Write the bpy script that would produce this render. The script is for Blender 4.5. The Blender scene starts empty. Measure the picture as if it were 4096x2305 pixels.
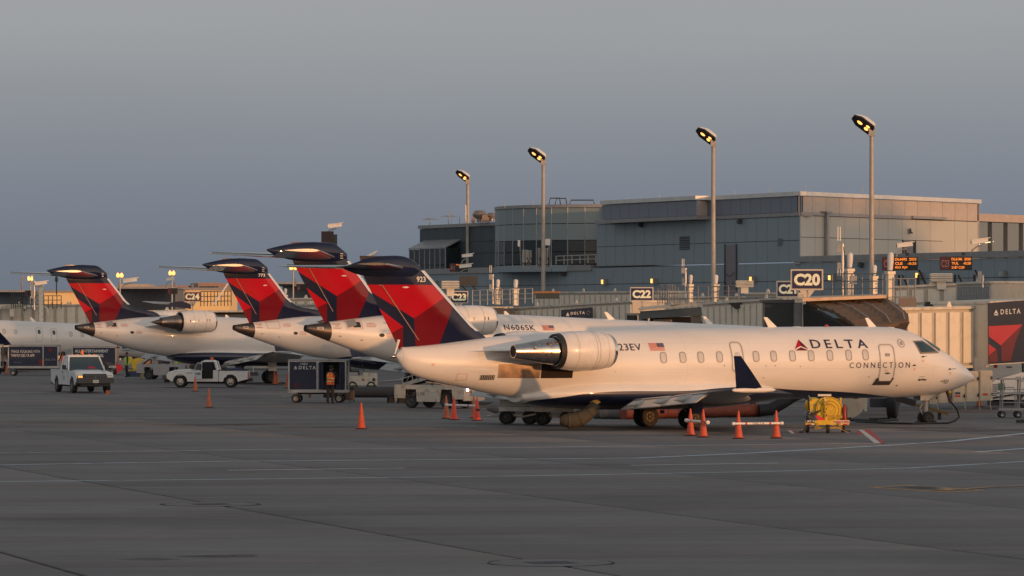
import bpy, bmesh, math, random
from mathutils import Vector, Matrix, Euler
random.seed(7)
sc = bpy.context.scene
COL = sc.collection
R = math.radians
# ------------------------------------------------------------------ camera, world, sun, exposure
EYE = 3.72           # camera height above the apron
FOC = 16000.0        # focal length in pixels of a 4096 wide picture
cam = bpy.data.cameras.new('camera'); camo = bpy.data.objects.new('camera', cam); COL.objects.link(camo)
cam.sensor_width = 36.0; cam.lens = 36.0*FOC/4096.0
cam.shift_y = (1300-1152.5)/4096.0
cam.clip_start = 1.0; cam.clip_end = 20000
camo.location = (0, 0, EYE); camo.rotation_euler = (R(90), 0, 0)
sc.camera = camo
SUN_EL = R(3.0); SUN_AZ = R(45)       # azimuth measured from -Y towards +X (behind the camera, to the right)
SV = Vector((math.sin(SUN_AZ)*math.cos(SUN_EL), -math.cos(SUN_AZ)*math.cos(SUN_EL), math.sin(SUN_EL)))
world = bpy.data.worlds.new('World'); sc.world = world; world.use_nodes = True
nt = world.node_tree; N = nt.nodes; L = nt.links
for n in list(N): N.remove(n)
wo = N.new('ShaderNodeOutputWorld'); bg = N.new('ShaderNodeBackground'); bg.inputs['Strength'].default_value = 1.0
sky = N.new('ShaderNodeTexSky'); sky.sky_type = 'NISHITA'; sky.sun_disc = False
sky.sun_elevation = SUN_EL; sky.sun_rotation = math.pi-SUN_AZ; sky.altitude = 0; sky.air_density = 1.3; sky.dust_density = 2.0; sky.ozone_density = 2.0
ssc = N.new('ShaderNodeVectorMath'); ssc.operation = 'SCALE'; ssc.inputs['Scale'].default_value = 0.12
L.new(sky.outputs[0], ssc.inputs[0])
tc = N.new('ShaderNodeTexCoord'); sep = N.new('ShaderNodeSeparateXYZ'); L.new(tc.outputs['Generated'], sep.inputs[0])
rp = N.new('ShaderNodeValToRGB'); L.new(sep.outputs['Z'], rp.inputs[0])
el = rp.color_ramp.elements
stops = [(0.0,(.155,.190,.230)),(0.018,(.182,.216,.268)),(0.037,(.230,.258,.310)),(0.056,(.290,.316,.352)),(0.074,(.358,.376,.398)),(0.13,(.42,.425,.43)),(0.3,(.37,.375,.385)),(0.6,(.30,.315,.335)),(1.0,(.25,.27,.295))]
el[0].position = stops[0][0]; el[0].color = stops[0][1]+(1,)
el[1].position = stops[-1][0]; el[1].color = stops[-1][1]+(1,)
for p, c in stops[1:-1]:
    e = el.new(p); e.color = c+(1,)
# warm twilight glow around the low sun, widest along the horizon
dt = N.new('ShaderNodeVectorMath'); dt.operation = 'DOT_PRODUCT'
hv = N.new('ShaderNodeVectorMath'); hv.operation = 'NORMALIZE'; L.new(tc.outputs['Generated'], hv.inputs[0])
L.new(hv.outputs[0], dt.inputs[0]); dt.inputs[1].default_value = (SV.x, SV.y, 0)
mr = N.new('ShaderNodeMapRange'); mr.inputs['From Min'].default_value = 0.05; mr.inputs['From Max'].default_value = 1.0; L.new(dt.outputs['Value'], mr.inputs[0])
pw = N.new('ShaderNodeMath'); pw.operation = 'POWER'; L.new(mr.outputs[0], pw.inputs[0]); pw.inputs[1].default_value = 2.0
zr = N.new('ShaderNodeMapRange'); zr.inputs['From Min'].default_value = 0.0; zr.inputs['From Max'].default_value = 0.55; zr.inputs['To Min'].default_value = 1; zr.inputs['To Max'].default_value = 0; L.new(sep.outputs['Z'], zr.inputs[0])
zp = N.new('ShaderNodeMath'); zp.operation = 'POWER'; L.new(zr.outputs[0], zp.inputs[0]); zp.inputs[1].default_value = 2.2
gm = N.new('ShaderNodeMath'); gm.operation = 'MULTIPLY'; L.new(pw.outputs[0], gm.inputs[0]); L.new(zp.outputs[0], gm.inputs[1])
bm1 = N.new('ShaderNodeMapRange'); bm1.inputs['From Min'].default_value = -0.15; bm1.inputs['From Max'].default_value = .9; L.new(dt.outputs['Value'], bm1.inputs[0])
bm2 = N.new('ShaderNodeMapRange'); bm2.inputs['From Min'].default_value = 0.0; bm2.inputs['From Max'].default_value = 0.75; bm2.inputs['To Min'].default_value = 1; bm2.inputs['To Max'].default_value = 0; L.new(sep.outputs['Z'], bm2.inputs[0])
bm3 = N.new('ShaderNodeMath'); bm3.operation = 'MULTIPLY'; L.new(bm1.outputs[0], bm3.inputs[0]); L.new(bm2.outputs[0], bm3.inputs[1])
g0 = N.new('ShaderNodeMixRGB'); g0.inputs[2].default_value = (1.70, 1.53, 1.36, 1); L.new(bm3.outputs[0], g0.inputs[0]); L.new(rp.outputs[0], g0.inputs[1])
gl = N.new('ShaderNodeMixRGB'); gl.inputs[2].default_value = (2.3, 1.25, .62, 1); L.new(gm.outputs[0], gl.inputs[0]); L.new(g0.outputs[0], gl.inputs[1])
# faint streaky veil
mp = N.new('ShaderNodeMapping'); mp.inputs['Scale'].default_value = (5, 5, 28); L.new(tc.outputs['Generated'], mp.inputs[0])
nz = N.new('ShaderNodeTexNoise'); nz.inputs['Scale'].default_value = 1.6; nz.inputs['Detail'].default_value = 4; L.new(mp.outputs[0], nz.inputs[0])
nr = N.new('ShaderNodeMapRange'); nr.inputs['From Min'].default_value = .3; nr.inputs['From Max'].default_value = .7; nr.inputs['To Min'].default_value = .982; nr.inputs['To Max'].default_value = 1.018; L.new(nz.outputs[0], nr.inputs[0])
vs = N.new('ShaderNodeVectorMath'); vs.operation = 'SCALE'; L.new(gl.outputs[0], vs.inputs[0]); L.new(nr.outputs[0], vs.inputs['Scale'])
mx = N.new('ShaderNodeMixRGB'); mx.inputs[0].default_value = 0.9; L.new(ssc.outputs[0], mx.inputs[1]); L.new(vs.outputs[0], mx.inputs[2])
L.new(mx.outputs[0], bg.inputs['Color']); L.new(bg.outputs[0], wo.inputs[0])
sun = bpy.data.lights.new('sun', 'SUN'); sun.energy = 2.25; sun.angle = R(0.6); sun.color = (1, .45, .16)
suno = bpy.data.objects.new('sun', sun); COL.objects.link(suno); suno.rotation_euler = SV.to_track_quat('Z', 'Y').to_euler()
suno.location = (0, 0, 60)
sc.view_settings.view_transform = 'Standard'; sc.view_settings.look = 'None'; sc.view_settings.exposure = 0.0; sc.view_settings.gamma = 1.0
sc.view_settings.use_curve_mapping = False
try:
    sc.cycles.max_bounces = 5; sc.cycles.use_denoising = True
except Exception: pass

def wp(px, py, Y): return Vector(((px-2048)/FOC*Y, Y, EYE-(py-1300)/FOC*Y))   # picture point at distance Y
def gp(px, py):
    Y = EYE*FOC/(py-1300); return Vector(((px-2048)/FOC*Y, Y, 0))                # picture point on the ground

# ------------------------------------------------------------------ materials
_M = {}
def mat(name, col=(.5,.5,.5), rough=.5, metal=0.0, var=.12, scale=1.5, bump=0.0, emit=None, estr=0.0, coat=0.0, dirt=0.0, streak=False, alpha=None):
    if name in _M: return _M[name]
    m = bpy.data.materials.new(name); m.use_nodes = True; t = m.node_tree; b = t.nodes['Principled BSDF']
    b.inputs['Roughness'].default_value = rough; b.inputs['Metallic'].default_value = metal
    if coat: b.inputs['Coat Weight'].default_value = coat; b.inputs['Coat Roughness'].default_value = .08
    c = tuple(col)+(1,)
    if name in ('navy_paint','bright_red_paint','dark_red_paint'): b.inputs['Specular IOR Level'].default_value = .35
    tcn = t.nodes.new('ShaderNodeTexCoord')
    n1 = t.nodes.new('ShaderNodeTexNoise'); n1.inputs['Scale'].default_value = scale; n1.inputs['Detail'].default_value = 6; n1.inputs['Roughness'].default_value = .65
    if streak:
        mpn = t.nodes.new('ShaderNodeMapping'); mpn.inputs['Scale'].default_value = (3, 3, .35); t.links.new(tcn.outputs['Object'], mpn.inputs[0]); t.links.new(mpn.outputs[0], n1.inputs[0])
    else: t.links.new(tcn.outputs['Object'], n1.inputs[0])
    r = t.nodes.new('ShaderNodeMapRange'); r.inputs['From Min'].default_value = .3; r.inputs['From Max'].default_value = .7
    r.inputs['To Min'].default_value = 1-var; r.inputs['To Max'].default_value = 1+var*.6; t.links.new(n1.outputs[0], r.inputs[0])
    v = t.nodes.new('ShaderNodeVectorMath'); v.operation = 'SCALE'; v.inputs[0].default_value = c[:3]; t.links.new(r.outputs[0], v.inputs['Scale'])
    outc = v.outputs[0]
    if dirt:
        n2 = t.nodes.new('ShaderNodeTexNoise'); n2.inputs['Scale'].default_value = scale*2.3; n2.inputs['Detail'].default_value = 8
        t.links.new(tcn.outputs['Object'], n2.inputs[0])
        r2 = t.nodes.new('ShaderNodeMapRange'); r2.inputs['From Min'].default_value = .52; r2.inputs['From Max'].default_value = .75; r2.inputs['To Max'].default_value = dirt; t.links.new(n2.outputs[0], r2.inputs[0])
        mm = t.nodes.new('ShaderNodeMixRGB'); t.links.new(r2.outputs[0], mm.inputs[0]); t.links.new(outc, mm.inputs[1]); mm.inputs[2].default_value = (.10, .075, .055, 1); outc = mm.outputs[0]
    t.links.new(outc, b.inputs['Base Color'])
    if bump:
        bn = t.nodes.new('ShaderNodeBump'); bn.inputs['Strength'].default_value = bump; bn.inputs['Distance'].default_value = .02; t.links.new(n1.outputs[0], bn.inputs['Height']); t.links.new(bn.outputs[0], b.inputs['Normal'])
    if emit:
        b.inputs['Emission Color'].default_value = tuple(emit)+(1,); b.inputs['Emission Strength'].default_value = estr
    _M[name] = m
    return m
WHITE = mat('white_vehicle_paint', (.72,.73,.72), .35, coat=.3, var=.05, scale=.6, dirt=.12)
GREYM = mat('galvanised_steel', (.34,.35,.35), .5, .3, dirt=.3, scale=3)
DARKM = mat('dark_painted_steel', (.045,.05,.055), .55)
RAIL = mat('railing_grey_steel', (.20,.205,.22), .55, .2)
BLACK = mat('black_plastic', (.018,.018,.02), .6)
RUBBER = mat('tyre_rubber', (.022,.022,.024), .8, bump=.2, scale=8)
RIM = mat('steel_wheel_rim', (.42,.40,.36), .45, .4)
CHROME = mat('polished_metal', (.62,.60,.57), .16, 1.0, var=.2, scale=2)
NAVY = mat('navy_paint', (.010,.016,.048), .085, var=.25, scale=.7)
REDB = mat('bright_red_paint', (.42,.006,.020), .085, var=.12, scale=.7)
REDD = mat('dark_red_paint', (.145,.006,.015), .085, var=.15, scale=.7)
GLASS = mat('dark_window_glass', (.012,.018,.022), .08, 0, var=.3)
CREAM = mat('cream_painted_steel', (.74,.69,.58), .5, var=.08, scale=.8, dirt=.22, streak=True)
CREAMR = mat('weathered_cream_roof', (.62,.58,.50), .6, var=.15, scale=1.2, dirt=.6)
BEIGE = mat('beige_cabinet_paint', (.56,.51,.41), .45, var=.08, dirt=.2)
ORANGE = mat('orange_cone_plastic', (.60,.085,.028), .45, var=.2, scale=5, dirt=.25)
ORANGE2 = mat('worn_orange_plastic', (.52,.13,.045), .5, var=.3, scale=5, dirt=.4)
YEL = mat('yellow_equipment_paint', (.72,.47,.02), .45, var=.15, scale=3, dirt=.45)
LITW = mat('sign_white', (.72,.68,.56), .5, var=.03)
WTXT = mat('white_lettering', (.70,.70,.68), .5, var=.02)
NTXT = mat('navy_lettering', (.02,.022,.07), .4, var=.02)
RTXT = mat('red_lettering', (.55,.05,.04), .5, var=.05)
GTXT = mat('grey_lettering', (.28,.29,.30), .5, var=.02)
SIGNB = mat('sign_dark_blue', (.025,.022,.075), .35, var=.05)
RUST = mat('rusty_steel', (.33,.15,.07), .8, var=.5, scale=4)
AMBER = mat('amber_lamp_glow', (1,.6,.2), .5, emit=(1,.44,.11), estr=2.2)
AMBERS = mat('amber_wall_lamp_glow', (1,.6,.2), .5, emit=(1,.50,.10), estr=1.9)
HLAMP = mat('lit_headlamp', (1,1,1), .4, emit=(.95,.85,1), estr=9)
HWARM = mat('warm_indicator_glow', (1,.5,.1), .4, emit=(1,.33,.05), estr=1.6)
VESTG = mat('lime_safety_fabric', (.32,.62,.04), .8, var=.15, scale=6)
VESTO = mat('orange_safety_fabric', (.95,.16,.04), .8, var=.15, scale=6)
CLOTH = mat('dark_uniform_cloth', (.018,.02,.03), .9)
SKIN = mat('brown_skin', (.16,.085,.05), .6)

# ------------------------------------------------------------------ mesh helpers
class MB:
    def __init__(s): s.v = []; s.f = []; s.mi = []; s.mats = []; s.M = Matrix(); s.sm = []
    def _m(s, m):
        if m not in s.mats: s.mats.append(m)
        return s.mats.index(m)
    def add(s, vs, fs, m, smooth=False):
        k = len(s.v); s.v += [tuple(s.M @ Vector(p)) for p in vs]
        i = s._m(m)
        for f in fs: s.f.append(tuple(k+a for a in f)); s.mi.append(i); s.sm.append(smooth)
        return s
    def box(s, c, d, m, rot=None, bev=0.0):
        x, y, z = d[0]/2, d[1]/2, d[2]/2
        if bev:
            b = min(bev, x*.9, y*.9); vs = []
            ring = [(-x+b,-y),(x-b,-y),(x,-y+b),(x,y-b),(x-b,y),(-x+b,y),(-x,y-b),(-x,-y+b)]
            vs = [(a, q, -z) for a, q in ring]+[(a, q, z-b*.7) for a, q in ring]+[(a*(1-b/x*.8), q*(1-b/y*.8), z) for a, q in ring]
            fs = [tuple(reversed(range(8)))]+[(i, (i+1) % 8, 8+(i+1) % 8, 8+i) for i in range(8)]+[(8+i, 8+(i+1) % 8, 16+(i+1) % 8, 16+i) for i in range(8)]+[tuple(range(16, 24))]
        else:
            vs = [(-x,-y,-z),(x,-y,-z),(x,y,-z),(-x,y,-z),(-x,-y,z),(x,-y,z),(x,y,z),(-x,y,z)]
            fs = [(3,2,1,0),(4,5,6,7),(0,1,5,4),(1,2,6,5),(2,3,7,6),(3,0,4,7)]
        q = Matrix.Translation(c) @ (Euler(rot).to_matrix().to_4x4() if rot else Matrix())
        return s.add([q @ Vector(p) for p in vs], fs, m)
    def tube(s, p0, p1, r0, m, r1=None, n=10, caps=True):
        p0 = Vector(p0); p1 = Vector(p1); r1 = r0 if r1 is None else r1
        d = (p1-p0); q = d.to_track_quat('Z', 'Y').to_matrix()
        vs = []
        for p, r in ((p0, r0), (p1, r1)):
            for i in range(n):
                a = 2*math.pi*i/n; vs.append(p+q @ Vector((r*math.cos(a), r*math.sin(a), 0)))
        fs = [(i, (i+1) % n, n+(i+1) % n, n+i) for i in range(n)]
        if caps: fs += [tuple(reversed(range(n))), tuple(range(n, 2*n))]
        return s.add(vs, fs, m, True)
    def path(s, pts, r, m, n=8):
        pts = [Vector(p) for p in pts]; rs = r if isinstance(r, (list, tuple)) else [r]*len(pts); vs = []
        for i, p in enumerate(pts):
            d = (pts[min(i+1, len(pts)-1)]-pts[max(i-1, 0)]).normalized()
            up = Vector((0,0,1)) if abs(d.z) < .95 else Vector((1,0,0))
            a = d.cross(up).normalized(); b = a.cross(d)
            for k in range(n):
                t = 2*math.pi*k/n; vs.append(p+(a*math.cos(t)+b*math.sin(t))*rs[i])
        fs = []
        for i in range(len(pts)-1):
            for k in range(n): fs.append((i*n+k, (i+1)*n+k, (i+1)*n+(k+1) % n, i*n+(k+1) % n))
        fs += [tuple(range(n)), tuple(reversed(range((len(pts)-1)*n, len(pts)*n)))]
        return s.add(vs, fs, m, True)
    def lathe(s, prof, o, ax, m, n=24):
        # prof [(t, r)], along axis ax from o
        q = Vector(ax).to_track_quat('Z', 'Y').to_matrix(); o = Vector(o); vs = []
        for t, r in prof:
            for i in range(n):
                a = 2*math.pi*i/n; vs.append(o+q @ Vector((r*math.cos(a), r*math.sin(a), t)))
        fs = []
        for j in range(len(prof)-1):
            for i in range(n): fs.append((j*n+i, j*n+(i+1) % n, (j+1)*n+(i+1) % n, (j+1)*n+i))
        return s.add(vs, fs, m, True)
    def prism(s, poly, a, b, m, plane='XZ'):
        # extrude 2D polygon between a and b along the missing axis
        def P(u, v, w): return {'XZ': (u, w, v), 'YZ': (w, u, v), 'XY': (u, v, w)}[plane]
        n = len(poly); vs = [P(u, v, a) for u, v in poly]+[P(u, v, b) for u, v in poly]
        fs = [tuple(range(n)), tuple(reversed(range(n, 2*n)))]+[(i, n+i, n+(i+1) % n, (i+1) % n) for i in range(n)]
        return s.add(vs, fs, m)
    def loft(s, rings, m, close=True, capa=True, capb=True, smooth=True):
        n = len(rings[0]); vs = [p for r in rings for p in r]; fs = []
        for j in range(len(rings)-1):
            for i in range(n if close else n-1): fs.append((j*n+i, j*n+(i+1) % n, (j+1)*n+(i+1) % n, (j+1)*n+i))
        if capa: fs.append(tuple(reversed(range(n))))
        if capb: fs.append(tuple(range((len(rings)-1)*n, len(rings)*n)))
        return s.add(vs, fs, m, smooth)
    def build(s, name, parent=None, label=None, stuff=False, loc=None, fix=True):
        me = bpy.data.meshes.new(name); me.from_pydata(s.v, [], s.f)
        for m in s.mats: me.materials.append(m)
        me.polygons.foreach_set('material_index', s.mi); me.polygons.foreach_set('use_smooth', s.sm)
        if fix:
            bm = bmesh.new(); bm.from_mesh(me); bmesh.ops.recalc_face_normals(bm, faces=bm.faces); bm.to_mesh(me); bm.free()
        me.set_sharp_from_angle(angle=R(38))
        o = bpy.data.objects.new(name, me); COL.objects.link(o)
        if parent is not None: o.parent = parent
        if loc is not None: o.location = loc
        if label: o['label'] = label
        if stuff: o['kind'] = 'stuff'
        return o
def thing(name, label, cat, loc=(0,0,0), rz=0.0, group=None):
    o = bpy.data.objects.new(name, None); COL.objects.link(o); o.location = loc; o.rotation_euler = (0, 0, rz); o.empty_display_size = .3
    o['label'] = label; o['category'] = cat
    if group: o['group'] = group
    return o
def tag(o, label, cat, group=None):
    o['label'] = label; o['category'] = cat
    if group: o['group'] = group
    return o
def copy_tree(o, parent=None):
    c = o.copy(); COL.objects.link(c)
    if parent is not None: c.parent = parent
    for ch in list(o.children): copy_tree(ch, c)
    return c
def box(name, c, d, m, parent=None, rot=None, bev=0, label=None): return MB().box(c, d, m, rot, bev).build(name, parent, label)
def inst(name, src, parent, loc, rot=None, scale=None):
    o = bpy.data.objects.new(name, src.data); COL.objects.link(o); o.parent = parent; o.location = loc
    if rot: o.rotation_euler = rot
    if scale: o.scale = scale
    return o
_T = {}
def text2d(s, size=1.0, bold=0.0, space=1.0, shear=0.0, line=1.0):
    key = (s, bold, space, shear, line)
    if key not in _T:
        c = bpy.data.curves.new('txt', 'FONT'); c.body = s; c.offset = bold; c.space_character = space; c.shear = shear; c.space_line = line; c.resolution_u = 3
        o = bpy.data.objects.new('txt', c); COL.objects.link(o)
        me = bpy.data.meshes.new_from_object(o.evaluated_get(bpy.context.evaluated_depsgraph_get()))
        _T[key] = ([(v.co.x, v.co.y) for v in me.vertices], [tuple(p.vertices) for p in me.polygons])
        bpy.data.objects.remove(o); bpy.data.curves.remove(c); bpy.data.meshes.remove(me)
    vs, fs = _T[key]
    x0 = min(v[0] for v in vs); x1 = max(v[0] for v in vs); y0 = min(v[1] for v in vs); y1 = max(v[1] for v in vs)
    return vs, fs, (x0, x1, y0, y1)
def lettering(s, o, ux, uy, w, h, m, parent=None, name='lettering', bold=0.0, space=1.0, shear=0.0, line=1.0, label=None, off=.006):
    """flat print: lower-left corner o, right vector ux, up vector uy, fitted into w x h"""
    vs, fs, (x0, x1, y0, y1) = text2d(s, 1, bold, space, shear, line)
    o = Vector(o); ux = Vector(ux).normalized(); uy = Vector(uy).normalized(); n = ux.cross(uy)
    mb = MB(); mb.add([o+ux*((x-x0)/(x1-x0)*w)+uy*((y-y0)/(y1-y0)*h)+n*off for x, y in vs], fs, m)
    return mb.build(name, parent, label, fix=False)
def rrect(x0, z0, x1, z1, r, n=4):
    P = []
    for cx, cz, a0 in ((x1-r, z1-r, 0), (x0+r, z1-r, 90), (x0+r, z0+r, 180), (x1-r, z0+r, 270)):
        for i in range(n+1):
            a = R(a0+90*i/n); P.append((cx+r*math.cos(a), cz+r*math.sin(a)))
    return P
LOGO = [([(.5,1),(0,.12),(.5,.42)], 0), ([(.5,1),(.5,.42),(1,.12)], 1), ([(.02,0),(.5,.29),(.98,0)], 1)]
# ------------------------------------------------------------------ aircraft
def fuse_mat(name, line, streakx=None):
    """white above, navy below the curve line [(x, z)], in the aircraft's own coordinates"""
    m = bpy.data.materials.new(name); m.use_nodes = True; t = m.node_tree; b = t.nodes['Principled BSDF']
    b.inputs['Roughness'].default_value = .36; b.inputs['Coat Weight'].default_value = .45; b.inputs['Coat Roughness'].default_value = .05
    tcn = t.nodes.new('ShaderNodeTexCoord'); sp = t.nodes.new('ShaderNodeSeparateXYZ'); t.links.new(tcn.outputs['Object'], sp.inputs[0])
    x0, x1 = -20.0, 20.0
    mrr = t.nodes.new('ShaderNodeMapRange'); mrr.inputs['From Min'].default_value = x0; mrr.inputs['From Max'].default_value = x1; t.links.new(sp.outputs['X'], mrr.inputs[0])
    fc = t.nodes.new('ShaderNodeFloatCurve'); cu = fc.mapping.curves[0]
    pts = sorted(((x-x0)/(x1-x0), z/4.0) for x, z in line)
    cu.points[0].location = (0, pts[0][1]); cu.points[-1].location = (1, pts[-1][1])
    for p in pts: cu.points.new(*p)
    fc.mapping.update(); t.links.new(mrr.outputs[0], fc.inputs['Value'])
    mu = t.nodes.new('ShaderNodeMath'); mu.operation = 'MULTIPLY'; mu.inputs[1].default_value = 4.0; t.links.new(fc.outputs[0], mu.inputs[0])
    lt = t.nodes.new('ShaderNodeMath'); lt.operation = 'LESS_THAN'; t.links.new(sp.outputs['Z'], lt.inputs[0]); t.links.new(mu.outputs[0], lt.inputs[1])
    n1 = t.nodes.new('ShaderNodeTexNoise'); n1.inputs['Scale'].default_value = .7; n1.inputs['Detail'].default_value = 5
    mpn = t.nodes.new('ShaderNodeMapping'); mpn.inputs['Scale'].default_value = (.5, 1, 2.2); t.links.new(tcn.outputs['Object'], mpn.inputs[0]); t.links.new(mpn.outputs[0], n1.inputs[0])
    r = t.nodes.new('ShaderNodeMapRange'); r.inputs['From Min'].default_value = .35; r.inputs['From Max'].default_value = .75; r.inputs['To Min'].default_value = 1.0; r.inputs['To Max'].default_value = .86; t.links.new(n1.outputs[0], r.inputs[0])
    # frame joints: thin rings every couple of metres
    wv = t.nodes.new('ShaderNodeMath'); wv.operation = 'PINGPONG'; wv.inputs[1].default_value = 1.37; t.links.new(sp.outputs['X'], wv.inputs[0])
    g = t.nodes.new('ShaderNodeMath'); g.operation = 'LESS_THAN'; g.inputs[1].default_value = .009; t.links.new(wv.outputs[0], g.inputs[0])
    g2 = t.nodes.new('ShaderNodeMapRange'); g2.inputs['To Min'].default_value = 1.0; g2.inputs['To Max'].default_value = .90; t.links.new(g.outputs[0], g2.inputs[0])
    pr = t.nodes.new('ShaderNodeMath'); pr.operation = 'MULTIPLY'; t.links.new(r.outputs[0], pr.inputs[0]); t.links.new(g2.outputs[0], pr.inputs[1])
    for zz in (2.12, 3.05):   # lengthwise lap joints
        l1 = t.nodes.new('ShaderNodeMath'); l1.operation = 'SUBTRACT'; l1.inputs[1].default_value = zz; t.links.new(sp.outputs['Z'], l1.inputs[0])
        l2 = t.nodes.new('ShaderNodeMath'); l2.operation = 'ABSOLUTE'; t.links.new(l1.outputs[0], l2.inputs[0])
        l3 = t.nodes.new('ShaderNodeMath'); l3.operation = 'LESS_THAN'; l3.inputs[1].default_value = .007; t.links.new(l2.outputs[0], l3.inputs[0])
        l4 = t.nodes.new('ShaderNodeMapRange'); l4.inputs['To Min'].default_value = 1.0; l4.inputs['To Max'].default_value = .90; t.links.new(l3.outputs[0], l4.inputs[0])
        l5 = t.nodes.new('ShaderNodeMath'); l5.operation = 'MULTIPLY'; t.links.new(pr.outputs[0], l5.inputs[0]); t.links.new(l4.outputs[0], l5.inputs[1]); pr = l5
    v = t.nodes.new('ShaderNodeVectorMath'); v.operation = 'SCALE'; v.inputs[0].default_value = (.77,.755,.73); t.links.new(pr.outputs[0], v.inputs['Scale'])
    outc = v.outputs[0]
    if streakx:   # soot blown back from the exhaust outlets: a smoky smear on the tail flank
        (sx0, sx1, sz, sh, amt) = streakx
        a = t.nodes.new('ShaderNodeMapRange'); a.inputs['From Min'].default_value = sx0; a.inputs['From Max'].default_value = sx1; t.links.new(sp.outputs['X'], a.inputs[0])
        a2 = t.nodes.new('ShaderNodeMapRange'); a2.inputs['From Min'].default_value = sx1+.25; a2.inputs['From Max'].default_value = sx1; t.links.new(sp.outputs['X'], a2.inputs[0])
        d1 = t.nodes.new('ShaderNodeMath'); d1.operation = 'SUBTRACT'; d1.inputs[1].default_value = sz; t.links.new(sp.outputs['Z'], d1.inputs[0])
        d2 = t.nodes.new('ShaderNodeMath'); d2.operation = 'ABSOLUTE'; t.links.new(d1.outputs[0], d2.inputs[0])
        d3 = t.nodes.new('ShaderNodeMapRange'); d3.inputs['From Min'].default_value = sh; d3.inputs['From Max'].default_value = sh*.2; t.links.new(d2.outputs[0], d3.inputs[0])
        q = t.nodes.new('ShaderNodeMath'); q.operation = 'MULTIPLY'; t.links.new(a.outputs[0], q.inputs[0]); t.links.new(d3.outputs[0], q.inputs[1])
        q2 = t.nodes.new('ShaderNodeMath'); q2.operation = 'MULTIPLY'; t.links.new(q.outputs[0], q2.inputs[0]); t.links.new(a2.outputs[0], q2.inputs[1])
        q4 = t.nodes.new('ShaderNodeTexNoise'); q4.inputs['Scale'].default_value = 3.0; q4.inputs['Detail'].default_value = 6
        mp2 = t.nodes.new('ShaderNodeMapping'); mp2.inputs['Scale'].default_value = (.4, 1, 3); t.links.new(tcn.outputs['Object'], mp2.inputs[0]); t.links.new(mp2.outputs[0], q4.inputs[0])
        q5 = t.nodes.new('ShaderNodeMapRange'); q5.inputs['From Min'].default_value = .3; q5.inputs['From Max'].default_value = .65; t.links.new(q4.outputs[0], q5.inputs[0])
        q6 = t.nodes.new('ShaderNodeMath'); q6.operation = 'MULTIPLY'; t.links.new(q2.outputs[0], q6.inputs[0]); t.links.new(q5.outputs[0], q6.inputs[1])
        q3 = t.nodes.new('ShaderNodeMath'); q3.operation = 'MULTIPLY'; q3.inputs[1].default_value = amt; t.links.new(q6.outputs[0], q3.inputs[0])
        ms = t.nodes.new('ShaderNodeMixRGB'); t.links.new(q3.outputs[0], ms.inputs[0]); t.links.new(outc, ms.inputs[1]); ms.inputs[2].default_value = (.10, .055, .03, 1); outc = ms.outputs[0]
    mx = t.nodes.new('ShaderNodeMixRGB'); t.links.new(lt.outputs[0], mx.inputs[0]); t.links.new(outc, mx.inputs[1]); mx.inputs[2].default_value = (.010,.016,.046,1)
    t.links.new(mx.outputs[0], b.inputs['Base Color'])
    return m
def interp(tab, x):
    """Catmull-Rom through sorted rows (x, a, b, ...)"""
    if x <= tab[0][0]: return tab[0][1:]
    if x >= tab[-1][0]: return tab[-1][1:]
    i = max(k for k in range(len(tab)-1) if tab[k][0] <= x)
    p0 = tab[max(i-1, 0)]; p1 = tab[i]; p2 = tab[i+1]; p3 = tab[min(i+2, len(tab)-1)]
    h = p2[0]-p1[0]; t = (x-p1[0])/h; out = []
    for k in range(1, len(p1)):
        m1 = (p2[k]-p0[k])/max(p2[0]-p0[0], 1e-6)*h; m2 = (p3[k]-p1[k])/max(p3[0]-p1[0], 1e-6)*h
        out.append((2*t**3-3*t**2+1)*p1[k]+(t**3-2*t**2+t)*m1+(-2*t**3+3*t**2)*p2[k]+(t**3-t**2)*m2)
    return tuple(out)
class Body:
    def __init__(s, tab): s.tab = sorted(tab)
    def at(s, x): return interp(s.tab, x)
    def ring(s, x, n=40):
        zt, zb, w = s.at(x); zc = (zt+zb)/2; b = max((zt-zb)/2, .002); w = max(w, .002)
        return [(x, w*math.cos(2*math.pi*i/n), zc+b*math.sin(2*math.pi*i/n)) for i in range(n)]
    def mesh(s, xs, m, mb=None):
        mb = mb or MB(); mb.loft([s.ring(x) for x in xs], m); return mb
    def pt(s, x, z, off=.01, side=-1):
        zt, zb, w = s.at(x); zc = (zt+zb)/2; b = (zt-zb)/2
        k = max(-.995, min(.995, (z-zc)/b)); y = side*w*math.sqrt(1-k*k)
        n = Vector((0, y/(w*w), (z-zc)/(b*b))).normalized()
        return Vector((x, y, z))+n*off
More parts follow.
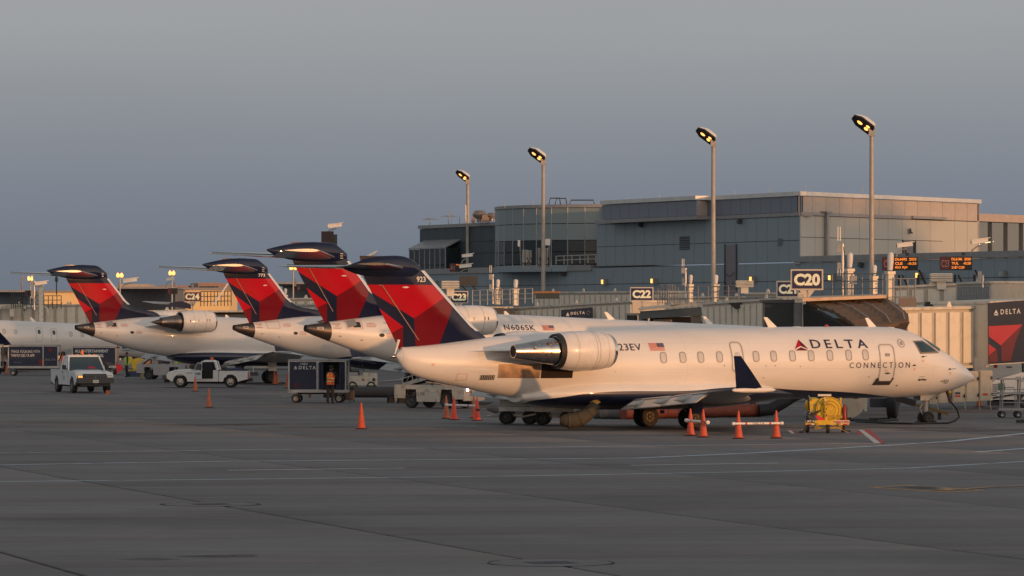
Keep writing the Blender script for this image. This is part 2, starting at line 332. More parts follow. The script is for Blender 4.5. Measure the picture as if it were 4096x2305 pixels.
def wrapped(poly_or_mesh, fn, off, m, mb, dx=.2, dz=.08):
    """2-D polygon(s) in side view (x, z) cut into strips and laid onto a curved surface"""
    bm = bmesh.new()
    if isinstance(poly_or_mesh, tuple):
        V = [bm.verts.new((a, 0, b)) for a, b in poly_or_mesh[0]]
        for f in poly_or_mesh[1]:
            try: bm.faces.new([V[i] for i in f])
            except ValueError: pass
    else: bm.faces.new([bm.verts.new((a, 0, b)) for a, b in poly_or_mesh])
    xs = [v.co.x for v in bm.verts]; zs = [v.co.z for v in bm.verts]
    a = math.ceil(min(zs)/dz)*dz
    while a < max(zs):
        bmesh.ops.bisect_plane(bm, geom=list(bm.verts)+list(bm.edges)+list(bm.faces), plane_co=(0, 0, a), plane_no=(0, 0, 1)); a += dz
    a = math.ceil(min(xs)/dx)*dx
    while a < max(xs):
        bmesh.ops.bisect_plane(bm, geom=list(bm.verts)+list(bm.edges)+list(bm.faces), plane_co=(a, 0, 0), plane_no=(1, 0, 0)); a += dx
    bmesh.ops.triangulate(bm, faces=list(bm.faces))
    bm.verts.index_update()
    mb.add([fn(v.co.x, v.co.z, off) for v in bm.verts], [tuple(v.index for v in f.verts) for f in bm.faces], m)
    bm.free()
def ringpoly(outer, inner):
    n = len(outer); return (outer+inner, [(i, (i+1) % n, n+(i+1) % n, n+i) for i in range(n)])
def wtext(s, x0, z0, w, h, fn, m, mb, off=.012, bold=0, space=1, shear=0, lean=0):
    vs, fs, (a0, a1, b0, b1) = text2d(s, 1, bold, space, shear)
    P = [(x0+(a-a0)/(a1-a0)*w, z0+(b-b0)/(b1-b0)*h) for a, b in vs]
    wrapped((P, fs), fn, off, m, mb, dx=9, dz=.09)
def flag(x, z, w, h, fn, parent):
    mb = MB()
    for i in range(7):
        wrapped([(x, z+h*(2*i)/13), (x+w, z+h*(2*i)/13), (x+w, z+h*(2*i+1)/13), (x, z+h*(2*i+1)/13)], fn, .012, RTXT, mb)
    wrapped([(x+w*.56, z+h*6/13), (x+w, z+h*6/13), (x+w, z+h), (x+w*.56, z+h)], fn, .016, NTXT, mb)
    for r in range(4):
        for c in range(5):
            sx = x+w*(.60+.075*c); sz = z+h*(.52+.12*r)
            mb.add([fn(sx, sz, .02), fn(sx+.018, sz, .02), fn(sx+.009, sz+.02, .02)], [(0,1,2)], WTXT)
    mb.build('flag', parent, fix=False)
def section(x0, x1, y0, z0, t, n=14):
    """closed airfoil ring between leading edge x1 and trailing edge x0 in a vertical XZ slice at y0"""
    up = []; lo = []
    for i in range(n+1):
        u = (1-math.cos(math.pi*i/n))/2; th = t*(1.48*math.sqrt(u)-.63*u-1.76*u*u+1.42*u**3-.51*u**4)*1.0
        x = x1+(x0-x1)*u; up.append((x, y0, z0+th)); lo.append((x, y0, z0-th*.8))
    return up+lo[::-1][1:-1]
def make_fin(TE, LE, zs, thick, cls, lines, parent, zsub=24):
    """vertical fin, its livery faces cut along the real paint edges"""
    bm = bmesh.new(); nu = 18
    zl = [zs[0]+(zs[1]-zs[0])*i/zsub for i in range(zsub+1)]
    for side in (-1, 1):
        g = []
        for z in zl:
            a = TE(z); b = LE(z); c = b-a; row = []
            for k in range(nu+1):
                u = (1-math.cos(math.pi*k/nu))/2; th = thick*min(c, 3.2)/3.2*(1.48*math.sqrt(u)-.63*u-1.76*u*u+1.42*u**3-.51*u**4)*1.0
                row.append(bm.verts.new((b-c*u, side*th, z)))
            g.append(row)
        for j in range(zsub):
            for k in range(nu):
                f = (g[j][k], g[j][k+1], g[j+1][k+1], g[j+1][k])
                bm.faces.new(f if side > 0 else f[::-1])
    bmesh.ops.remove_doubles(bm, verts=bm.verts, dist=1e-4)
    for (x0, z0, x1, z1) in lines:
        n = Vector((z1-z0, 0, -(x1-x0))).normalized()
        bmesh.ops.bisect_plane(bm, geom=list(bm.verts)+list(bm.edges)+list(bm.faces), plane_co=(x0, 0, z0), plane_no=n, dist=1e-5)
    me = bpy.data.meshes.new('fin')
    for m in (NAVY, REDB, REDD): me.materials.append(m)
    for f in bm.faces:
        c = f.calc_center_median(); f.material_index = cls(c.x, c.z); f.smooth = True
    bmesh.ops.recalc_face_normals(bm, faces=bm.faces)
    bm.to_mesh(me); bm.free(); me.set_sharp_from_angle(angle=R(50))
    o = bpy.data.objects.new('fin', me); COL.objects.link(o); o.parent = parent
    def fn(x, z, off):
        a = TE(z); b = LE(z); c = b-a; u = min(.999, max(.001, (b-x)/c)); th = thick*min(c, 3.2)/3.2*(1.48*math.sqrt(u)-.63*u-1.76*u*u+1.42*u**3-.51*u**4)
        return Vector((x, -th-off, z))
    return o, fn
def lin(pts):
    pts = sorted(pts)
    def f(z):
        if z <= pts[0][0]: return pts[0][1]
        for (a, b), (c, d) in zip(pts, pts[1:]):
            if z <= c: return b+(d-b)*(z-a)/(c-a)
        return pts[-1][1]
    return f
def side_of(l, x, z): return (l[2]-l[0])*(z-l[1])-(l[3]-l[1])*(x-l[0])   # >0 : left of the directed line
def livery(red_top, A, B, C, D, E2, F):
    """A upper band edge, B its vertical run, C lower band edge, D its vertical run, E2 small split, F right split, plus the navy cut as last"""
    def cls(x, z):
        if z > red_top: return 0
        if side_of(F[1], x, z) < 0: return 0                      # right of navy cut
        above_band = (x < A[2] and side_of(A, x, z) > 0) or (x >= A[2] and side_of(F[0], x, z) > 0)
        if above_band: return 1
        if x > B[0]+(B[2]-B[0])*(z-B[1])/(B[3]-B[1]) and x >= min(A[2], B[0])-.05 and z < A[3]+3: 
            if side_of(F[0], x, z) <= 0: return 2
        # inside band or the small triangle group
        below = side_of(C, x, z) < 0 and x < C[2]
        left = x < D[0]+(D[2]-D[0])*(z-D[1])/(D[3]-D[1])
        if below and left: return 1 if side_of(E2, x, z) > 0 else 2
        return 0
    return cls
PLRIM = mat('wing_shaded_dirty_rim', (.08,.07,.06), .6, .3, dirt=.5, scale=6)  # rims: base colour darkened for the wing's shade, with dirt on top
def wheel_part(parent, x, y, r, w, name='wheel'):
    t = MB().lathe([(-w/2, r*.62), (-w/2, r*.9), (-w/2+.03, r*.98), (-w*.2, r), (w*.2, r), (w/2-.03, r*.98), (w/2, r*.9), (w/2, r*.62)], (x, y, r), (0, 1, 0), RUBBER, 28).build(name, parent)
    m = MB()
    m.lathe([(-w/2+.012, 0), (-w/2+.012, r*.16), (-w/2-.015, r*.17), (-w/2+.03, r*.3), (-w/2+.03, r*.5), (-w/2-.008, r*.62), (w/2+.008, r*.62), (w/2-.03, r*.5), (w/2-.01, 0)], (x, y, r), (0, 1, 0), PLRIM, 20)
    for k in range(6):
        a = k*math.pi/3; m.lathe([(0, .0), (0, r*.075), (.004, r*.075), (.004, 0)], (x+r*.4*math.cos(a), y-w/2+.026, r+r*.4*math.sin(a)), (0, -1, 0), BLACK, 8)
    m.build('rim', t)
    return t
def plane_windows(B, xs, z, parent, zfun=None, w=.215, h=.34):
    for x in xs:
        zz = zfun(x) if zfun else z
        mb = MB(); o = rrect(x-w/2-.03, zz-h/2-.03, x+w/2+.03, zz+h/2+.03, .11); i = rrect(x-w/2, zz-h/2, x+w/2, zz+h/2, .09)
        wrapped(ringpoly(o, i), B.pt, .012, FRAMEG, mb, dx=9)
        fr = mb.build('window', parent, fix=False)
        mb = MB(); wrapped(i, B.pt, .006, PANE, mb, dx=9); mb.build('pane', fr, fix=False)
FRAMEG = mat('window_surround_grey', (.30,.275,.25), .4, var=.05)
PANE = mat('cabin_window_with_shade_down', (.56,.55,.54), .12, var=.12, coat=.6, scale=4)
DOORG = mat('door_outline_grey', (.40,.385,.37), .4, var=.05)
EXH = mat('heat_stained_steel', (.55,.50,.47), .22, 1.0, var=.35, scale=3)
TAILM = mat('dull_tailcone_metal', (.12,.10,.095), .38, .75, var=.2, scale=2)
WINGG = mat('wing_grey_paint', (.40,.395,.38), .4, coat=.2, dirt=.2)
DANGER = mat('faded_red_stencil', (.60,.24,.18), .5)

# ---------- the near fifty-seat jet
Y0 = mat; PSI = R(29.5)
crj2 = thing('regional_jet', 'nearest white regional jet with 923 on its red and navy tail, filling the right half', 'airliner', (5.66, 145.0, 0), PSI, 'regional jets parked nose-in at the gates')
T2 = [(-11.12,2.70,2.56,.03),(-11.02,2.91,2.36,.17),(-10.76,2.95,2.10,.28),(-10.3,2.98,1.90,.40),(-9.45,3.06,1.70,.55),(-8.6,3.16,1.53,.70),(-7.78,3.25,1.36,.86),(-6.6,3.36,1.16,1.05),(-5.3,3.44,1.02,1.19),(-3.5,3.51,.95,1.29),(-1.5,3.56,.93,1.33),(.5,3.60,.94,1.345),(4.2,3.64,.98,1.345),(8.2,3.66,.99,1.345),(9.3,3.65,.995,1.34),(9.98,3.60,1.0,1.30),(10.53,3.47,1.02,1.23),(11.0,3.28,1.04,1.14),(11.41,3.08,1.06,1.05),(11.91,2.82,1.12,.92),(12.47,2.52,1.23,.73),(13.04,2.18,1.40,.47),(13.45,1.89,1.57,.21),(13.62,1.73,1.66,.06),(13.66,1.70,1.69,.01)]
B2 = Body(T2)
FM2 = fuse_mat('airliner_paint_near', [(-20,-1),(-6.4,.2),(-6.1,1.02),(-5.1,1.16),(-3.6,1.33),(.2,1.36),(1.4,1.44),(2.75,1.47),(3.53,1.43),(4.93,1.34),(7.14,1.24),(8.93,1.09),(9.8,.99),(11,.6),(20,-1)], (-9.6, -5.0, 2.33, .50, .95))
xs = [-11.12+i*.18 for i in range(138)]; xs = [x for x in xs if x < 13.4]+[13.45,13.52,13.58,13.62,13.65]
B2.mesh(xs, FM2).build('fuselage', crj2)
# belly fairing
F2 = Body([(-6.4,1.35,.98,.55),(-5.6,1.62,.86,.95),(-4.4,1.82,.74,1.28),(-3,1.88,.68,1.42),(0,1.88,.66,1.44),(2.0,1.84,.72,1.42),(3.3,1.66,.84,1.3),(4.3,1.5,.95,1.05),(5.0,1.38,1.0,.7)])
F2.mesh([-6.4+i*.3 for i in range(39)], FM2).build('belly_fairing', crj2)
zw = lambda x: 2.545+.0075*(x+1)
plane_windows(B2, [-1.0,-.19,.57,1.37,2.94,3.70,4.52,5.34,6.17,7.0,7.75], 0, crj2, zw)
def door_ring(B, quad, parent, name, wd=.05, m=DOORG, fill=None, r=.12):
    (xa, za), (xb, zb) = quad
    mb = MB(); o = rrect(xa-wd, za-wd, xb+wd, zb+wd, r+wd, 5); i = rrect(xa, za, xb, zb, r, 5)
    wrapped(ringpoly(o, i), B.pt, .012, m, mb, dx=9, dz=.06)
    return mb.build(name, parent, fix=False)
d = door_ring(B2, ((8.42, 1.66), (9.02, 2.96)), crj2, 'door')
mb = MB(); wrapped(rrect(8.62, 2.55, 8.84, 2.67, .05), B2.pt, .014, GTXT, mb); mb.build('window', d, fix=False)
mb = MB(); wrapped([(8.58,1.93),(8.75,1.895),(8.92,1.93),(8.75,1.965)], B2.pt, .014, DARKM, mb); mb.build('handle', d, fix=False)
mb = MB(); wrapped([(8.20,1.50),(8.98,1.50),(9.09,1.76),(9.0,1.76),(8.99,1.64),(8.43,1.64),(8.40,1.76),(8.31,1.76)][::1], B2.pt, .02, mat('scuff_plate_dark', (.06,.055,.05), .5, .3), mb, dx=.1, dz=.05); mb.build('scuff_plate', d, fix=False)
d = door_ring(B2, ((1.93, 2.06), (2.36, 3.06)), crj2, 'emergency_exit')
i = rrect(2.05, 2.40, 2.26, 2.74, .09); mb = MB(); wrapped(i, B2.pt, .012, PANE, mb); mb.build('window', d, fix=False)
# writing
ltr = MB()
for P, k in LOGO: wrapped([(4.66+.60*a, 2.78+.40*b) for a, b in P], B2.pt, .012, (REDB, REDD)[k], ltr)
ltr.build('airline_emblem', crj2, fix=False)
ltr = MB(); wtext('DELTA', 5.43, 2.86, 2.5, .315, B2.pt, NTXT, ltr, space=1.45, bold=.012); ltr.build('airline_name', crj2, fix=False)
ltr = MB(); wtext('CONNECTION', 7.02, 2.13, 2.72, .205, B2.pt, NTXT, ltr, space=1.5); ltr.build('airline_name', crj2, fix=False)
ltr = MB(); wtext('N923EV', -3.32, 2.80, 1.48, .245, B2.pt, NTXT, ltr, space=1.1, bold=.006); ltr.build('registration', crj2, fix=False)
flag(-1.50, 2.80, .62, .26, B2.pt, crj2)
ltr = MB(); wtext('SkyWest', 10.24, 1.625, .42, .10, B2.pt, BLACK, ltr, bold=.03, shear=.3, space=.92); wtext('Operated by', 10.28, 1.77, .26, .045, B2.pt, BLACK, ltr); ltr.build('operator_name', crj2, fix=False)
ltr = MB(); wtext('923', 11.55, 1.53, .27, .14, B2.pt, BLACK, ltr, shear=.25); ltr.build('fleet_number', crj2, fix=False)
mb = MB()
o = [(9.47+.155*math.cos(a*.314), 3.03+.155*math.sin(a*.314)) for a in range(20)]; i = [(9.47+.13*math.cos(a*.314), 3.03+.13*math.sin(a*.314)) for a in range(20)]
wrapped(ringpoly(o, i), B2.pt, .012, GTXT, mb)
for k in range(3): wrapped([(9.38, 2.99+.045*k), (9.50, 2.96+.045*k), (9.56, 3.02+.045*k), (9.44, 3.0+.045*k)], B2.pt, .012, GTXT, mb)
mb.build('alliance_emblem', crj2, fix=False)
# small ports, probes and stencils
mb = MB()
for x, z, rr in ((1.55,2.25,.022),(3.35,2.23,.02),(3.75,2.23,.02),(4.85,2.20,.018),(7.95,1.80,.022),(9.35,1.47,.03),(-6.6,2.35,.02),(-8.05,1.95,.02),(8.1,1.5,.015),(11.47,1.61,.035),(3.3,1.80,.02),(-.4,1.62,.015),(-3.0,2.05,.015)):
    wrapped([(x+rr*math.cos(a*.785), z+rr*math.sin(a*.785)) for a in range(8)], B2.pt, .01, DARKM, mb, dx=9)
mb.build('port', crj2, fix=False)
mb = MB()
for x, z, l in ((10.38,2.53,.14),(11.80,2.06,.25),(9.95,2.22,-.1)):
    p = B2.pt(x, z, .0); q = B2.pt(x, z, .07); mb.tube(p, q, .03, DARKM, n=8); mb.tube(q, q+Vector((l, 0, .01)), .012, DARKM, n=6)
mb.build('sensor_probe', crj2)
mb = MB()
for x, z in ((10.32,2.40),(9.90,2.09),(11.78,1.93),(8.6,2.05),(-3.7,2.52),(-1.15,1.42),(-10.0,2.36)):
    for k in range(3): wrapped([(x+.01*k,z-.03*k),(x+.13-.01*k,z-.03*k),(x+.13-.01*k,z+.012-.03*k),(x+.01*k,z+.012-.03*k)], B2.pt, .012, DANGER, mb)
for k in range(7):
    for zz in (1.78, 2.0): wrapped([(-9.0+.05*k, zz),(-9.0+.05*k+.03, zz),(-9.0+.05*k+.03, zz+.018),(-9.0+.05*k, zz+.018)], B2.pt, .012, DANGER, mb)
for k in range(5):
    for xx in (-9.02, -8.66): wrapped([(xx, 1.79+.045*k),(xx+.018, 1.79+.045*k),(xx+.018, 1.79+.045*k+.028),(xx, 1.79+.045*k+.028)], B2.pt, .012, DANGER, mb)
mb.build('stencil', crj2, fix=False)
# tail vents and the dark cut-out below the nacelle
mb = MB(); wrapped([(-8.18,1.79),(-7.66,1.79),(-7.66,1.96),(-8.18,1.96)], B2.pt, .012, DARKM, mb)
for k in range(8):
    p = B2.pt(-8.16+.065*k, 1.80, .01); q = B2.pt(-8.16+.065*k, 1.95, .01); mb.tube(p, q, .012, BEIGE, n=5)
mb.build('vent_grille', crj2)
mb = MB(); wrapped([(-5.95,1.84),(-4.72,1.84),(-4.72,2.10),(-4.86,2.34),(-5.95,2.34)], B2.pt, .014, mat('dark_recess', (.02,.012,.008), .9), mb, dx=.15)  # flat near-black patch on the skin in place of a cavity
mb.build('exhaust_recess', crj2, fix=False)
mb = MB(); wrapped([(-7.55,1.86),(-5.99,1.84),(-5.99,2.34),(-7.55,2.34)], B2.pt, .010, mat('heat_stained_panel', (.34,.22,.14), .45, .12, var=.6, scale=2.2), mb, dx=.15); mb.build('heat_shield', crj2, fix=False)
mb = MB(); mb.path([B2.pt(-10.0+.1*k, 1.76-.015*k, .03) for k in range(12)]+[B2.pt(-8.88, 1.55, .03), B2.pt(-8.85, 1.43, .03)], .014, FRAMEG, 6); mb.build('service_panel_edge', crj2)
# flight deck windows
mb = MB(); wrapped([(10.10,3.12),(10.66,3.13),(11.02,2.93),(11.40,2.68),(11.30,2.655),(10.28,2.635)], B2.pt, .015, mat('windscreen_frame', (.20,.185,.17), .4), mb, dx=.1)
w = mb.build('flight_deck_window', crj2, fix=False)
mb = MB(); wrapped([(10.19,3.07),(10.64,3.08),(10.98,2.88),(11.22,2.72),(10.34,2.69)], B2.pt, .028, mat('flight_deck_glass', (.015,.04,.055), .12), mb, dx=.1); mb.build('pane', w, fix=False)
mb = MB(); wrapped([(10.85,3.30),(11.28,3.08),(11.72,2.84),(11.52,2.71),(11.10,2.95)], B2.pt, .012, mat('windscreen_frame'), mb, dx=.1)
w = mb.build('windscreen', crj2, fix=False)
mb = MB(); wrapped([(10.95,3.20),(11.30,3.03),(11.62,2.83),(11.50,2.75),(11.14,2.97)], B2.pt, .03, mat('flight_deck_glass'), mb, dx=.1); mb.build('pane', w, fix=False)
mb = MB(); mb.path([(11.62,-.55,2.76),(11.25,-.5,3.02),(11.9,-.42,2.72)], .014, BLACK, 6); mb.build('wiper', crj2)
# aerials and beacons on the roof
AER = mat('airliner_aerial_white', (.78,.76,.72), .35)
for x, h in ((4.05,.36),(8.1,.34),(-1.3,.0)):
    if h: MB().loft([section(x-.02, x+.40, 0, 0, .03), section(x-.12, x+.05, 0, .5, .012)], AER).M
def blade(parent, x, z, h, c=.42, sweep=.35, nm='aerial'):
    mb = MB(); r0 = []; r1 = []
    for k in range(12):
        a = 2*math.pi*k/12; r0.append((x+c/2*math.cos(a), .03*math.sin(a), z)); r1.append((x-sweep+c*.2*math.cos(a), .012*math.sin(a), z+h))
    mb.loft([r0, r1], AER); return mb.build(nm, parent)
blade(crj2, 4.55, 3.60, .40); blade(crj2, 9.0, 3.62, .36, .38, .3)
mb = MB(); mb.lathe([(0,.09),(.05,.085),(.1,.05),(.12,0)], (6.9,0,3.62), (0,0,1), mat('red_beacon', (.5,.05,.04), .3), 12); mb.build('beacon', crj2)
mb = MB(); mb.lathe([(0,.28),(.03,.24),(.05,.1),(.06,0)], (5.55,0,3.61), (0,0,1), AER, 14); mb.build('antenna_dome', crj2)
mb = MB(); mb.lathe([(0,.2),(.03,.17),(.05,0)], (9.75,0,3.6), (0,0,1), AER, 14); mb.build('antenna_dome', crj2)
# fin
A=(-12.21,4.91,-10.47,3.95); Bv=(-10.47,3.95,-10.39,2.98); C=(-11.83,4.31,-10.88,3.66); D=(-10.88,3.66,-10.74,2.94); E2=(-11.31,3.44,-10.88,3.66); Fs=((-10.47,3.95,-9.26,4.68),(-9.45,3.08,-8.93,4.36))
TE2 = lin([(2.8,-10.99),(5.1,-12.26),(5.45,-12.45),(6.2,-12.6)]); LE2 = lin([(2.8,-7.1),(3.27,-7.55),(3.66,-8.10),(4.75,-9.20),(5.81,-10.26),(5.98,-10.50),(6.08,-10.82),(6.14,-11.5)])
def Lx(l): return l
fin2, FN2 = make_fin(TE2, LE2, (2.8, 6.12), .17, livery(5.12, A, Bv, C, D, E2, Fs), [(-14,5.12,0,5.12), A, Bv, C, D, E2, Fs[0], Fs[1], (A[2],0,A[2],9), (C[2],0,C[2],9)], crj2)
def strip_le(LE, z0, z1, parent, m):
    rings = []
    for i in range(13):
        z = z0+(z1-z0)*i/12; x = LE(z)
        rings.append([(x-.13,-.062,z),(x+.008,-.035,z),(x+.05,0,z),(x+.008,.035,z),(x-.13,.062,z)])
    return MB().loft(rings, m).build('leading_edge', parent)
strip_le(LE2, 3.5, 5.62, crj2, mat('leading_edge_metal', (.66,.67,.68), .3, .4))
mb = MB(); wtext('923', -10.38, 5.22, .36, .19, FN2, WTXT, mb, off=.02, bold=.015); mb.build('fleet_number', crj2, fix=False)
mb = MB(); mb.path([FN2(-11.85,5.1,.01), FN2(-10.72,3.45,.02), FN2(-10.12,3.02,.012)][:1]+[FN2(-11.72+.12*k, 5.10-.16*k, .012) for k in range(13)], .016, mat('rudder_hinge_line', (.42,.27,.20), .5), 5); mb.build('rudder_hinge', crj2)
mb = MB(); mb.lathe([(0,0),(.08,.03),(.2,.03),(.28,0)], FN2(-10.95,5.03,.01), (1,0,0), AER, 8); mb.build('fin_fitting', crj2)
# stabiliser fairing and tailplanes
def bullet(tab, parent, m=NAVY):
    b = Body(tab); x0, x1 = tab[0][0], tab[-1][0]; b.mesh([x0+(x1-x0)*i/26 for i in range(27)], m).build('stabilizer_fairing', parent)
bullet([(-13.2,5.72,5.66,.02),(-12.7,5.90,5.48,.14),(-12.1,6.07,5.40,.15),(-11.5,6.13,5.36,.17),(-10.9,6.12,5.36,.16),(-10.5,5.98,5.38,.14),(-10.2,5.75,5.52,.02)], crj2)
def tailplane(s, root, tip, zr, zt, yt, t0, t1, parent, m, me):
    mb = MB(); mb.loft([section(root[0], root[1], s*.10, zr, t0), section((root[0]+tip[0])/2, (root[1]+tip[1])/2, s*yt*.5, (zr+zt)/2, (t0+t1)/2), section(tip[0], tip[1], s*yt, zt, t1)], m)
    o = mb.build('horizontal_stabilizer', parent)
    mb = MB(); mb.path([(root[1]+.02, s*.12, zr), (tip[1]+.02, s*yt, zt)], [.05, .028], me, 8); mb.build('leading_edge', o)
    mb = MB(); a = Vector((root[0]+.55, s*.3, zr+.09)); b = Vector((tip[0]+.35, s*(yt-.2), zt+.05)); mb.tube(a, b, .012, BLACK, n=5); mb.build('elevator_gap', o)
STABL = mat('tailplane_light_metal', (.42,.43,.44), .3, .35, coat=.3); STABG = mat('tailplane_dark_grey', (.055,.06,.068), .25, .3, coat=.5); STABE = mat('tailplane_edge_metal', (.45,.45,.45), .25, .7)
for s in (-1, 1): tailplane(s, (-13.5,-11.0), (-14.3,-13.15), 5.72, 5.78, 3.1, .24, .10, crj2, STABG, STABE)
mb = MB(); mb.lathe([(0,0),(.1,.05),(.24,.06),(.34,.0)], (-11.42,0,2.62), (1,0,0), EXH, 12); mb.tube((-11.2,0,2.7),(-11.05,0,3.2),.03,AER,.06); mb.build('tail_light', crj2)
# engines
def engine200(s, parent):
    y = s*2.02; z = 2.80
    n = MB().lathe([(0,.50),(.04,.57),(.14,.62),(.6,.685),(1.2,.70),(1.72,.675),(2.10,.60),(2.21,.56),(2.26,.52),(2.22,.485),(2.0,.50),(1.6,.50)], (-5.92, y, z), (1, 0, 0), NACW, 40).build('engine_nacelle', parent)
    MB().lathe([(0,.535),(-.02,.60),(.16,.632),(.17,.628)], (-5.94, y, z), (1,0,0), BLACK, 40).build('nozzle_edge', n)
    MB().lathe([(2.13,.600),(2.21,.580),(2.28,.53),(2.265,.485),(2.08,.478)], (-5.92, y, z), (1,0,0), CHROME, 40).build('inlet_lip', n)
    MB().lathe([(1.9,0),(1.9,.49)], (-5.92,y,z), (1,0,0), BLACK, 30).build('fan', n)
    c = MB().lathe([(0,.20),(.0,.235),(.5,.315),(1.0,.40),(1.02,.405),(1.5,.475),(1.9,.505)], (-7.60, y, z-.01), (1, 0, 0), EXH, 40).build('exhaust_cone', parent)
    MB().lathe([(.02,0),(.02,.22)], (-7.60,y,z-.01), (1,0,0), BLACK, 24).build('exhaust_opening', c)
    if s < 0:
        m = MB()
        for xx, zz in ((-6.02,.3),(-6.35,.28)):
            m.box((xx, y-.36, z+zz), (.16,.02,.1), mat('heat_shield_patch', (.25,.14,.1), .4, .6), rot=(-.7,0,0))
        for xx, zz in ((-6.3,-.05),(-6.12,-.2),(-6.5,-.12),(-6.28,-.3)):
            m.box((xx, y-math.sqrt(.44**2-zz*zz), z+zz), (.03,.05,.06), BLACK)
        m.lathe([(0,0),(0,.055),(.01,.055),(.01,0)], (-6.9, y-.365, z+.12), (0,-1,0.4), GREYM, 12)
        m.build('exhaust_fitting', c)
    m = MB()
    for q, r in ((.62,.690),(1.35,.702),(1.47,.699),(1.86,.651)):
        m.lathe([(q,r),(q+.006,r+.003),(q+.012,r)], (-5.92,y,z), (1,0,0), mat('panel_joint', (.42,.38,.34), .5), 40)
    m.build('panel_joint', n, stuff=False)
    # pylon
    P = MB(); a = s*.80; b = s*1.5
    P.loft([section(-8.6,-3.7,a,2.80,.26), section(-7.5,-4.0,b,2.82,.20)], FM2); P.build('engine_pylon', parent)
NACW = mat('nacelle_white', (.76,.745,.72), .32, coat=.3, var=.10, scale=1.1, dirt=.10)
for s in (-1, 1): engine200(s, crj2)
# wings
def wing(s, parent, root, mid, tip, zr, zt, yr, yt, wl, belly=None):
    """root/mid/tip = (trailing x, leading x)"""
    m = MB(); ym = yr+(yt-yr)*.38; zm = zr+(zt-zr)*.34
    m.loft([section(root[0],root[1],s*yr,zr,.42), section(mid[0],mid[1],s*ym,zm,.28), section(tip[0],tip[1],s*yt,zt,.11)], WINGG)
    w = m.build('wing', parent)
    # navy winglet: a raked blade standing on the tip
    n = MB(); rings = []
    for k, (dz, out) in enumerate(((0,.0),(.12,.05),(.5,.14),(1.12,.26))):
        x0 = wl[0]+(wl[2]-wl[0])*dz/1.12; x1 = wl[1]+(wl[3]-wl[1])*dz/1.12; th = .05*(1-.5*dz/1.12); y = s*(yt+out)
        rings.append([(x1,y,zt+dz),((x0*.3+x1*.7),y-s*th,zt+dz),(x0,y,zt+dz),((x0*.3+x1*.7),y+s*th,zt+dz)])
    n.loft(rings, NAVY, smooth=False); n.build('winglet', w)
    t = MB().lathe([(0,0),(.1,.06),(.5,.09),(1.3,.09),(1.65,.05),(1.78,0)], (tip[0]+.0, s*(yt-.02), zt-.03), (1,0,0), AER, 14).build('wingtip_pod', w)
    # lowered flaps with their gap, and fairings
    for k, (u0, u1) in enumerate(((.05,.36),(.40,.74))):
        fl = MB()
        def at(u, a): 
            tx = root[0]+(mid[0]-root[0])*min(u/.38, 1) if u < .38 else mid[0]+(tip[0]-mid[0])*(u-.38)/.62
            return (tx+a, s*(yr+(yt-yr)*u), zr+(zt-zr)*u)
        a, b = at(u0, .12), at(u1, .12); c, d = at(u0, -.50), at(u1, -.40)
        dn = Vector((0,0,-.36)); up = Vector((0,0,.07))
        fl.add([Vector(a)-up, Vector(b)-up, Vector(d)+dn, Vector(c)+dn, Vector(a)+up*.4, Vector(b)+up*.4, Vector(d)+dn+Vector((0,0,.03)), Vector(c)+dn+Vector((0,0,.03))], [(0,1,2,3),(7,6,5,4),(0,4,5,1),(1,5,6,2),(2,6,7,3),(3,7,4,0)], WINGG)
        fl.build('flap', w)
    for u in (.16,.38,.6):
        tx = at(u, 0); MB().lathe([(0,0),(.3,.10),(.9,.11),(1.5,.0)], (tx[0]-.75, tx[1], tx[2]-.22), (1,0,.12), WINGG, 10).build('flap_fairing', w)
    return w
for s in (-1, 1): wing(s, crj2, (-2.3,3.0), (-2.7,.45), (-3.95,-2.72), 1.02, 1.56, .9, 10.45, (-3.80,-2.72,-4.05,-3.76))
def gear(parent, x, y, r, w, track, topz, nm, single=False, m=GREYM):
    g = MB(); g.tube((x, y, r), (x, y, topz), .07, m); g.tube((x, y, r+.25), (x, y, topz), .10, m); g.tube((x, y-track/2-.05, r), (x, y+track/2+.05, r), .055, m)
    g.tube((x+.02, y, r+.5), (x+.65, y, topz), .04, m); g.tube((x-.10, y, r+.05), (x-.28, y, r+.35), .03, m); g.tube((x-.28, y, r+.35), (x-.05, y, r+.65), .03, m)
    g.path([(x+.08,y-.06,r+.1),(x+.12,y-.08,r+.45),(x+.06,y-.05,topz)], .012, BLACK, 5)
    o = g.build(nm, parent)
    for q in (-1, 1): wheel_part(o, x, y+q*track/2, r, w)
    return o
for s in (-1, 1):
    g = gear(crj2, 0, s*1.55, .37, .25, .42, 1.0, 'main_gear')
    MB().box((.0, s*1.9, .78), (.55,.03,.5), NAVY, rot=(s*.2,0,0)).build('gear_door', g)
g = gear(crj2, 11.39, 0, .23, .17, .34, 1.15, 'nose_gear')
for s in (-1, 1): MB().box((11.2, s*.22, .99), (.42,.02,.22), GREYM).build('gear_door', g)
MB().box((-.9,-1.05,.60),(.18,.02,.12),NAVY).build('belly_aerial', crj2)

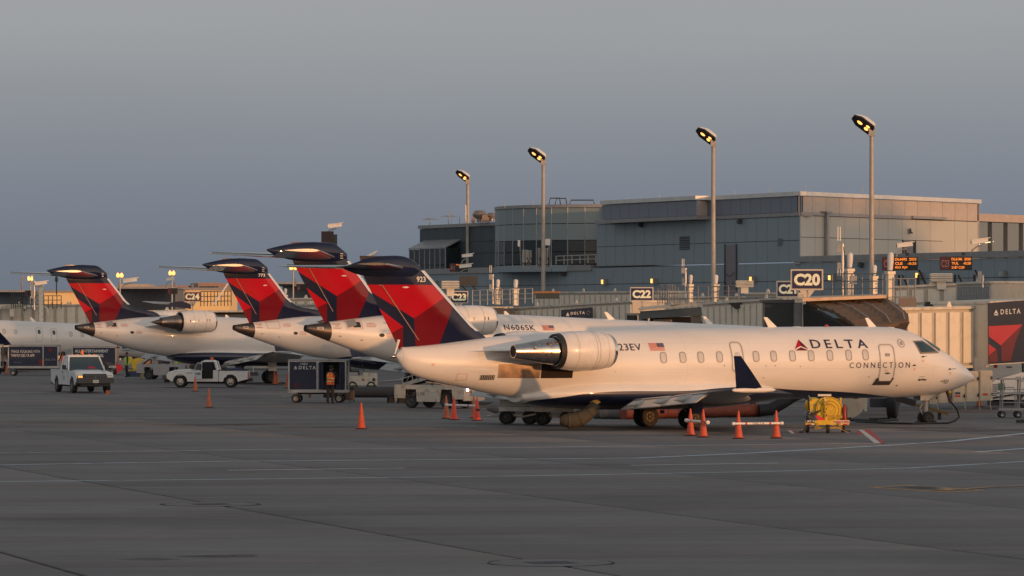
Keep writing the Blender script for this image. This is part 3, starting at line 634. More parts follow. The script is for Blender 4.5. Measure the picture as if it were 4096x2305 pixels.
# ---------- the seventy-seat jets behind
TI = .040
def tz(x): return -TI*x
T7 = [(-12.45,3.70,3.42,.10),(-12.2,3.75,3.30,.20),(-11.32,3.86,2.99,.40),(-9.82,4.03,2.50,.70),(-8.4,4.18,2.10,.95),(-7.0,4.24,1.85,1.14),(-5.2,4.26,1.62,1.27),(-2.5,4.22,1.55,1.33),(0,4.13,1.45,1.345)]
T7 += [(x, 4.13-TI*x, 1.45-TI*x, 1.345) for x in (3,6,9,12)]
T7 += [(13.2,3.55,.93,1.32),(13.9,3.44,.92,1.25),(14.6,3.17,.93,1.13),(15.4,2.75,.97,.93),(16.2,2.25,1.09,.66),(16.8,1.85,1.22,.38),(17.2,1.60,1.37,.12),(17.3,1.51,1.48,.02)]
B7 = Body(T7)
FM7 = fuse_mat('airliner_paint_far', [(-20,-1),(-7.5,.6),(-6.2,1.80),(-5,1.95),(0,1.92),(2,1.95),(4,1.60),(8,1.36),(13,1.02),(14.5,.8),(20,-1)])
def crj700(label, loc, regis, fleet=None, reg_x=-2.78, open_panel=True, small=False):
    root = thing('regional_jet', label, 'airliner', loc, PSI, 'regional jets parked nose-in at the gates')
    xs = [-12.45+i*.22 for i in range(134)]; xs = [x for x in xs if x < 16.9]+[17.0,17.12,17.2,17.27]
    xf = [x for x in xs if x >= -11.34]; xf[0] = -11.32
    B7.mesh(xf, FM7).build('fuselage', root)
    tcone = B7.mesh([-12.45,-12.38,-12.2,-11.9,-11.6,-11.321], TAILM).build('tail_cone', root)
    MB().lathe([(0,.0),(0,.11),(-.03,.15),(.05,.17)], (-12.45,0,3.56), (1,0,0), BLACK, 20).build('exhaust_opening', tcone)
    m = MB(); wrapped(ringpoly(rrect(-11.98,3.52,-11.70,3.62,.02), rrect(-11.95,3.54,-11.73,3.60,.015)), B7.pt, .012, AER, m); m.build('vent', tcone, fix=False)
    Fb = Body([(-6.0,1.9,1.55,.6),(-5,2.15,1.3,1.15),(-3.5,2.28,1.15,1.42),(0,2.25,1.08,1.46),(2.5,2.1,1.05,1.42),(4.5,1.8,1.1,1.1),(5.6,1.6,1.18,.7)])
    Fb.mesh([-6+i*.4 for i in range(30)], FM7).build('belly_fairing', root)
    plane_windows(B7, [-1.1+.79*i for i in range(18)], 0, root, lambda x: 3.12-TI*x)
    m = MB(); wtext(regis, reg_x, 3.49+0, 1.65, .245, lambda x, z, o: B7.pt(x, z-TI*(x-reg_x)*.5, o), NTXT, m, space=1.15, bold=.006); m.build('registration', root, fix=False)
    flag(-.72, 3.47, .62, .22, lambda x, z, o: B7.pt(x, z, o), root)
    # access panel, ports and warnings on the tail flank
    m = MB(); wrapped(ringpoly(rrect(-10.62,3.52,-9.86,3.90,.02), rrect(-10.60,3.54,-9.88,3.88,.02)), B7.pt, .012, DANGER, m)
    w = m.build('exhaust_duct', root, fix=False)
    if open_panel:
        m = MB(); wrapped([(-10.28,3.60),(-9.94,3.60),(-9.94,3.84),(-10.28,3.84)], B7.pt, .016, BLACK, m); m.build('opening', w, fix=False)
        p0 = B7.pt(-10.55,3.60,.03); m = MB(); m.add([B7.pt(-10.56,3.58,.03), B7.pt(-10.18,3.64,.14), B7.pt(-10.18,3.90,.14), B7.pt(-10.56,3.84,.03)], [(0,1,2,3)], GREYM); m.build('flap_door', w, fix=False)
    m = MB(); wrapped([(-9.0+.13*math.cos(a*.52), 3.25+.085*math.sin(a*.52)) for a in range(12)], B7.pt, .012, BLACK, m, dx=9); m.build('port', root, fix=False)
    m = MB()
    for tx, x, z, w2, h in (('DANGER',-11.25,3.72,.38,.055),('HOT',-11.13,3.63,.17,.055),('EXHAUST',-11.25,3.54,.40,.055),('DANGER NO',-9.62,3.75,.36,.045),('DE-ICING FLUID',-9.68,3.68,.48,.045),('IN THIS AREA',-9.65,3.61,.42,.045),('DANGER NO',-8.75,3.30,.34,.045),('DE-ICING FLUID',-8.80,3.23,.46,.045),('IN THIS AREA',-8.77,3.16,.40,.045)):
        wtext(tx, x, z, w2, h, B7.pt, DANGER, m, bold=.02)
    m.build('stencil', root, fix=False)
    m = MB(); 
    for x, z in ((-11.0,3.20),(-10.0,3.02)): wrapped([(x,z),(x+.13,z),(x+.13,z+.025),(x,z+.025)], B7.pt, .012, BLACK, m)
    m.build('drain_port', root, fix=False)
    blade(root, 3.7, 3.95, .38); blade(root, 9.2, 3.72, .40); blade(root, -2.0, 4.2, .16, .3, .1)
    blade(root, -9.35, 4.03, .14, .2, .12, 'strake')
    m = MB(); m.tube((-9.6,0,2.42),(-9.6,-.0,2.3),.03,DARKM); m.box((-9.6,0,2.28),(.3,.08,.06),DARKM); m.build('tail_fitting', root)
    A=(-12.82,6.12,-10.9,5.03); Bv=(-10.9,5.03,-10.88,3.96); C=(-12.43,5.42,-11.38,4.72); D=(-11.38,4.72,-11.29,3.95); E2=(-11.86,4.5,-11.38,4.72); Fs=((-10.9,5.03,-9.62,5.76),(-9.82,4.01,-9.27,5.18))
    TE = lin([(3.7,-11.45),(3.94,-11.56),(6.58,-13.10),(7.45,-13.2)]); LE = lin([(3.7,-6.3),(4.21,-6.6),(4.55,-7.0),(4.70,-8.14),(4.84,-8.60),(5.23,-9.11),(5.77,-9.54),(6.59,-10.24),(7.08,-10.62),(7.30,-10.85),(7.42,-11.2),(7.47,-11.7)])
    fin, FN = make_fin(TE, LE, (3.7, 7.46), .20, livery(6.33, A, Bv, C, D, E2, Fs), [(-14,6.33,0,6.33), A, Bv, C, D, E2, Fs[0], Fs[1], (A[2],0,A[2],9), (C[2],0,C[2],9)], root, 30)
    strip_le(LE, 5.0, 6.62, root, mat('leading_edge_metal'))
    if fleet:
        m = MB(); wtext(fleet, -10.98, 6.44, .42, .17, FN, WTXT, m, off=.02, bold=.015); m.build('fleet_number', root, fix=False)
    m = MB(); m.path([FN(-12.35+.115*k, 6.36-.185*k, .012) for k in range(12)], .018, mat('rudder_hinge_line'), 5); m.build('rudder_hinge', root)
    m = MB(); m.lathe([(0,0),(.08,.03),(.2,.03),(.28,0)], FN(-10.7,5.95,.01), (1,0,0), AER, 8); m.build('fin_fitting', root)
    bullet([(-14.4,7.13,7.06,.02),(-13.9,7.25,6.82,.13),(-13.1,7.40,6.64,.18),(-12.2,7.475,6.55,.20),(-11.5,7.46,6.53,.20),(-11.0,7.41,6.54,.18),(-10.7,7.22,6.6,.15),(-10.35,6.95,6.7,.02)], root)
    for s in (-1, 1): tailplane(s, (-14.2,-11.1), (-15.6,-13.9), 6.80, 7.0, 4.2, .34, .15, root, STABL if s < 0 else STABG, STABE if s < 0 else STABG)  # far half coloured dark, standing in for its shaded underside
    m = MB(); 
    for z in (6.75, 6.85, 6.95): m.box((-10.72,-.18,z),(.14,.03,.02),AER)
    m.build('vortex_generator', root)
    for s in (-1, 1):
        y = s*2.3; z = 3.91
        n = MB().lathe([(0,.52),(.05,.60),(.3,.66),(1.0,.70),(1.6,.70),(2.15,.645),(2.3,.60),(2.36,.55),(2.3,.51),(1.8,.52)], (-6.42, y, z), (1,0,0), NACW, 36).build('engine_nacelle', root)
        MB().lathe([(2.25,.622),(2.33,.59),(2.375,.55),(2.34,.51),(2.2,.505)], (-6.42,y,z), (1,0,0), CHROME, 36).build('inlet_lip', n)
        MB().lathe([(2.0,0),(2.0,.51)], (-6.42,y,z), (1,0,0), BLACK, 24).build('fan', n)
        MB().lathe([(0,.54),(-.02,.605),(.06,.62)], (-6.44,y,z), (1,0,0), BLACK, 36).build('nozzle_edge', n)
        m = MB()
        for q, r in ((.75,.69),(1.55,.703)): m.lathe([(q,r),(q+.01,r+.004),(q+.02,r)], (-6.42,y,z), (1,0,0), mat('panel_joint'), 36)
        for dx, dz in ((.45,.05),(1.02,.08),(1.6,.1),(1.78,.1)): m.box((-6.42+dx, y+s*.68, z+dz), (.03,.04,.14), BLACK)
        m.build('panel_joint', n)
        c = MB().lathe([(0,.24),(0,.285),(.6,.37),(.62,.39),(1.4,.50)], (-7.72,y,z-.02), (1,0,0), EXHD, 32).build('exhaust_cone', root)
        MB().lathe([(-.72,.0),(-.55,.05),(-.1,.19),(.1,.26),(.3,.26)], (-7.72,y,z-.02), (1,0,0), TAILM, 20).build('exhaust_plug', c)
        P = MB(); P.loft([section(-8.2,-4.1,s*.85,3.60,.24), section(-7.2,-4.4,s*1.75,3.78,.20)], FM7); P.build('engine_pylon', root)
        wing(s, root, (-2.6,3.9), (-3.0,1.0), (-4.3,-2.9), 1.42, 2.1, .9, 11.4, (-4.2,-2.9,-4.5,-4.1))
        g = gear(root, 0, s*2.05, .42, .30, .5, 1.5, 'main_gear')
        MB().box((0, s*2.4, 1.1), (.6,.03,.6), WHITE, rot=(s*.15,0,0)).build('gear_door', g)
    gear(root, 15.0, 0, .23, .18, .36, 1.1, 'nose_gear')
    return root
EXHD = mat('burnt_exhaust_metal', (.27,.22,.19), .33, 1.0, var=.35, scale=3)
crj700('white regional jet marked N606SK, its tall unnumbered red tail just left of the nearest tail', (1.5,187.1,0), 'N606SK')
crj700('white regional jet with 773 on its tail, standing behind the baggage cart', (-4.8,231.1,0), 'N773SK', '773', open_panel=False)
crj700('white regional jet with the leftmost red tail, engine over the open-door pickup', (-16.4,256.0,0), 'N170PQ', reg_x=-.02)
def far_jet():
    """the fifth jet, seen only from wing to mid cabin"""
    root = crj700('white jet fuselage with two overwing exits, at the far left behind the leftmost red tail', (-41.95,322.5,0), 'N600LR')
    for o in [c for c in root.children if c.name.startswith('window')]:
        for k in list(o.children): bpy.data.objects.remove(k)
        bpy.data.objects.remove(o)
    plane_windows(B7, [-1.45,-.45,.55,1.55,6.36,7.36,8.2,9.0], 0, root, lambda x: 3.22-TI*x)
    for x in (3.59,4.88):
        d = door_ring(B7, ((x-.24, 2.55-TI*x), (x+.24, 3.60-TI*x)), root, 'emergency_exit', wd=.03)
        m = MB(); wrapped(rrect(x-.12,3.12-TI*x,x+.12,3.46-TI*x,.08), B7.pt, .02, mat('exit_window_glass', (.06,.09,.11), .1), m); m.build('window', d, fix=False)
far_jet()

# ------------------------------------------------------------------ ground
def concrete(name, col, rnd=.10):
    m = bpy.data.materials.new(name); m.use_nodes = True; t = m.node_tree; b = t.nodes['Principled BSDF']
    g = t.nodes.new('ShaderNodeNewGeometry'); mp_ = t.nodes.new('ShaderNodeMapping'); t.links.new(g.outputs['Position'], mp_.inputs[0])
    mp_.inputs['Rotation'].default_value = (0,0,R(-18)); mp_.inputs['Scale'].default_value = (.6,.8,1)
    n1 = t.nodes.new('ShaderNodeTexNoise'); n1.inputs['Scale'].default_value = .16; n1.inputs['Detail'].default_value = 9; n1.inputs['Roughness'].default_value = .62; t.links.new(mp_.outputs[0], n1.inputs[0])
    n2 = t.nodes.new('ShaderNodeTexNoise'); n2.inputs['Scale'].default_value = 2.2; n2.inputs['Detail'].default_value = 10; n2.inputs['Roughness'].default_value = .75; t.links.new(mp_.outputs[0], n2.inputs[0])
    mp3 = t.nodes.new('ShaderNodeMapping'); t.links.new(g.outputs['Position'], mp3.inputs[0]); mp3.inputs['Rotation'].default_value = (0,0,R(-71.8)); mp3.inputs['Scale'].default_value = (.05,1.3,1)
    n3 = t.nodes.new('ShaderNodeTexNoise'); n3.inputs['Scale'].default_value = .8; n3.inputs['Detail'].default_value = 6; t.links.new(mp3.outputs[0], n3.inputs[0])
    def rng(n, a, b_, c, d):
        r = t.nodes.new('ShaderNodeMapRange'); r.inputs['From Min'].default_value = a; r.inputs['From Max'].default_value = b_; r.inputs['To Min'].default_value = c; r.inputs['To Max'].default_value = d; t.links.new(n, r.inputs[0]); return r.outputs[0]
    def mul(a, b_):
        q = t.nodes.new('ShaderNodeMath'); q.operation = 'MULTIPLY'; t.links.new(a, q.inputs[0]); t.links.new(b_, q.inputs[1]); return q.outputs[0]
    oi = t.nodes.new('ShaderNodeObjectInfo')
    f = mul(mul(mul(rng(n1.outputs[0], .3, .7, .80, 1.16), rng(n2.outputs[0], .25, .75, .84, 1.14)), rng(n3.outputs[0], .3, .7, .84, 1.10)), rng(oi.outputs['Random'], 0, 1, 1-rnd, 1+rnd*.7))
    # oil stains
    n4 = t.nodes.new('ShaderNodeTexNoise'); n4.inputs['Scale'].default_value = .09; n4.inputs['Detail'].default_value = 7; t.links.new(g.outputs['Position'], n4.inputs[0])
    f = mul(f, rng(n4.outputs[0], .56, .70, 1.0, .62))
    v = t.nodes.new('ShaderNodeVectorMath'); v.operation = 'SCALE'; v.inputs[0].default_value = col; t.links.new(f, v.inputs['Scale']); t.links.new(v.outputs[0], b.inputs['Base Color'])
    b.inputs['Roughness'].default_value = .82
    bn = t.nodes.new('ShaderNodeBump'); bn.inputs['Strength'].default_value = .15; bn.inputs['Distance'].default_value = .01; t.links.new(n2.outputs[0], bn.inputs['Height']); t.links.new(bn.outputs[0], b.inputs['Normal'])
    return m
CONC = concrete('apron_concrete', (.156,.150,.150), .045); CONCF = concrete('far_apron_concrete', (.154,.148,.148), 0)
SEAL = mat('joint_sealant', (.03,.028,.027), .9)
g = MB().add([(-2500,-400,-.06),(2500,-400,-.06),(2500,9000,-.06),(-2500,9000,-.06)], [(0,1,2,3)], CONCF).build('ground'); g['kind'] = 'structure'
ap = bpy.data.objects.new('apron', None); COL.objects.link(ap); ap['kind'] = 'structure'
JA = Vector((.312,-.950,0)); JB = Vector((.950,.312,0)); P0 = 27.55; S = 7.53
ang = math.atan2(JB.y, JB.x)
slab_me = None; nsl = 0
def Wg(x, y): return Vector((x, y, 0))
cells = []
for i in range(-34, 34):
    for j in range(-60, 6):
        c = JB*(P0+S*(i+.5))+JA*(S*(j+.5))
        if 45 < c.y < 330 and abs(c.x) < .128*c.y+6.5: cells.append((c.y, c))
cells.sort(key=lambda a: a[0]); 
gap = .11
for y, c in cells:
    if slab_me is None:
        m = MB(); h = S/2-gap/2; m.add([(-h,-h,-.05),(h,-h,-.05),(h,h,-.05),(-h,h,-.05),(-h+.0,-h+.0,-.012),(h,-h,-.012),(h,h,-.012),(-h,h,-.012),(-h+.02,-h+.02,0),(h-.02,-h+.02,0),(h-.02,h-.02,0),(-h+.02,h-.02,0)], [(0,1,5,4),(1,2,6,5),(2,3,7,6),(3,0,4,7),(4,5,9,8),(5,6,10,9),(6,7,11,10),(7,4,8,11),(8,9,10,11)], CONC)
        o = m.build('concrete_slab', ap); slab_me = o.data
    elif nsl < 300: o = bpy.data.objects.new('concrete_slab', slab_me); COL.objects.link(o); o.parent = ap
    else: break
    nsl += 1; o.location = c; o.rotation_euler = (0, 0, ang)
ymax = y
m = MB(); m.add([(-30,40,-.035),(30,40,-.035),(60,ymax+8,-.035),(-60,ymax+8,-.035)], [(0,1,2,3)], SEAL); m.build('joint_sealant', ap)
if len(cells) > 300:
    m = MB(); h = S/2-gap/2
    for y, c in cells[300:]:
        q = [c+JB*a+JA*b for a, b in ((-h,-h),(h,-h),(h,h),(-h,h))]; m.add([p-Vector((0,0,0)) for p in q], [(0,1,2,3)], CONCF)
    m.build('far_concrete_slab', ap, stuff=True)
    m = MB(); m.add([(-60,ymax-8,-.034),(60,ymax-8,-.034),(80,345,-.034),(-80,345,-.034)], [(0,1,2,3)], SEAL); m.build('joint_sealant', ap)
# painted lines
def worn(name, col, wear=.5):
    m = mat(name, col, .7, var=.3, scale=3); t = m.node_tree; b = t.nodes['Principled BSDF']
    n = t.nodes.new('ShaderNodeTexNoise'); n.inputs['Scale'].default_value = 1.3; n.inputs['Detail'].default_value = 9
    g = t.nodes.new('ShaderNodeNewGeometry'); t.links.new(g.outputs['Position'], n.inputs[0])
    r = t.nodes.new('ShaderNodeMapRange'); r.inputs['From Min'].default_value = wear-.12; r.inputs['From Max'].default_value = wear+.12; r.inputs['To Min'].default_value = .25; t.links.new(n.outputs[0], r.inputs[0]); t.links.new(r.outputs[0], b.inputs['Alpha'])
    return m
LINEW = worn('worn_white_line_paint', (.62,.62,.64), .40); LINEB = worn('pale_blue_line_paint', (.50,.62,.70), .35)
LINER = worn('worn_red_line_paint', (.42,.035,.05), .32); LINEWS = worn('white_stripe_paint', (.60,.57,.52), .3); LINEY = worn('worn_yellow_paint', (.46,.25,.08), .36); LINEK = worn('black_marking_paint', (.012,.012,.02), .2)
STAIN = worn('oil_stain', (.035,.032,.032), .62)
def gline(pts, w, m, name, label=None, z=.004, parent=None, z1=None):
    P = [gp(*p) for p in pts]; Q = []
    for i in range(len(P)-1):
        n = max(2, int((P[i+1]-P[i]).length/4))
        for k in range(n): Q.append(P[i].lerp(P[i+1], k/n))
    Q.append(P[-1]); L_ = []; R_ = []
    for i, p in enumerate(Q):
        d = (Q[min(i+1, len(Q)-1)]-Q[max(i-1, 0)]).normalized(); n = Vector((-d.y, d.x, 0))*w/2
        L_.append((p.x+n.x, p.y+n.y, z)); R_.append((p.x-n.x, p.y-n.y, z))
    k = len(Q); mb = MB().add(L_+R_, [(i, i+1, k+i+1, k+i) for i in range(k-1)], m)
    o = mb.build(name, parent, fix=False); 
    if parent is None: o['kind'] = 'structure'
    return o
for sx, sy, sr in ((600,2237,.30),(903,2225,.42),(860,1700,1.3),(1010,1697,.9),(1330,1709,1.1),(2300,1722,1.4),(3330,1712,1.2),(3720,1712,1.4),(3900,1722,1.6)):
    c_ = gp(sx, sy); n_ = 18; MB().add([(c_.x+sr*1.5*(1+.3*math.sin(3*a+sx))*math.cos(a), c_.y+sr*(1+.3*math.cos(2*a+sx))*math.sin(a), .003) for a in [2*math.pi*i/n_ for i in range(n_)]], [tuple(range(n_))], STAIN).build('oil_stain', ap, fix=False)
gline([(-60,1673),(1000,1673),(2000,1675),(2300,1677)], .26, LINEW, 'lane_line')
gline([(-60,1813),(764,1803),(1000,1799),(2048,1791),(2700,1783),(3500,1774),(3700,1773)], .22, LINEW, 'lane_line')
gline([(-60,1861),(900,1846),(2048,1837),(2550,1833),(3002,1813),(3500,1785),(3800,1766),(3950,1750),(4130,1731)], .27, LINEB, 'lane_line')
gline([(910,1882),(1618,1873)], .24, LINEW, 'lane_dash'); gline([(2525,1862),(3113,1853)], .24, LINEB, 'lane_dash'); gline([(3904,1809),(4120,1793)], .26, LINEB, 'lane_dash')
gline([(-60,1928),(1000,1917),(2048,1905),(3000,1888),(3638,1873),(4130,1845)], .20, LINEB, 'lane_line')
gline([(-60,1571),(1200,1574),(1560,1574)], .3, LINEW, 'lane_line'); gline([(0,1545),(1100,1546)], .3, LINEW, 'lane_line')
gline([(1500,1528),(1640,1515)], .3, LINEW, 'lane_line')
# red and white safety stripe near the nose
def quad(pts, m, name, z=.004, parent=None):
    o = MB().add([tuple(gp(*p)[:2])+(z,) for p in pts], [tuple(range(len(pts)))], m).build(name, parent, fix=False)
    if parent is None: o['kind'] = 'structure'
    return o
quad([(3434,1720),(3452,1720),(3526,1775),(3499,1775)], LINEWS, 'safety_stripe'); quad([(3452.5,1720),(3482,1720),(3542,1775),(3527,1775)], LINER, 'safety_stripe')
quad([(3424,1724),(3434,1724),(3457,1738),(3432,1738)], LINER, 'safety_stripe')
quad([(3150,1723),(3166,1723),(3178,1735),(3168,1736)], LINEWS, 'safety_stripe'); quad([(3166.5,1723),(3176,1723),(3189,1735),(3178.5,1735)], LINER, 'safety_stripe')
mk = bpy.data.objects.new('painted_marking', None); COL.objects.link(mk); mk['kind'] = 'structure'
BX = [(3470,1950),(3620,1941),(3945,1961),(3800,1971)]
quad(BX, LINEY, 'marking_border', .004, mk); quad([(3510,1950),(3622,1944),(3905,1961),(3795,1967.5)], concrete('marking_field', (.11,.10,.095)), 'marking_field', .008, mk)
quad([(3610,1950),(3680,1947),(3770,1954),(3690,1958)], LINEK, 'marking_figure', .012, mk); quad([(3740,1958),(3790,1955),(3830,1960),(3790,1964)], LINEY, 'marking_figure', .012, mk)
gline([(3860,1956),(3960,1948),(4130,1941)], .16, LINEY, 'guide_line'); gline([(3860,1960),(3960,1952),(4130,1945)], .1, LINEK, 'guide_line')
# manholes: round concrete collar, broken tar edge, grated lid
def manhole(px, py, rx, label):
    c = gp(px, py); r = rx/FOC*c.y; y = c.y
    o = thing('manhole', label, 'manhole', c, 0, 'manholes in the apron')
    m = MB(); n = 64; a = []; b = []; cc = []
    for k in range(n):
        t = 2*math.pi*k/n; j = random.uniform(-.02,.05)*r if random.random() < .8 else -.035*r
        wgt = 1.0 if math.sin(t) > -.25 or abs(math.cos(t)) > .88 else .1
        a.append((math.cos(t)*r*(1.0+max(0, .022+j/r)*wgt*1.4), math.sin(t)*r*(1.0+max(0, .022+j/r)*wgt*1.4), .006)); b.append((math.cos(t)*r*.985, math.sin(t)*r*.985, .006)); cc.append((math.cos(t)*r*.99, math.sin(t)*r*.99, .002))
    m.add(a+b, [(k, (k+1) % n, n+(k+1) % n, n+k) for k in range(n)], mat('crumbling_tar', (.012,.012,.010), .95)); m.build('tar_edge', o, fix=False)
    m = MB(); m.add([(x*.985/.99, y_, .004) for x, y_, z in cc], [tuple(range(n))], CONCF); m.build('concrete_collar', o, fix=False)
    w = r*.42; m = MB(); m.box((0,0,.006), (w*2*.9, w*1.5, .004), mat('grate_frame', (.03,.035,.055), .5, .4), rot=(0,0,R(18))); lid = m.build('lid', o)
    m = MB(); q = Euler((0,0,R(18))).to_matrix()
    for i in range(12):
        for k in range(9):
            p = q @ Vector(((i-5.5)*w*2*.9/12.5, (k-4)*w*1.5/9.5, .0095)); m.box(p, (w*.085, w*.085, .003), mat('grate_stud', (.05,.055,.08), .45, .5), rot=(0,0,R(18)+.785))
    m.build('tread_stud', lid, stuff=True)
manhole(843, 2018, 190, 'manhole with a grated lid in a round concrete collar, on the bare apron at left')
manhole(2203, 2252, 250, 'manhole with a grated lid at the bottom edge of the picture')

# ------------------------------------------------------------------ trees behind the camera side of the field that shade and reflect
def tree_row():
    prof = [(20,12),(60,13),(84,12),(93,4.5),(104,4.5),(110,6),(116,9.2),(122,10.2),(130,9.6),(142,10.6),(150,14.6),(160,17.0),(168,17.0),(173,15.4),(188,15.2),(192,18),(198,19.3),(206,25.5),(216,26.4),(228,26),(240,17),(270,16),(300,15),(340,15)]
    LEAF = mat('dark_tree_foliage', (.035,.05,.02), .9, var=.4, scale=.4)
    rnd = random.Random(3); f = lin(prof); m = MB(); vs = []; fs = []
    p = 20.0
    while p < 340:
        H = f(p)
        for q in range(int(H*3.0)):
            z = rnd.random()**.9*H*(1+rnd.uniform(-.04,.03)); s = rnd.uniform(.5,1.3)
            c = Vector((p*.7071+60*.7071, p*.7071-60*.7071, z))+Vector((rnd.uniform(-1,1)*2.2, rnd.uniform(-1,1)*2.2, 0))
            k = len(vs)
            for _ in range(3): vs.append(tuple(c+Vector((rnd.gauss(0,1), rnd.gauss(0,1), rnd.gauss(0,.8)))*s*.7))
            fs.append((k, k+1, k+2))
        p += .45
    m.add(vs, fs, LEAF)
    # the dense inner mass
    ps = [20+2*i for i in range(161)]; ring = []
    vs = []
    for p in ps:
        H = f(p)*(.93+.05*math.sin(p*.9)+.02*math.sin(p*2.3)); c = Vector((p*.7071+60*.7071, p*.7071-60*.7071, 0)); d = Vector((.7071,-.7071,0))
        vs.append([tuple(c-d*1.8), tuple(c-d*1.5+Vector((0,0,H*.7))), tuple(c+Vector((0,0,H))), tuple(c+d*1.5+Vector((0,0,H*.7))), tuple(c+d*1.8)])
    m.loft(vs, LEAF, close=False, capa=False, capb=False, smooth=False)
    o = m.build('tree_row', stuff=True, fix=False); return o
tree_row()

# ------------------------------------------------------------------ terminal
U = Vector((-.492,.870,0)); UN = Vector((-.870,-.492,0)); V = Vector((.625,.781,0)); VN = Vector((.781,-.625,0)); K0 = Vector((20.6,286.0,0))
TEAL = mat('teal_grey_wall_panel', (.24,.305,.345), .5, .1, var=.06, scale=.25, dirt=.05); TEALD = mat('slate_blue_wall_panel', (.185,.215,.265), .5, .1, var=.06, scale=.25)
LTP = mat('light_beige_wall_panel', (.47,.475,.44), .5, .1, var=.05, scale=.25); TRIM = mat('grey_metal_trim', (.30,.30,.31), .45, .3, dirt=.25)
COPE = mat('pale_metal_coping', (.62,.62,.60), .35, .4); DKWALL = mat('joint_shadow_backing', (.03,.035,.04), .8); DKTEAL = mat('dark_slate_panel', (.05,.072,.09), .5, .1); GRN = mat('green_grey_glass', (.018,.028,.034), .25)
MULL = mat('window_mullion', (.33,.36,.38), .5, .3); MAUVE = mat('mauve_grey_door', (.20,.19,.22), .5)
term = thing('terminal_building', 'long teal panelled terminal with curved glass bay and sunlit upper block', 'building', (0,0,0))
def wall(o, d, n, length, rows, w, m, parent, backing=True, name='wall_panel', gap=.03, start=0.0, skip=None, nm=None):
    """panels on a plane: o origin at z=0, d along, n outward; rows = [(z0, z1)]"""
    if backing:
        z0 = min(r[0] for r in rows); z1 = max(r[1] for r in rows); a = o-n*.08+d*.22; b = a+d*(length-.44); q = n*-.2
        MB().add([a+Vector((0,0,z0)), b+Vector((0,0,z0)), b+Vector((0,0,z1)), a+Vector((0,0,z1)), a+q+Vector((0,0,z0)), b+q+Vector((0,0,z0)), b+q+Vector((0,0,z1)), a+q+Vector((0,0,z1))], [(0,1,2,3),(7,6,5,4),(0,4,5,1),(1,5,6,2),(2,6,7,3),(3,7,4,0)], DKWALL).build('wall', parent)
    rz = math.atan2(d.y, d.x); nn = max(1, round(length/w)); w = length/nn; first = None
    for z0, z1 in rows:
        src = None
        for k in range(nn):
            c = o+d*(w*(k+.5))+Vector((0,0,(z0+z1)/2))-n*.03
            if skip and skip(w*(k+.5), (z0+z1)/2): continue
            if src is None:
                src = MB().box((0,0,0), (w-gap, .06, z1-z0-gap), m).build(name, parent); src.location = c; src.rotation_euler = (0,0,rz)
            else: inst(name, src, parent, c, (0,0,rz))
def slab(o, d, n, length, z0, z1, out, inn, m, name, parent):
    a = o+n*out; b = a+d*length; c = o-n*inn+d*length; e = o-n*inn
    return MB().add([p+Vector((0,0,z)) for z in (z0, z1) for p in (a, b, c, e)], [(3,2,1,0),(4,5,6,7),(0,1,5,4),(1,2,6,5),(2,3,7,6),(3,0,4,7)], m).build(name, parent)
# lower wall, both sides of the corner
Lo = K0-U*32
door_k = [(28.5-0, 0)]
wall(Lo, U, UN, 32.0, [(4.2,6.86),(6.87,8.15)], 1.46, TEAL, term)
wall(K0, U, UN, 62.0, [(4.2,6.86),(6.87,8.15)], 1.43, TEAL, term)
slab(Lo, U, UN, 32.0, 8.2, 8.62, .12, 1.2, TRIM, 'parapet', term)
slab(K0+U*29.2, U, UN, 32.8, 7.95, 8.40, .12, 9.5, TRIM, 'parapet', term)
slab(Lo, U, UN, 94, 0.0, 1.2, -.3, .6, DKTEAL, 'base_wall', term)
slab(Lo, U, UN, 94, 4.02, 4.14, .10, .3, TRIM, 'sill', term)
for k in range(64):   # ribbon window under the panels
    a = Lo+U*(1.465*k)
    if k == 0: pn = slab(a+U*.04, U, UN, 1.385, 1.2, 3.98, -.12, .2, GRN, 'window', term); pn_o = a
    else: inst('window', pn, term, a-pn_o)
m = MB()
for k in range(65):
    a = Lo+U*(1.465*k); m.tube(a-UN*.05+Vector((0,0,1.2)), a-UN*.05+Vector((0,0,4.0)), .05, MULL, n=4)
m.build('mullion', term, stuff=True)
# upper block on the left face
def zone(k0, k1, rows, w, m, off=0.0, **kw): wall(K0+U*k0-UN*off, U, UN, k1-k0, rows, w, m, term, **kw)
def near_door(s, z): return 8.3 < s < 9.8 and 8 < z < 10.2
zone(0, 28.5, [(8.25,9.77),(9.78,11.5)], 1.425, TEAL, skip=None)
slab(K0, U, UN, 28.5, 11.52, 11.78, .10, 1.1, TRIM, 'ledge', term)
zone(0.0, 13.4, [(11.8,12.95)], 1.3, TEALD, off=.12)
JK = 12.1; JO = 1.1
zone(JK, 25.9, [(11.8,12.95)], 1.33, TEALD, off=-JO)
wall(K0+U*JK+UN*JO, V, VN, 1.5, [(11.8,12.95)], 1.1, mat('sun_pink_wall_panel', (.44,.40,.365), .5), term)  # pink tint puts low sunlight into the panel colour
slab(K0+U*JK, U, UN, 13.8, 11.53, 11.79, JO+.1, .2, TRIM, 'soffit', term)
slab(K0-UN*.12, U, UN, 13.6, 12.97, 13.27, .14, .4, COPE, 'roof_edge', term); slab(K0+U*JK, U, UN, 13.8, 12.98, 13.28, JO+.14, .4, COPE, 'roof_edge', term)
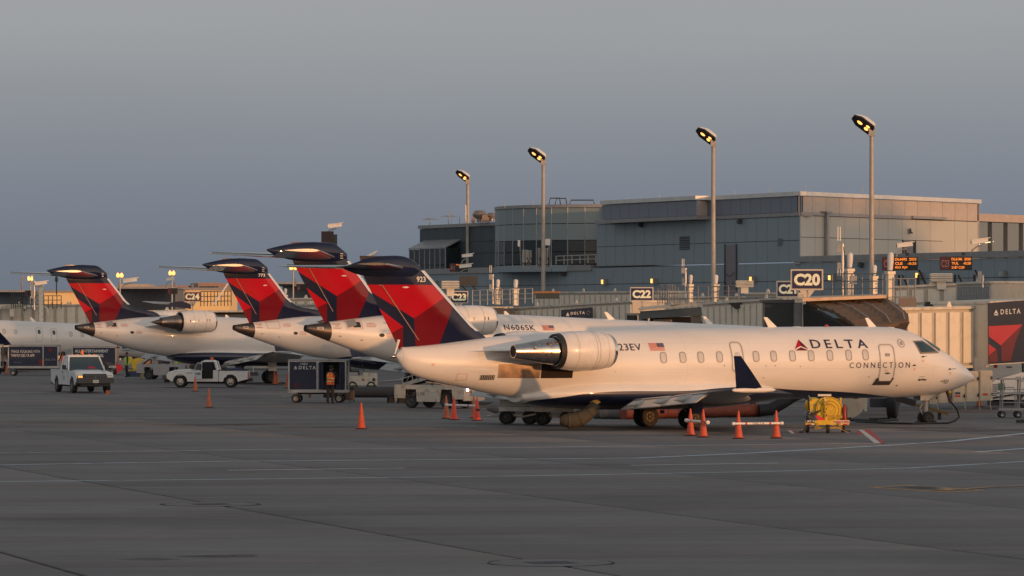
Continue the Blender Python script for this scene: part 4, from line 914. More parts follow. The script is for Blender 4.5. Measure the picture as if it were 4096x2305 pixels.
# right, sunlit face
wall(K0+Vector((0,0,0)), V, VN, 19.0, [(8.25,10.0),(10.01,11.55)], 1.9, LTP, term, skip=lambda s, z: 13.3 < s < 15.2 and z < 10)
wall(K0-VN*.12, V, VN, 24.2, [(11.6,12.95)], 1.73, mat('sun_pink_wall_panel', (.44,.40,.365), .5), term)  # parapet panels in the same painted-in sun pink
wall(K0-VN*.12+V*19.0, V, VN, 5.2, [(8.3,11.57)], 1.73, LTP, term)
slab(K0-VN*.12, V, VN, 24.3, 12.98, 13.27, .14, .4, COPE, 'roof_edge', term); slab(K0, V, VN, 14.4, 11.57, 11.80, .12, .5, TRIM, 'ledge', term)
slab(K0+V*14.4, V, VN, 4.7, 11.62, 11.82, .25, .5, TRIM, 'ledge', term)
slab(K0-VN*.12+V*24.2, -VN, V, 8, 8.3, 12.95, 0, .3, LTP, 'wall', term)
MB().add([K0-VN*.4-UN*.4+Vector((0,0,12.9)), K0-VN*.6+V*24+Vector((0,0,12.9)), K0+V*24+U*26+Vector((0,0,12.9)), K0+U*25.6-UN*.4+Vector((0,0,12.9))], [(0,1,2,3)], TRIM).build('roof', term)
dr = slab(K0+V*13.55, V, VN, 1.25, 8.3, 10.3, -.02, .1, MAUVE, 'door', term); a = K0+V*13.75+VN*.0; box('handle', a+Vector((0,0,9.15))+VN*.02, (.1,.1,.25), DARKM, dr)
a = K0+V*14.2+VN*.18; MB().prism([(-.12,0),(.16,0),(.16,.05),(.05,.12),(.0,.38),(-.1,.38)], -.1, .1, DARKM).build('lamp', term, loc=a+Vector((0,0,10.5)))
m = MB(); a = K0+V*3.15+VN*.16; m.box(a+Vector((0,0,9.95)), (.22,.22,3.7), TRIM, rot=(0,0,.9)); m.box(a+Vector((0,0,11.85)), (.75,.5,.12), TRIM, rot=(0,0,.9)); m.build('downpipe', term)
slab(K0-V*.05, V, VN, 19.2, 8.05, 8.24, .06, .5, TRIM, 'sill', term)
# door and louvres in the teal wall
k = 9.05; a = K0+U*k
slab(K0+U*8.35, U, UN, 1.55, 6.0, 9.6, .03, .1, MAUVE, 'service_door', term)
m = MB()
for s in (8.35, 9.9): m.tube(K0+U*s+UN*.06+Vector((0,0,5.95)), K0+U*s+UN*.06+Vector((0,0,9.65)), .05, DARKM, n=5)
m.tube(K0+U*8.3+UN*.1+Vector((0,0,5.9)), K0+U*9.95+UN*.1+Vector((0,0,5.9)), .06, TRIM, n=5)
m.path([K0+U*(8.4+.1*i)+UN*.2+Vector((0,0,6.9-.35*math.sin(i*math.pi/14))) for i in range(15)], .025, BLACK, 5); m.path([K0+U*(8.4+.1*i)+UN*.2+Vector((0,0,7.6-.3*math.sin(i*math.pi/14))) for i in range(15)], .02, BLACK, 5)
m.build('door_frame', term)
for s, z0, z1, w in ((14.9,9.35,10.35,1.35),(2.3,9.45,9.95,.5)):
    lv = slab(K0+U*s, U, UN, w, z0, z1, .02, .05, DARKM, 'louvre', term)
    m = MB(); nb = 6
    for i in range(nb): m.tube(K0+U*s+UN*.05+Vector((0,0,z0+(i+.5)*(z1-z0)/nb)), K0+U*(s+w)+UN*.05+Vector((0,0,z0+(i+.5)*(z1-z0)/nb)), .05, TEALD, n=4)
    m.build('slat', lv)
# round bay
RC = Vector((7.3,322.6,0)); RR = 8.6
def arc_pt(t, r=RR): return RC+Vector((math.cos(t)*r, math.sin(t)*r, 0))
t0, t1 = R(176), R(278); NP = 11
rows = [(8.5,9.05,LTP,'wall_panel'),(9.05,10.05,GRN,'window'),(10.1,12.0,None,'wall_panel'),(12.05,13.75,None,'wall_panel')]
rows = [(7.9,8.45,'wall_panel',TEAL),(8.5,9.45,'window',GRN),(9.48,10.37,'window',GRN),(10.39,11.68,'wall_panel',mat('curved_bay_panel', (.215,.27,.285), .4, .2, var=.05, scale=.3)),(11.7,12.93,'wall_panel',mat('curved_bay_panel'))]
for z0, z1, nm, mm in rows:
    src = None
    for i in range(NP):
        a = t0+(t1-t0)*i/NP; b = t0+(t1-t0)*(i+1)/NP; mid = (a+b)/2; w = 2*RR*math.sin((b-a)/2)-.04
        c = arc_pt(mid, RR*math.cos((b-a)/2)); rz = mid+math.pi/2
        if src is None: src = MB().box((0,0,0), (w,.12,z1-z0-.03), mm).build(nm, term); src.location = c+Vector((0,0,(z0+z1)/2)); src.rotation_euler = (0,0,rz)
        else: inst(nm, src, term, c+Vector((0,0,(z0+z1)/2)), (0,0,rz))
m = MB()
for i in range(NP+1):
    a = t0+(t1-t0)*i/NP; p = arc_pt(a, RR+.03); m.tube(p+Vector((0,0,8)), p+Vector((0,0,12.95)), .055, MULL, n=5)
m.build('mullion', term)
ring = [arc_pt(t0+(t1-t0)*i/24, RR-.15) for i in range(25)]+[Vector((RC.x+3, RC.y-6, 0))]
m = MB(); n = len(ring); m.add([p+Vector((0,0,z)) for z in (7.9,12.9) for p in ring], [(i,(i+1)%n,n+(i+1)%n,n+i) for i in range(n)]+[tuple(range(n,2*n))], DKWALL); m.build('wall', term)
r2 = [arc_pt(t0+(t1-t0)*i/24, RR+.12) for i in range(25)]+[Vector((RC.x+4, RC.y-6, 0)), Vector((RC.x+4, RC.y, 0))]; n = len(r2)
MB().add([p+Vector((0,0,z)) for z in (12.95,13.2) for p in r2], [tuple(range(n-1,-1,-1)), tuple(range(n,2*n))]+[(i,(i+1)%n,n+(i+1)%n,n+i) for i in range(n)], TRIM).build('roof_edge', term)
slab(Vector((7.25,313.6,0)), V, VN, 2.4, 8.4, 12.9, .0, .3, LTP, 'wall', term)
# dark block with bay window
DB = Vector((-.2,330.0,0))
wall(DB-U*3.2, U, UN, 18.9, [(8.1,9.7),(9.71,10.7),(10.71,11.95)], 1.57, DKTEAL, term); slab(DB-U*3.2, U, UN, 19.0, 11.97, 12.25, .12, 4, TRIM, 'roof_edge', term)
slab(DB-U*3.2, V, VN, 3, 8.1, 11.7, 0, .3, DKTEAL, 'wall', term)
bay = DB+U*8.45+UN*1.4
for z0, z1 in ((8.45,8.75),(8.8,10.15)):
    src = None
    for k in range(7):
        c = bay+U*(.92*(k+.5))+Vector((0,0,(z0+z1)/2)); rz = math.atan2(U.y, U.x)
        if src is None: src = MB().box((0,0,0), (.86,.08,z1-z0-.04), GRN).build('window', term); src.location = c; src.rotation_euler = (0,0,rz)
        else: inst('window', src, term, c, (0,0,rz))
m = MB()
for k in range(8): a = bay+U*(.92*k)+UN*.03; m.tube(a+Vector((0,0,8.4)), a+Vector((0,0,10.2)), .05, MULL, n=5)
m.build('mullion', term)
slab(bay, U, UN, 6.5, 8.2, 8.42, .1, 1.4, TRIM, 'sill', term)
m = MB(); a, b = bay+UN*.1, bay+U*6.5+UN*.1; c, d = DB+U*8.45, DB+U*14.95
m.add([a+Vector((0,0,10.15)), b+Vector((0,0,10.15)), d+Vector((0,0,10.85)), c+Vector((0,0,10.85)), a+Vector((0,0,10.25)), b+Vector((0,0,10.25)), d+Vector((0,0,10.95)), c+Vector((0,0,10.95))], [(3,2,1,0),(4,5,6,7),(0,1,5,4),(1,2,6,5),(2,3,7,6),(3,0,4,7)], TRIM); m.build('canopy', term)
slab(bay, -UN, V, 1.4, 8.4, 10.2, .0, .08, GRN, 'window', term)
slab(K0+U*40, U, UN, 22, 7.6, 8.1, -.9, 9, DKTEAL, 'wall', term)
# glazed hall at the right edge
GB = K0-VN*3+V*23.6
slab(GB, V, VN, 14, 11.75, 12.35, .3, 2, mat('sun_pink_fascia', (.42,.36,.33), .5), 'fascia', term); slab(GB, V, VN, 14, 8.6, 8.75, .1, 2, TRIM, 'sill', term)  # fascia colour carries the pink of the sunlight
src = None
for k in range(6):
    a = GB+V*(2.3*k)
    if src is None: src = slab(a, V, VN, 2.15, 8.8, 11.7, 0, .06, mat('hall_glass', (.05,.06,.05), .08, coat=1), 'window', term); o0 = a
    else: inst('window', src, term, a-o0)
    box('column', a-V*.08+VN*.05+Vector((0,0,10.2)), (.16,.3,3.0), TEALD, term, rot=(0,0,.9))
for k, (s, z, l) in enumerate(((3.0,9.7,.8),(3.9,9.85,1.3),(6.0,10.1,1.2))):
    m = MB(); a = GB+V*s+VN*.04+Vector((0,0,z)); m.tube(a, a+V*l+Vector((0,0,.12)), .035, mat('hall_light_glow', (1,.9,.6), .5, emit=(1,.85,.5), estr=1.2), n=5); m.build('strip_light', term)

# ------------------------------------------------------------------ things on the terminal
def wall_lamp(p, label, lit=True, rz=None):
    t = thing('wall_lamp', label, 'lamp', p, math.atan2(U.y, U.x), 'square wall lamps on the terminal')
    MB().box((0,.05,0), (.42,.35,.42), TRIM, bev=.04).build('housing', t)
    MB().box((.07,.235,0), (.26,.03,.32), AMBERS if lit else mat('unlit_lamp_lens', (.35,.45,.48), .2)).build('lens', t)
    return t
def onwall(px, z):     # point on the teal wall plane seen at picture column px
    k = (px-2048)/FOC; q = (K0.x-k*K0.y)/(k*U.y-U.x); return K0+U*q+Vector((0,0,z))
WL = [(1748,7.2,'small lit wall lamp furthest left, beside the C23 gate sign'),(2426,7.05,'lit wall lamp on the teal wall, second from the left, above the sign C22'),(2624,7.05,'lit wall lamp just right of and above the sign C22'),(3020,7.05,'lit wall lamp below the grey service door'),(3336,7.05,'lit wall lamp right of the sign C20, behind the railing'),(3686,7.1,'lit wall lamp between the two orange flight displays')]
for px, z, lb in WL: wall_lamp(onwall(px, z)+UN*.12, lb)
wall_lamp(onwall(4020, 7.1)+UN*.12, 'unlit wall lamp near the right edge, right of the C23 display', False)
wp_ = onwall(3446, 8.0); MB().box(wp_+UN*.15, (.3,.3,.3), DARKM)
def sensor(px, z, label):
    p = onwall(px, z)+UN*.2; o = MB().box((0,0,0), (.26,.3,.34), DARKM, rot=(.25,0,math.atan2(U.y,U.x))).tube((0,.1,.1), (0,-.2,.25), .04, TRIM).build('floodlight'); o.location = p; tag(o, label, 'floodlight', 'small dark wall floodlights')
sensor(2572, 11.35, 'small dark floodlight hung under the ledge, left of the middle lamp post'); sensor(2966, 11.3, 'small dark floodlight hung under the ledge, right of the middle lamp post'); sensor(2262, 7.75, 'small dark floodlight under the lower parapet beside the second lamp post'); sensor(3452, 7.9, 'small dark floodlight left of the tallest post base, near the covered pillars')
def cctv(base, up, label, flip=1, s=1.0, bracket=True):
    t = thing('security_camera', label, 'camera', base, 0, 'white security cameras on curved arms')
    MB().path([(0,0,0),(.12*s*flip,0,up*.5),(.45*s*flip,0,up*.8),(.75*s*flip,0,up*.9)], .05*s, GREYM, 7).build('arm', t)
    m = MB(); m.box((.62*s*flip,0,up+.22*s), (1.15*s,.36*s,.30*s), AER, rot=(0,-.12*flip,0)); m.box((.7*s*flip,0,up+.38*s), (1.3*s,.44*s,.05), AER, rot=(0,-.12*flip,0)); m.build('camera_body', t)
    MB().box((.08*s*flip,0,up+.14*s), (.1,.26*s,.2*s), BLACK).build('lens', t)
# LED flight displays
LED = mat('orange_led', (.9,.3,.05), .5, emit=(1,.24,.03), estr=.75); MAR = mat('maroon_display_panel', (.075,.012,.02), .4)
def display(c, w, h, gate, lines, label, legs=None, tl='left'):
    t = thing('flight_display', label, 'display', c, R(-4), 'black flight displays with orange digits')
    MB().box((0,.15,0), (w,.3,h), BLACK, bev=.02).build('housing', t)
    MB().box((-w/2+w*.165,-.012,0), (w*.32,.02,h*.97), MAR).build('gate_panel', t)
    if gate: lettering(gate, (-w/2+w*.05,-.025,-h*.27), (1,0,0), (0,0,1), w*.23, h*.52, mat('pink_lettering', (.42,.22,.23), .5), t, 'gate_number')
    if lines:
        n = len(lines)
        for i, s in enumerate(lines):
            ww = w*.60*len(s)/12.0; lettering(s, (-w/2+w*.36,-.012,h*.22-h*.31*i), (1,0,0), (0,0,1), ww, h*.20, LED, t, 'led_text', bold=.03)
    if legs: legs(t)
    return t
def legs23(t):
    m = MB(); 
    for x in (-.05, 1.15): m.tube((x,.2,-.7), (x,.2,-2.6), .08, BLACK, n=6)
    m.tube((.15,.25,-.7), (1.0,.25,-2.6), .06, BLACK, n=6); m.tube((1.2,.3,-.4), (2.3,.3,-2.7), .07, BLACK, n=6); m.build('stand', t)
    MB().box((.45,.1,.58), (.2,.2,.16), BLACK).build('sensor', t)
display(wp(3824,1054,248), 2.0, .84, 'C23', ['DL6186  2020','YUL    -0:20','2187 CG9'], 'orange flight display C23 on a black braced stand, rightmost', legs23)
display(wp(3600,1055,250), 1.62+.6, .84, 'C24', ['DL4492  2035','CLE    -0:35','822 RJ9'], 'orange flight display reading DL4492, partly behind a wrapped pillar', legs23)
display(wp(1834,1071,298), 1.34, .62, 'A1', ['Work Safely'], 'small flight display A1 above the gate sign C23')
display(wp(1210,1152,330), .95, .55, 'A4', [], 'small maroon display A4 between two red tails')
display(wp(690,1165,400), .95, .60, '', [], 'small dark red display left of the gate sign C24')
display(wp(115,1174,380), .75, .55, '', [], 'small dark red display at far left above the jetway')
cctv(wp(3585,1027,249), .55, 'white security camera on top of the DL4492 display, aimed left', 1, .85)
cctv(wp(3882,1023,247), .7, 'white security camera above the right end of the C23 display', 1, .9)
cctv(wp(1846,1055,297), .45, 'upper of two white cameras beside the leftmost tall lamp post', 1, .7); cctv(wp(1835,1106,296), .6, 'lower of two white cameras, just above the black hopper roof unit', 1, .8)
cctv(wp(1309,935,330), .45, 'white security camera on the brown box above the second tail from the right', 1, 1.0); 
tag(MB().box((0,0,0),(1.0,.5,1.9),mat('brown_box_steel',(.05,.03,.03),.6)).box((.62,0,-.1),(.35,.4,1.6),DARKM).build('camera_post', loc=wp(1310,972,330)), 'dark brown mast box carrying a white camera behind the tall tail', 'mast')
tag(MB().tube((0,0,0),(.85,0,.45),.12,AER).build('floodlight', loc=wp(1465,1030,300)), 'white tube floodlight peeking over the nearest tail fairing', 'floodlight')
cctv(wp(662,1150,330), .55, 'small pale camera right of the maroon display at left', 1, .6); cctv(wp(490,1148,300), .3, 'pale security camera right of the leftmost tail', 1, .9); cctv(wp(138,1154,270), .2, 'white security camera above the leftmost jetway platform', 1, .7)
# lamp posts
POLE = mat('beige_grey_pole', (.40,.37,.33), .5, .1, dirt=.2)
def lamp_post(X, Y, top, label, s=1.0, r=.17):
    t = thing('lamp_post', label, 'lamp post', (X, Y, 0), 0, 'tall apron lamp posts with lit heads')
    MB().tube((0,0,0), (0,0,top), r*1.1, POLE, r*.75, 14).build('pole', t)
    m = MB(); m.box((0,0,top-.2), (.36,.36,.5), POLE); m.tube((0,0,top),(0,0,top+.25),.05,GREYM,n=6); m.build('bracket', t)
    s *= .84; h = bpy.data.objects.new('lamp_head', None); COL.objects.link(h); h.parent = t
    ax = Vector((.80,0,-.60)).normalized(); nn = Vector((-.49,-.60,-.64)); nn = (nn-ax*nn.dot(ax)).normalized(); sd = nn.cross(ax)
    M_ = Matrix((ax, sd, nn)).transposed().to_4x4(); M_.translation = Vector((-.66*s,-.1,top+.30*s))
    hx = [(-.85,-.20),(-.35,-.50),(.72,-.50),(.85,-.28),(.85,.28),(.72,.50),(-.35,.50),(-.85,.20)]
    m = MB(); m.M = M_; m.loft([[(x*s, y*s, 0) for x, y in hx], [(x*s, y*s, -.14*s) for x, y in hx]], BLACK, smooth=False); m.build('rim', h)
    m = MB(); m.M = M_; m.loft([[(x*s*.98, y*s*.98, -.15*s) for x, y in hx], [(x*s*.88+.06, y*s*.9, -.36*s) for x, y in hx], [(x*s*.6+.08, y*s*.62, -.56*s) for x, y in hx]], AER, smooth=False); m.build('lamp_hood', h)
    m = MB(); m.M = M_
    for x, y, a, b in ((-.22,.0,.22,.11),(.40,-.13,.17,.12),(.40,.16,.15,.10)):
        n = 12; m.loft([[(s*(x+a*math.cos(2*math.pi*i/n)), s*(y+b*math.sin(2*math.pi*i/n)), .0) for i in range(n)], [(s*(x+a*.8*math.cos(2*math.pi*i/n)), s*(y+b*.8*math.sin(2*math.pi*i/n)), .05*s) for i in range(n)]], AMBER)
    m.build('lit_lens', h)
lamp_post(-3.75+.03, 336, 16.0, 'leftmost and smallest of the four tall lit lamp posts, above the dark roof block', .88)
lamp_post(2.33, 298, 16.1, 'second lit lamp post from the left, in front of the curved glass bay', 1.0)
lamp_post(13.36, 265.5, 16.0, 'third lit lamp post from the left, in front of the teal wall', 1.0)
lamp_post(22.35, 248.6, 15.9, 'tallest looking lit lamp post, rightmost, in front of the sunlit block', 1.06)
def twin_lamp(px, py, Y, label, s=1.0, drop=10):
    p = wp(px, py, Y); t = thing('apron_light', label, 'lamp post', (p.x, p.y, 0), 0, 'distant twin lit lamps at the left'); z = p.z
    MB().tube((0,0,0), (0,0,z-.3), .10, GREYM, .07, 8).build('pole', t)
    for k in (-1, 1): MB().lathe([(0,.0),(.02,.22*s),(.25,.25*s),(.45,.1*s)], (k*.27*s,-.1,z-.2), (0,-.5,.6), AMBER, 12).build('lit_lamp', t)
    MB().tube((-.3,0,z-.28),(.3,0,z-.28),.04,DARKM,n=5).build('cross_bar', t)
twin_lamp(480,1100,420,'lit twin lamp just right of the leftmost red tail', .72); twin_lamp(688,1091,420,'lit twin lamp left of the gate sign C24', .68); twin_lamp(1173,1069,420,'lit twin lamp between the second and third tails from the left', .8); twin_lamp(122,1113,400,'leftmost lit lamp, above the far left jetway', .55)

# ------------------------------------------------------------------ roof furniture
def antenna(px, y0, y1, Y, label, yag=False, r=.04, m=GREYM):
    a = wp(px, y0, Y); h = (y0-y1)/FOC*Y; mb = MB(); mb.tube((0,0,0),(0,0,h),r,m,r*.6,6)
    if yag: 
        for z, l in ((.55,.7),(.62,.4)): mb.tube((-l,0,h*z),(l,0,h*z),.02,m,n=4); mb.tube((0,-l,h*z),(0,l,h*z),.02,m,n=4)
    tag(mb.build('rooftop_antenna', loc=a), label, 'antenna', 'thin antennas on the dark roof block')
antenna(1720,903,858,335,'crossed antenna at the left end of the dark roof block',True); antenna(1794,898,842,335,'crossed antenna near the middle of the dark roof',True); antenna(1806,898,820,335,'thin tall antenna needle beside the middle crossed antenna',False,.02); antenna(1839,896,865,335,'short lattice antenna right of centre on the dark roof'); antenna(1863,895,820,334,'thick white antenna rod left of the round roof vents',False,.08,AER)
def vent(px, py, Y, s, label):
    t = thing('roof_vent', label, 'vent', wp(px, py, Y), 0, 'round metal roof vents')
    MB().lathe([(0,.25*s),(.3*s,.25*s),(.32*s,.5*s),(.65*s,.62*s),(.9*s,.5*s),(1.0*s,.3*s),(1.02*s,0)], (0,0,0), (0,0,1), mat('dull_copper_metal',(.34,.29,.25),.4,.7), 16).build('vent_body', t)
vent(1919,890,334,1.0,'larger round metal roof vent on the dark block'); vent(1966,886,333,.72,'smaller round metal roof vent next to the curved bay'); 
tag(MB().box((0,0,.3),(.6,.6,.6),mat('copper_brown_box',(.30,.22,.18),.6)).build('roof_unit',loc=wp(1943,889,333)),'small brown box between the two round roof vents','roof unit')
tag(MB().box((0,0,.2),(.3,.3,.5),mat('copper_brown_box')).build('roof_unit',loc=wp(1893,892,333)),'tiny lit box left of the larger round roof vent','roof unit')
def hatch(px, w, y0, y1, label):
    a = wp(px, y0, 318); h = (y0-y1)/FOC*318; m = MB(); m.path([(-w,0,-.2),(-w+.1,0,h),(w,0,h),(w+.08,0,-.2)], .05, DARKM, 5); tag(m.build('roof_rail', loc=a), label, 'rail', 'dark rails on the roof edge')
hatch(2217,.42,808,793,'left small dark rail on the curved roof'); hatch(2242,.42,808,794,'second small dark rail on the curved roof'); hatch(2326,.95,810,801,'longer dark rail at the right end of the curved roof')
LRODS = ['first from the left, on the dark end of the flat teal roof', 'second from the left, mid way along the left roof block', 'third from the left, near the lit return of the roof block', 'fourth, just right of the third lamp post', 'fifth, left of the sunlit roof corner', 'standing at the sunlit roof corner', 'right of the sunlit roof corner, left of the tallest post', 'on the left end of the curved roof', 'on the middle of the curved roof']
for i, (px, py) in enumerate(((2514,806),(2638,796),(2767,790),(2938,779),(3077,770),(3221,757),(3450,765),(2020,826),(2132,817))):
    tag(MB().tube((0,0,-.1),(0,0,.28),.022,GREYM,n=5).build('lightning_rod', loc=wp(px,py,290+abs(px-3200)*.022)), 'thin lightning rod '+LRODS[i], 'lightning rod', 'lightning rods along the roof edge')
# equipment on the lower roof in front of the bay
def cabinet(px, py, w, h, label):
    t = thing('equipment_cabinet', label, 'cabinet', wp(px, py, 306), 0, 'antenna cabinets in front of the curved bay')
    k = 306/FOC; MB().box((0,0,h*k/2), (w*k,.5,h*k), mat('cabinet_grey',(.33,.33,.31),.5), bev=.03).build('cabinet_body', t)
    m = MB(); m.box((w*k*.0,.0-.27,h*k*.5), (.05,.03,h*k*.9), DARKM); m.path([(w*k*.3,-.3,h*k*.4),(w*k*.6,-.3,h*k*.1),(w*k*.4,-.3,-.2),(w*k*.7,-.3,-.25)], .03, BLACK, 5); m.build('cable', t)
    for sx in (-.3,.3): MB().tube((w*k*sx,0,-.5),(w*k*sx,0,0),.04,GREYM,n=5).build('leg', t)
cabinet(2100,1050,24,50,'tall grey cabinet left of the second lamp post'); cabinet(2119,1050,15,48,'narrow pale cabinet beside the tall grey one'); cabinet(2156,1055,11,62,'grey cabinet half hidden behind the second lamp post'); cabinet(2186,1055,15,62,'pale cabinet just right of the second lamp post')
for px, y0, y1, w, h, lb in ((2076,1020,961,10,26,'small white panel antenna left of the tall grey cabinet'),(2186,1000,956,30,26,'white panel antenna right of the second lamp post')):
    t = thing('panel_antenna', lb, 'antenna', wp(px, y1, 306), 0, 'white panel antennas'); k = 306/FOC
    MB().box((0,0,-h*k/2), (w*k,.15,h*k), AER).build('panel', t); MB().tube((w*k*.3,.1,-h*k*.5),(w*k*.3+.1,.1,-(1060-y1)*k),.04,GREYM,n=6).build('pole', t)
def railing(p0, p1, h, label, n=6, rails=2, m=RAIL, r=.025, cat='railing'):
    t = thing('railing', label, cat, p0, 0, 'metal railings'); d = Vector(p1)-Vector(p0)
    mb = MB()
    for k in range(rails): z = h*(k+1)/rails; mb.tube((0,0,z), d+Vector((0,0,z)), r, m, n=5)
    mb.build('rail', t); src = None
    for k in range(n+1):
        if src is None: src = MB().tube((0,0,0), (0,0,h), r*1.2, m, n=5).build('post', t)
        else: inst('post', src, t, d*k/n)
    return t
railing(wp(2224,1058,304), wp(2384,1052,303), .62, 'pale handrail on the lower roof in front of the dark ribbon windows', 5, 2, GREYM, .035)
def louvre_vent(px, py, Y, w, h, label, pedestal=True):
    t = thing('rooftop_ventilator', label, 'ventilator', wp(px, py, Y), 0, 'stacked louvre ventilators on the jetway roofs'); k = Y/FOC; W_ = w*k; Hh = h*k
    src = None
    for i in range(5):
        z = Hh*(.15+.18*i); m = MB(); 
        if src is None:
            m.loft([[(-W_/2,-W_*.35,0),(W_/2,-W_*.35,0),(W_/2,W_*.35,0),(-W_/2,W_*.35,0)], [(-W_*.44,-W_*.3,Hh*.12),(W_*.44,-W_*.3,Hh*.12),(W_*.44,W_*.3,Hh*.12),(-W_*.44,W_*.3,Hh*.12)]], CREAM, smooth=False); src = m.build('louvre', t, loc=(0,0,z))
        else: inst('louvre', src, t, (0,0,z))
    if pedestal: MB().box((0,0,-Hh*.25), (W_*.4,W_*.4,Hh*.9), CREAM).build('pedestal', t)
louvre_vent(1802,1160,262,74,36,'stacked louvre ventilator above the gate sign C23'); louvre_vent(2978,1153,228,74,30,'stacked louvre ventilator left of the sign C20'); louvre_vent(3764,1132,215,92,38,'large louvre ventilator below the C23 flight display')
# ------------------------------------------------------------------ gate signs
def gate_sign(px, py, Y, w, h, txt, label, pole=None, brown=False):
    c = wp(px, py, Y); t = thing('gate_sign', label, 'sign', c, R(-3), 'lit blue gate signs')
    fr = SIGNF; fc = mat('sunlit_maroon_sign', (.16,.045,.035), .4) if brown else SIGNB
    MB().box((0,.12,0), (w,.28,h), fr, bev=0).build('frame', t)
    MB().box((.0,-.03,0), (w-.13,.03,h-.13), fc).build('sign_face', t)
    lettering(txt, (-w*.40,-.06,-h*.29), (1,0,0), (0,0,1), w*.80, h*.58, mat('cream_lettering', (.78,.72,.50), .5, var=.02, emit=(1,.92,.6), estr=.16), t, 'gate_number', bold=.045)
    d = pole or h*1.1
    m = MB(); m.loft([[(-w*.24,0,-h/2),(w*.24,0,-h/2),(w*.24,.1,-h/2),(-w*.24,.1,-h/2)], [(-.05,0,-h/2-h*.42),(.05,0,-h/2-h*.42),(.05,.1,-h/2-h*.42),(-.05,.1,-h/2-h*.42)]], fr, smooth=False)
    m.box((0,.05,-h/2-d/2), (.10,.1,d), fr); m.build('post', t)
SIGNF = mat('sign_frame_cream', (.62,.56,.48), .5, var=.06)
gate_sign(3228,1119,165,1.34,.86,'C20','gate sign C20, the largest, on top of the nearest jetway', .55)
gate_sign(3150,1157,208,1.15,.86,'C21','gate sign half hidden behind the sign C20, only its C clear', .5)
gate_sign(2567,1177,240,1.40,.84,'C22','gate sign C22 above the middle jetway')
gate_sign(1836,1189,268,1.22,.82,'C23','gate sign C23 right of the nearest red tail')
gate_sign(770,1187,300,1.32,.80,'C24','gate sign C24 with a reddish face, between the two left tails', None, True)
# ------------------------------------------------------------------ jetways
def tunnel(t, a, b, h, d, w, name='tunnel', m=CREAM, rib=.62, roof=True, ribbed=True, dark=None):
    """sloping ribbed box from a to b (floor line, near side), depth d away from the camera"""
    a = Vector(a); b = Vector(b); L_ = (b-a).length; ux = (b-a)/L_; hx = Vector((ux.x, ux.y, 0)).normalized(); ny = Vector((-hx.y, hx.x, 0)); up = Vector((0,0,1))
    q = [a, b, b+ny*d, a+ny*d]
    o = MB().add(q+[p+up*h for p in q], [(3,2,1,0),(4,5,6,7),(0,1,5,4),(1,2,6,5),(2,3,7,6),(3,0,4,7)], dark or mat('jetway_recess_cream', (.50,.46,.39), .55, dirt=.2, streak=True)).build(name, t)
    n = max(2, int(L_/rib)); rz = math.atan2(hx.y, hx.x); src = None
    if ribbed:
        for k in range(n):
            c = a+ux*(L_*(k+.5)/n)-ny*.04
            if src is None:
                wd = L_/n*.72; sl = ux.z/ math.hypot(ux.x, ux.y)
                mm = MB(); vv = [(-wd/2, y, z-wd/2*sl) for y, z in ((.04,.12),(-.05,.12),(-.05,h-.14),(.04,h-.14))]+[(wd/2, y, z+wd/2*sl) for y, z in ((.04,.12),(-.05,.12),(-.05,h-.14),(.04,h-.14))]
                mm.add(vv, [(0,1,2,3),(7,6,5,4),(1,5,6,2),(2,6,7,3),(0,4,5,1)], m); src = mm.build('wall_panel', t, loc=c); src.rotation_euler = (0,0,rz)
            else: inst('wall_panel', src, t, c, (0,0,rz))
    if roof:
        e = .12; R_ = MB(); p = [a-ny*e-ux*.05+up*(h+.002), b-ny*e+ux*.05+up*(h+.002), b+ny*(d+e)+ux*.05+up*(h+.002), a+ny*(d+e)-ux*.05+up*(h+.002)]
        R_.add(p+[x+up*.12 for x in p], [(3,2,1,0),(4,5,6,7),(0,1,5,4),(1,2,6,5),(2,3,7,6),(3,0,4,7)], CREAMR); R_.build('roof', t)
        e = .06; R2 = MB(); p = [a-ny*e-up*.12, b-ny*e-up*.12, b+ny*(d+e)-up*.12, a+ny*(d+e)-up*.12]; R2.add(p+[x+up*.115 for x in p], [(3,2,1,0),(4,5,6,7),(0,1,5,4),(1,2,6,5),(2,3,7,6),(3,0,4,7)], CREAM); R2.build('floor_beam', t)
        for k in range(max(1, int(L_/3.2))):
            c = a+ux*(L_*(k+.6)/max(1, int(L_/3.2)))+up*(h+.12); m2 = MB(); m2.prism([(-.16,0),(.16,0),(.06,.22),(-.06,.22)], -.02, .02, CREAM); oo = m2.build('lifting_lug', t, loc=c); oo.rotation_euler = (0,0,rz)
    return o
def jetway(label, o=(0,0,0)): return thing('jetway', label, 'jetway', o, 0, 'boarding jetways reaching from the terminal')
BRN = mat('brown_accordion_canvas', (.13,.085,.055), .85, var=.3, scale=2.5, bump=.3); DGR = mat('dark_green_grey_ribbed_steel', (.035,.05,.055), .5, .2)
def accordion(t, P, Q, n=10, name='canopy_fold', m=BRN, sag=.12):
    """stepped canvas roof between edge polylines P (far/left) and Q (near/right); each step its own fold"""
    for k in range(n):
        u0, u1 = k/n, (k+1)/n
        def at(E, u):
            x = u*(len(E)-1); i = min(int(x), len(E)-2); return Vector(E[i]).lerp(Vector(E[i+1]), x-i)
        a, b = at(P, u0), at(P, u1); c, d = at(Q, u1), at(Q, u0); up = Vector((0,0,.10))
        mb = MB(); mb.add([a+up, d+up, c+up*.2, b+up*.2, a-up*.5, d-up*.5, c-up*.9, b-up*.9], [(0,1,2,3),(7,6,5,4),(0,4,5,1),(1,5,6,2),(2,6,7,3),(3,7,4,0)], m); mb.build(name, t)
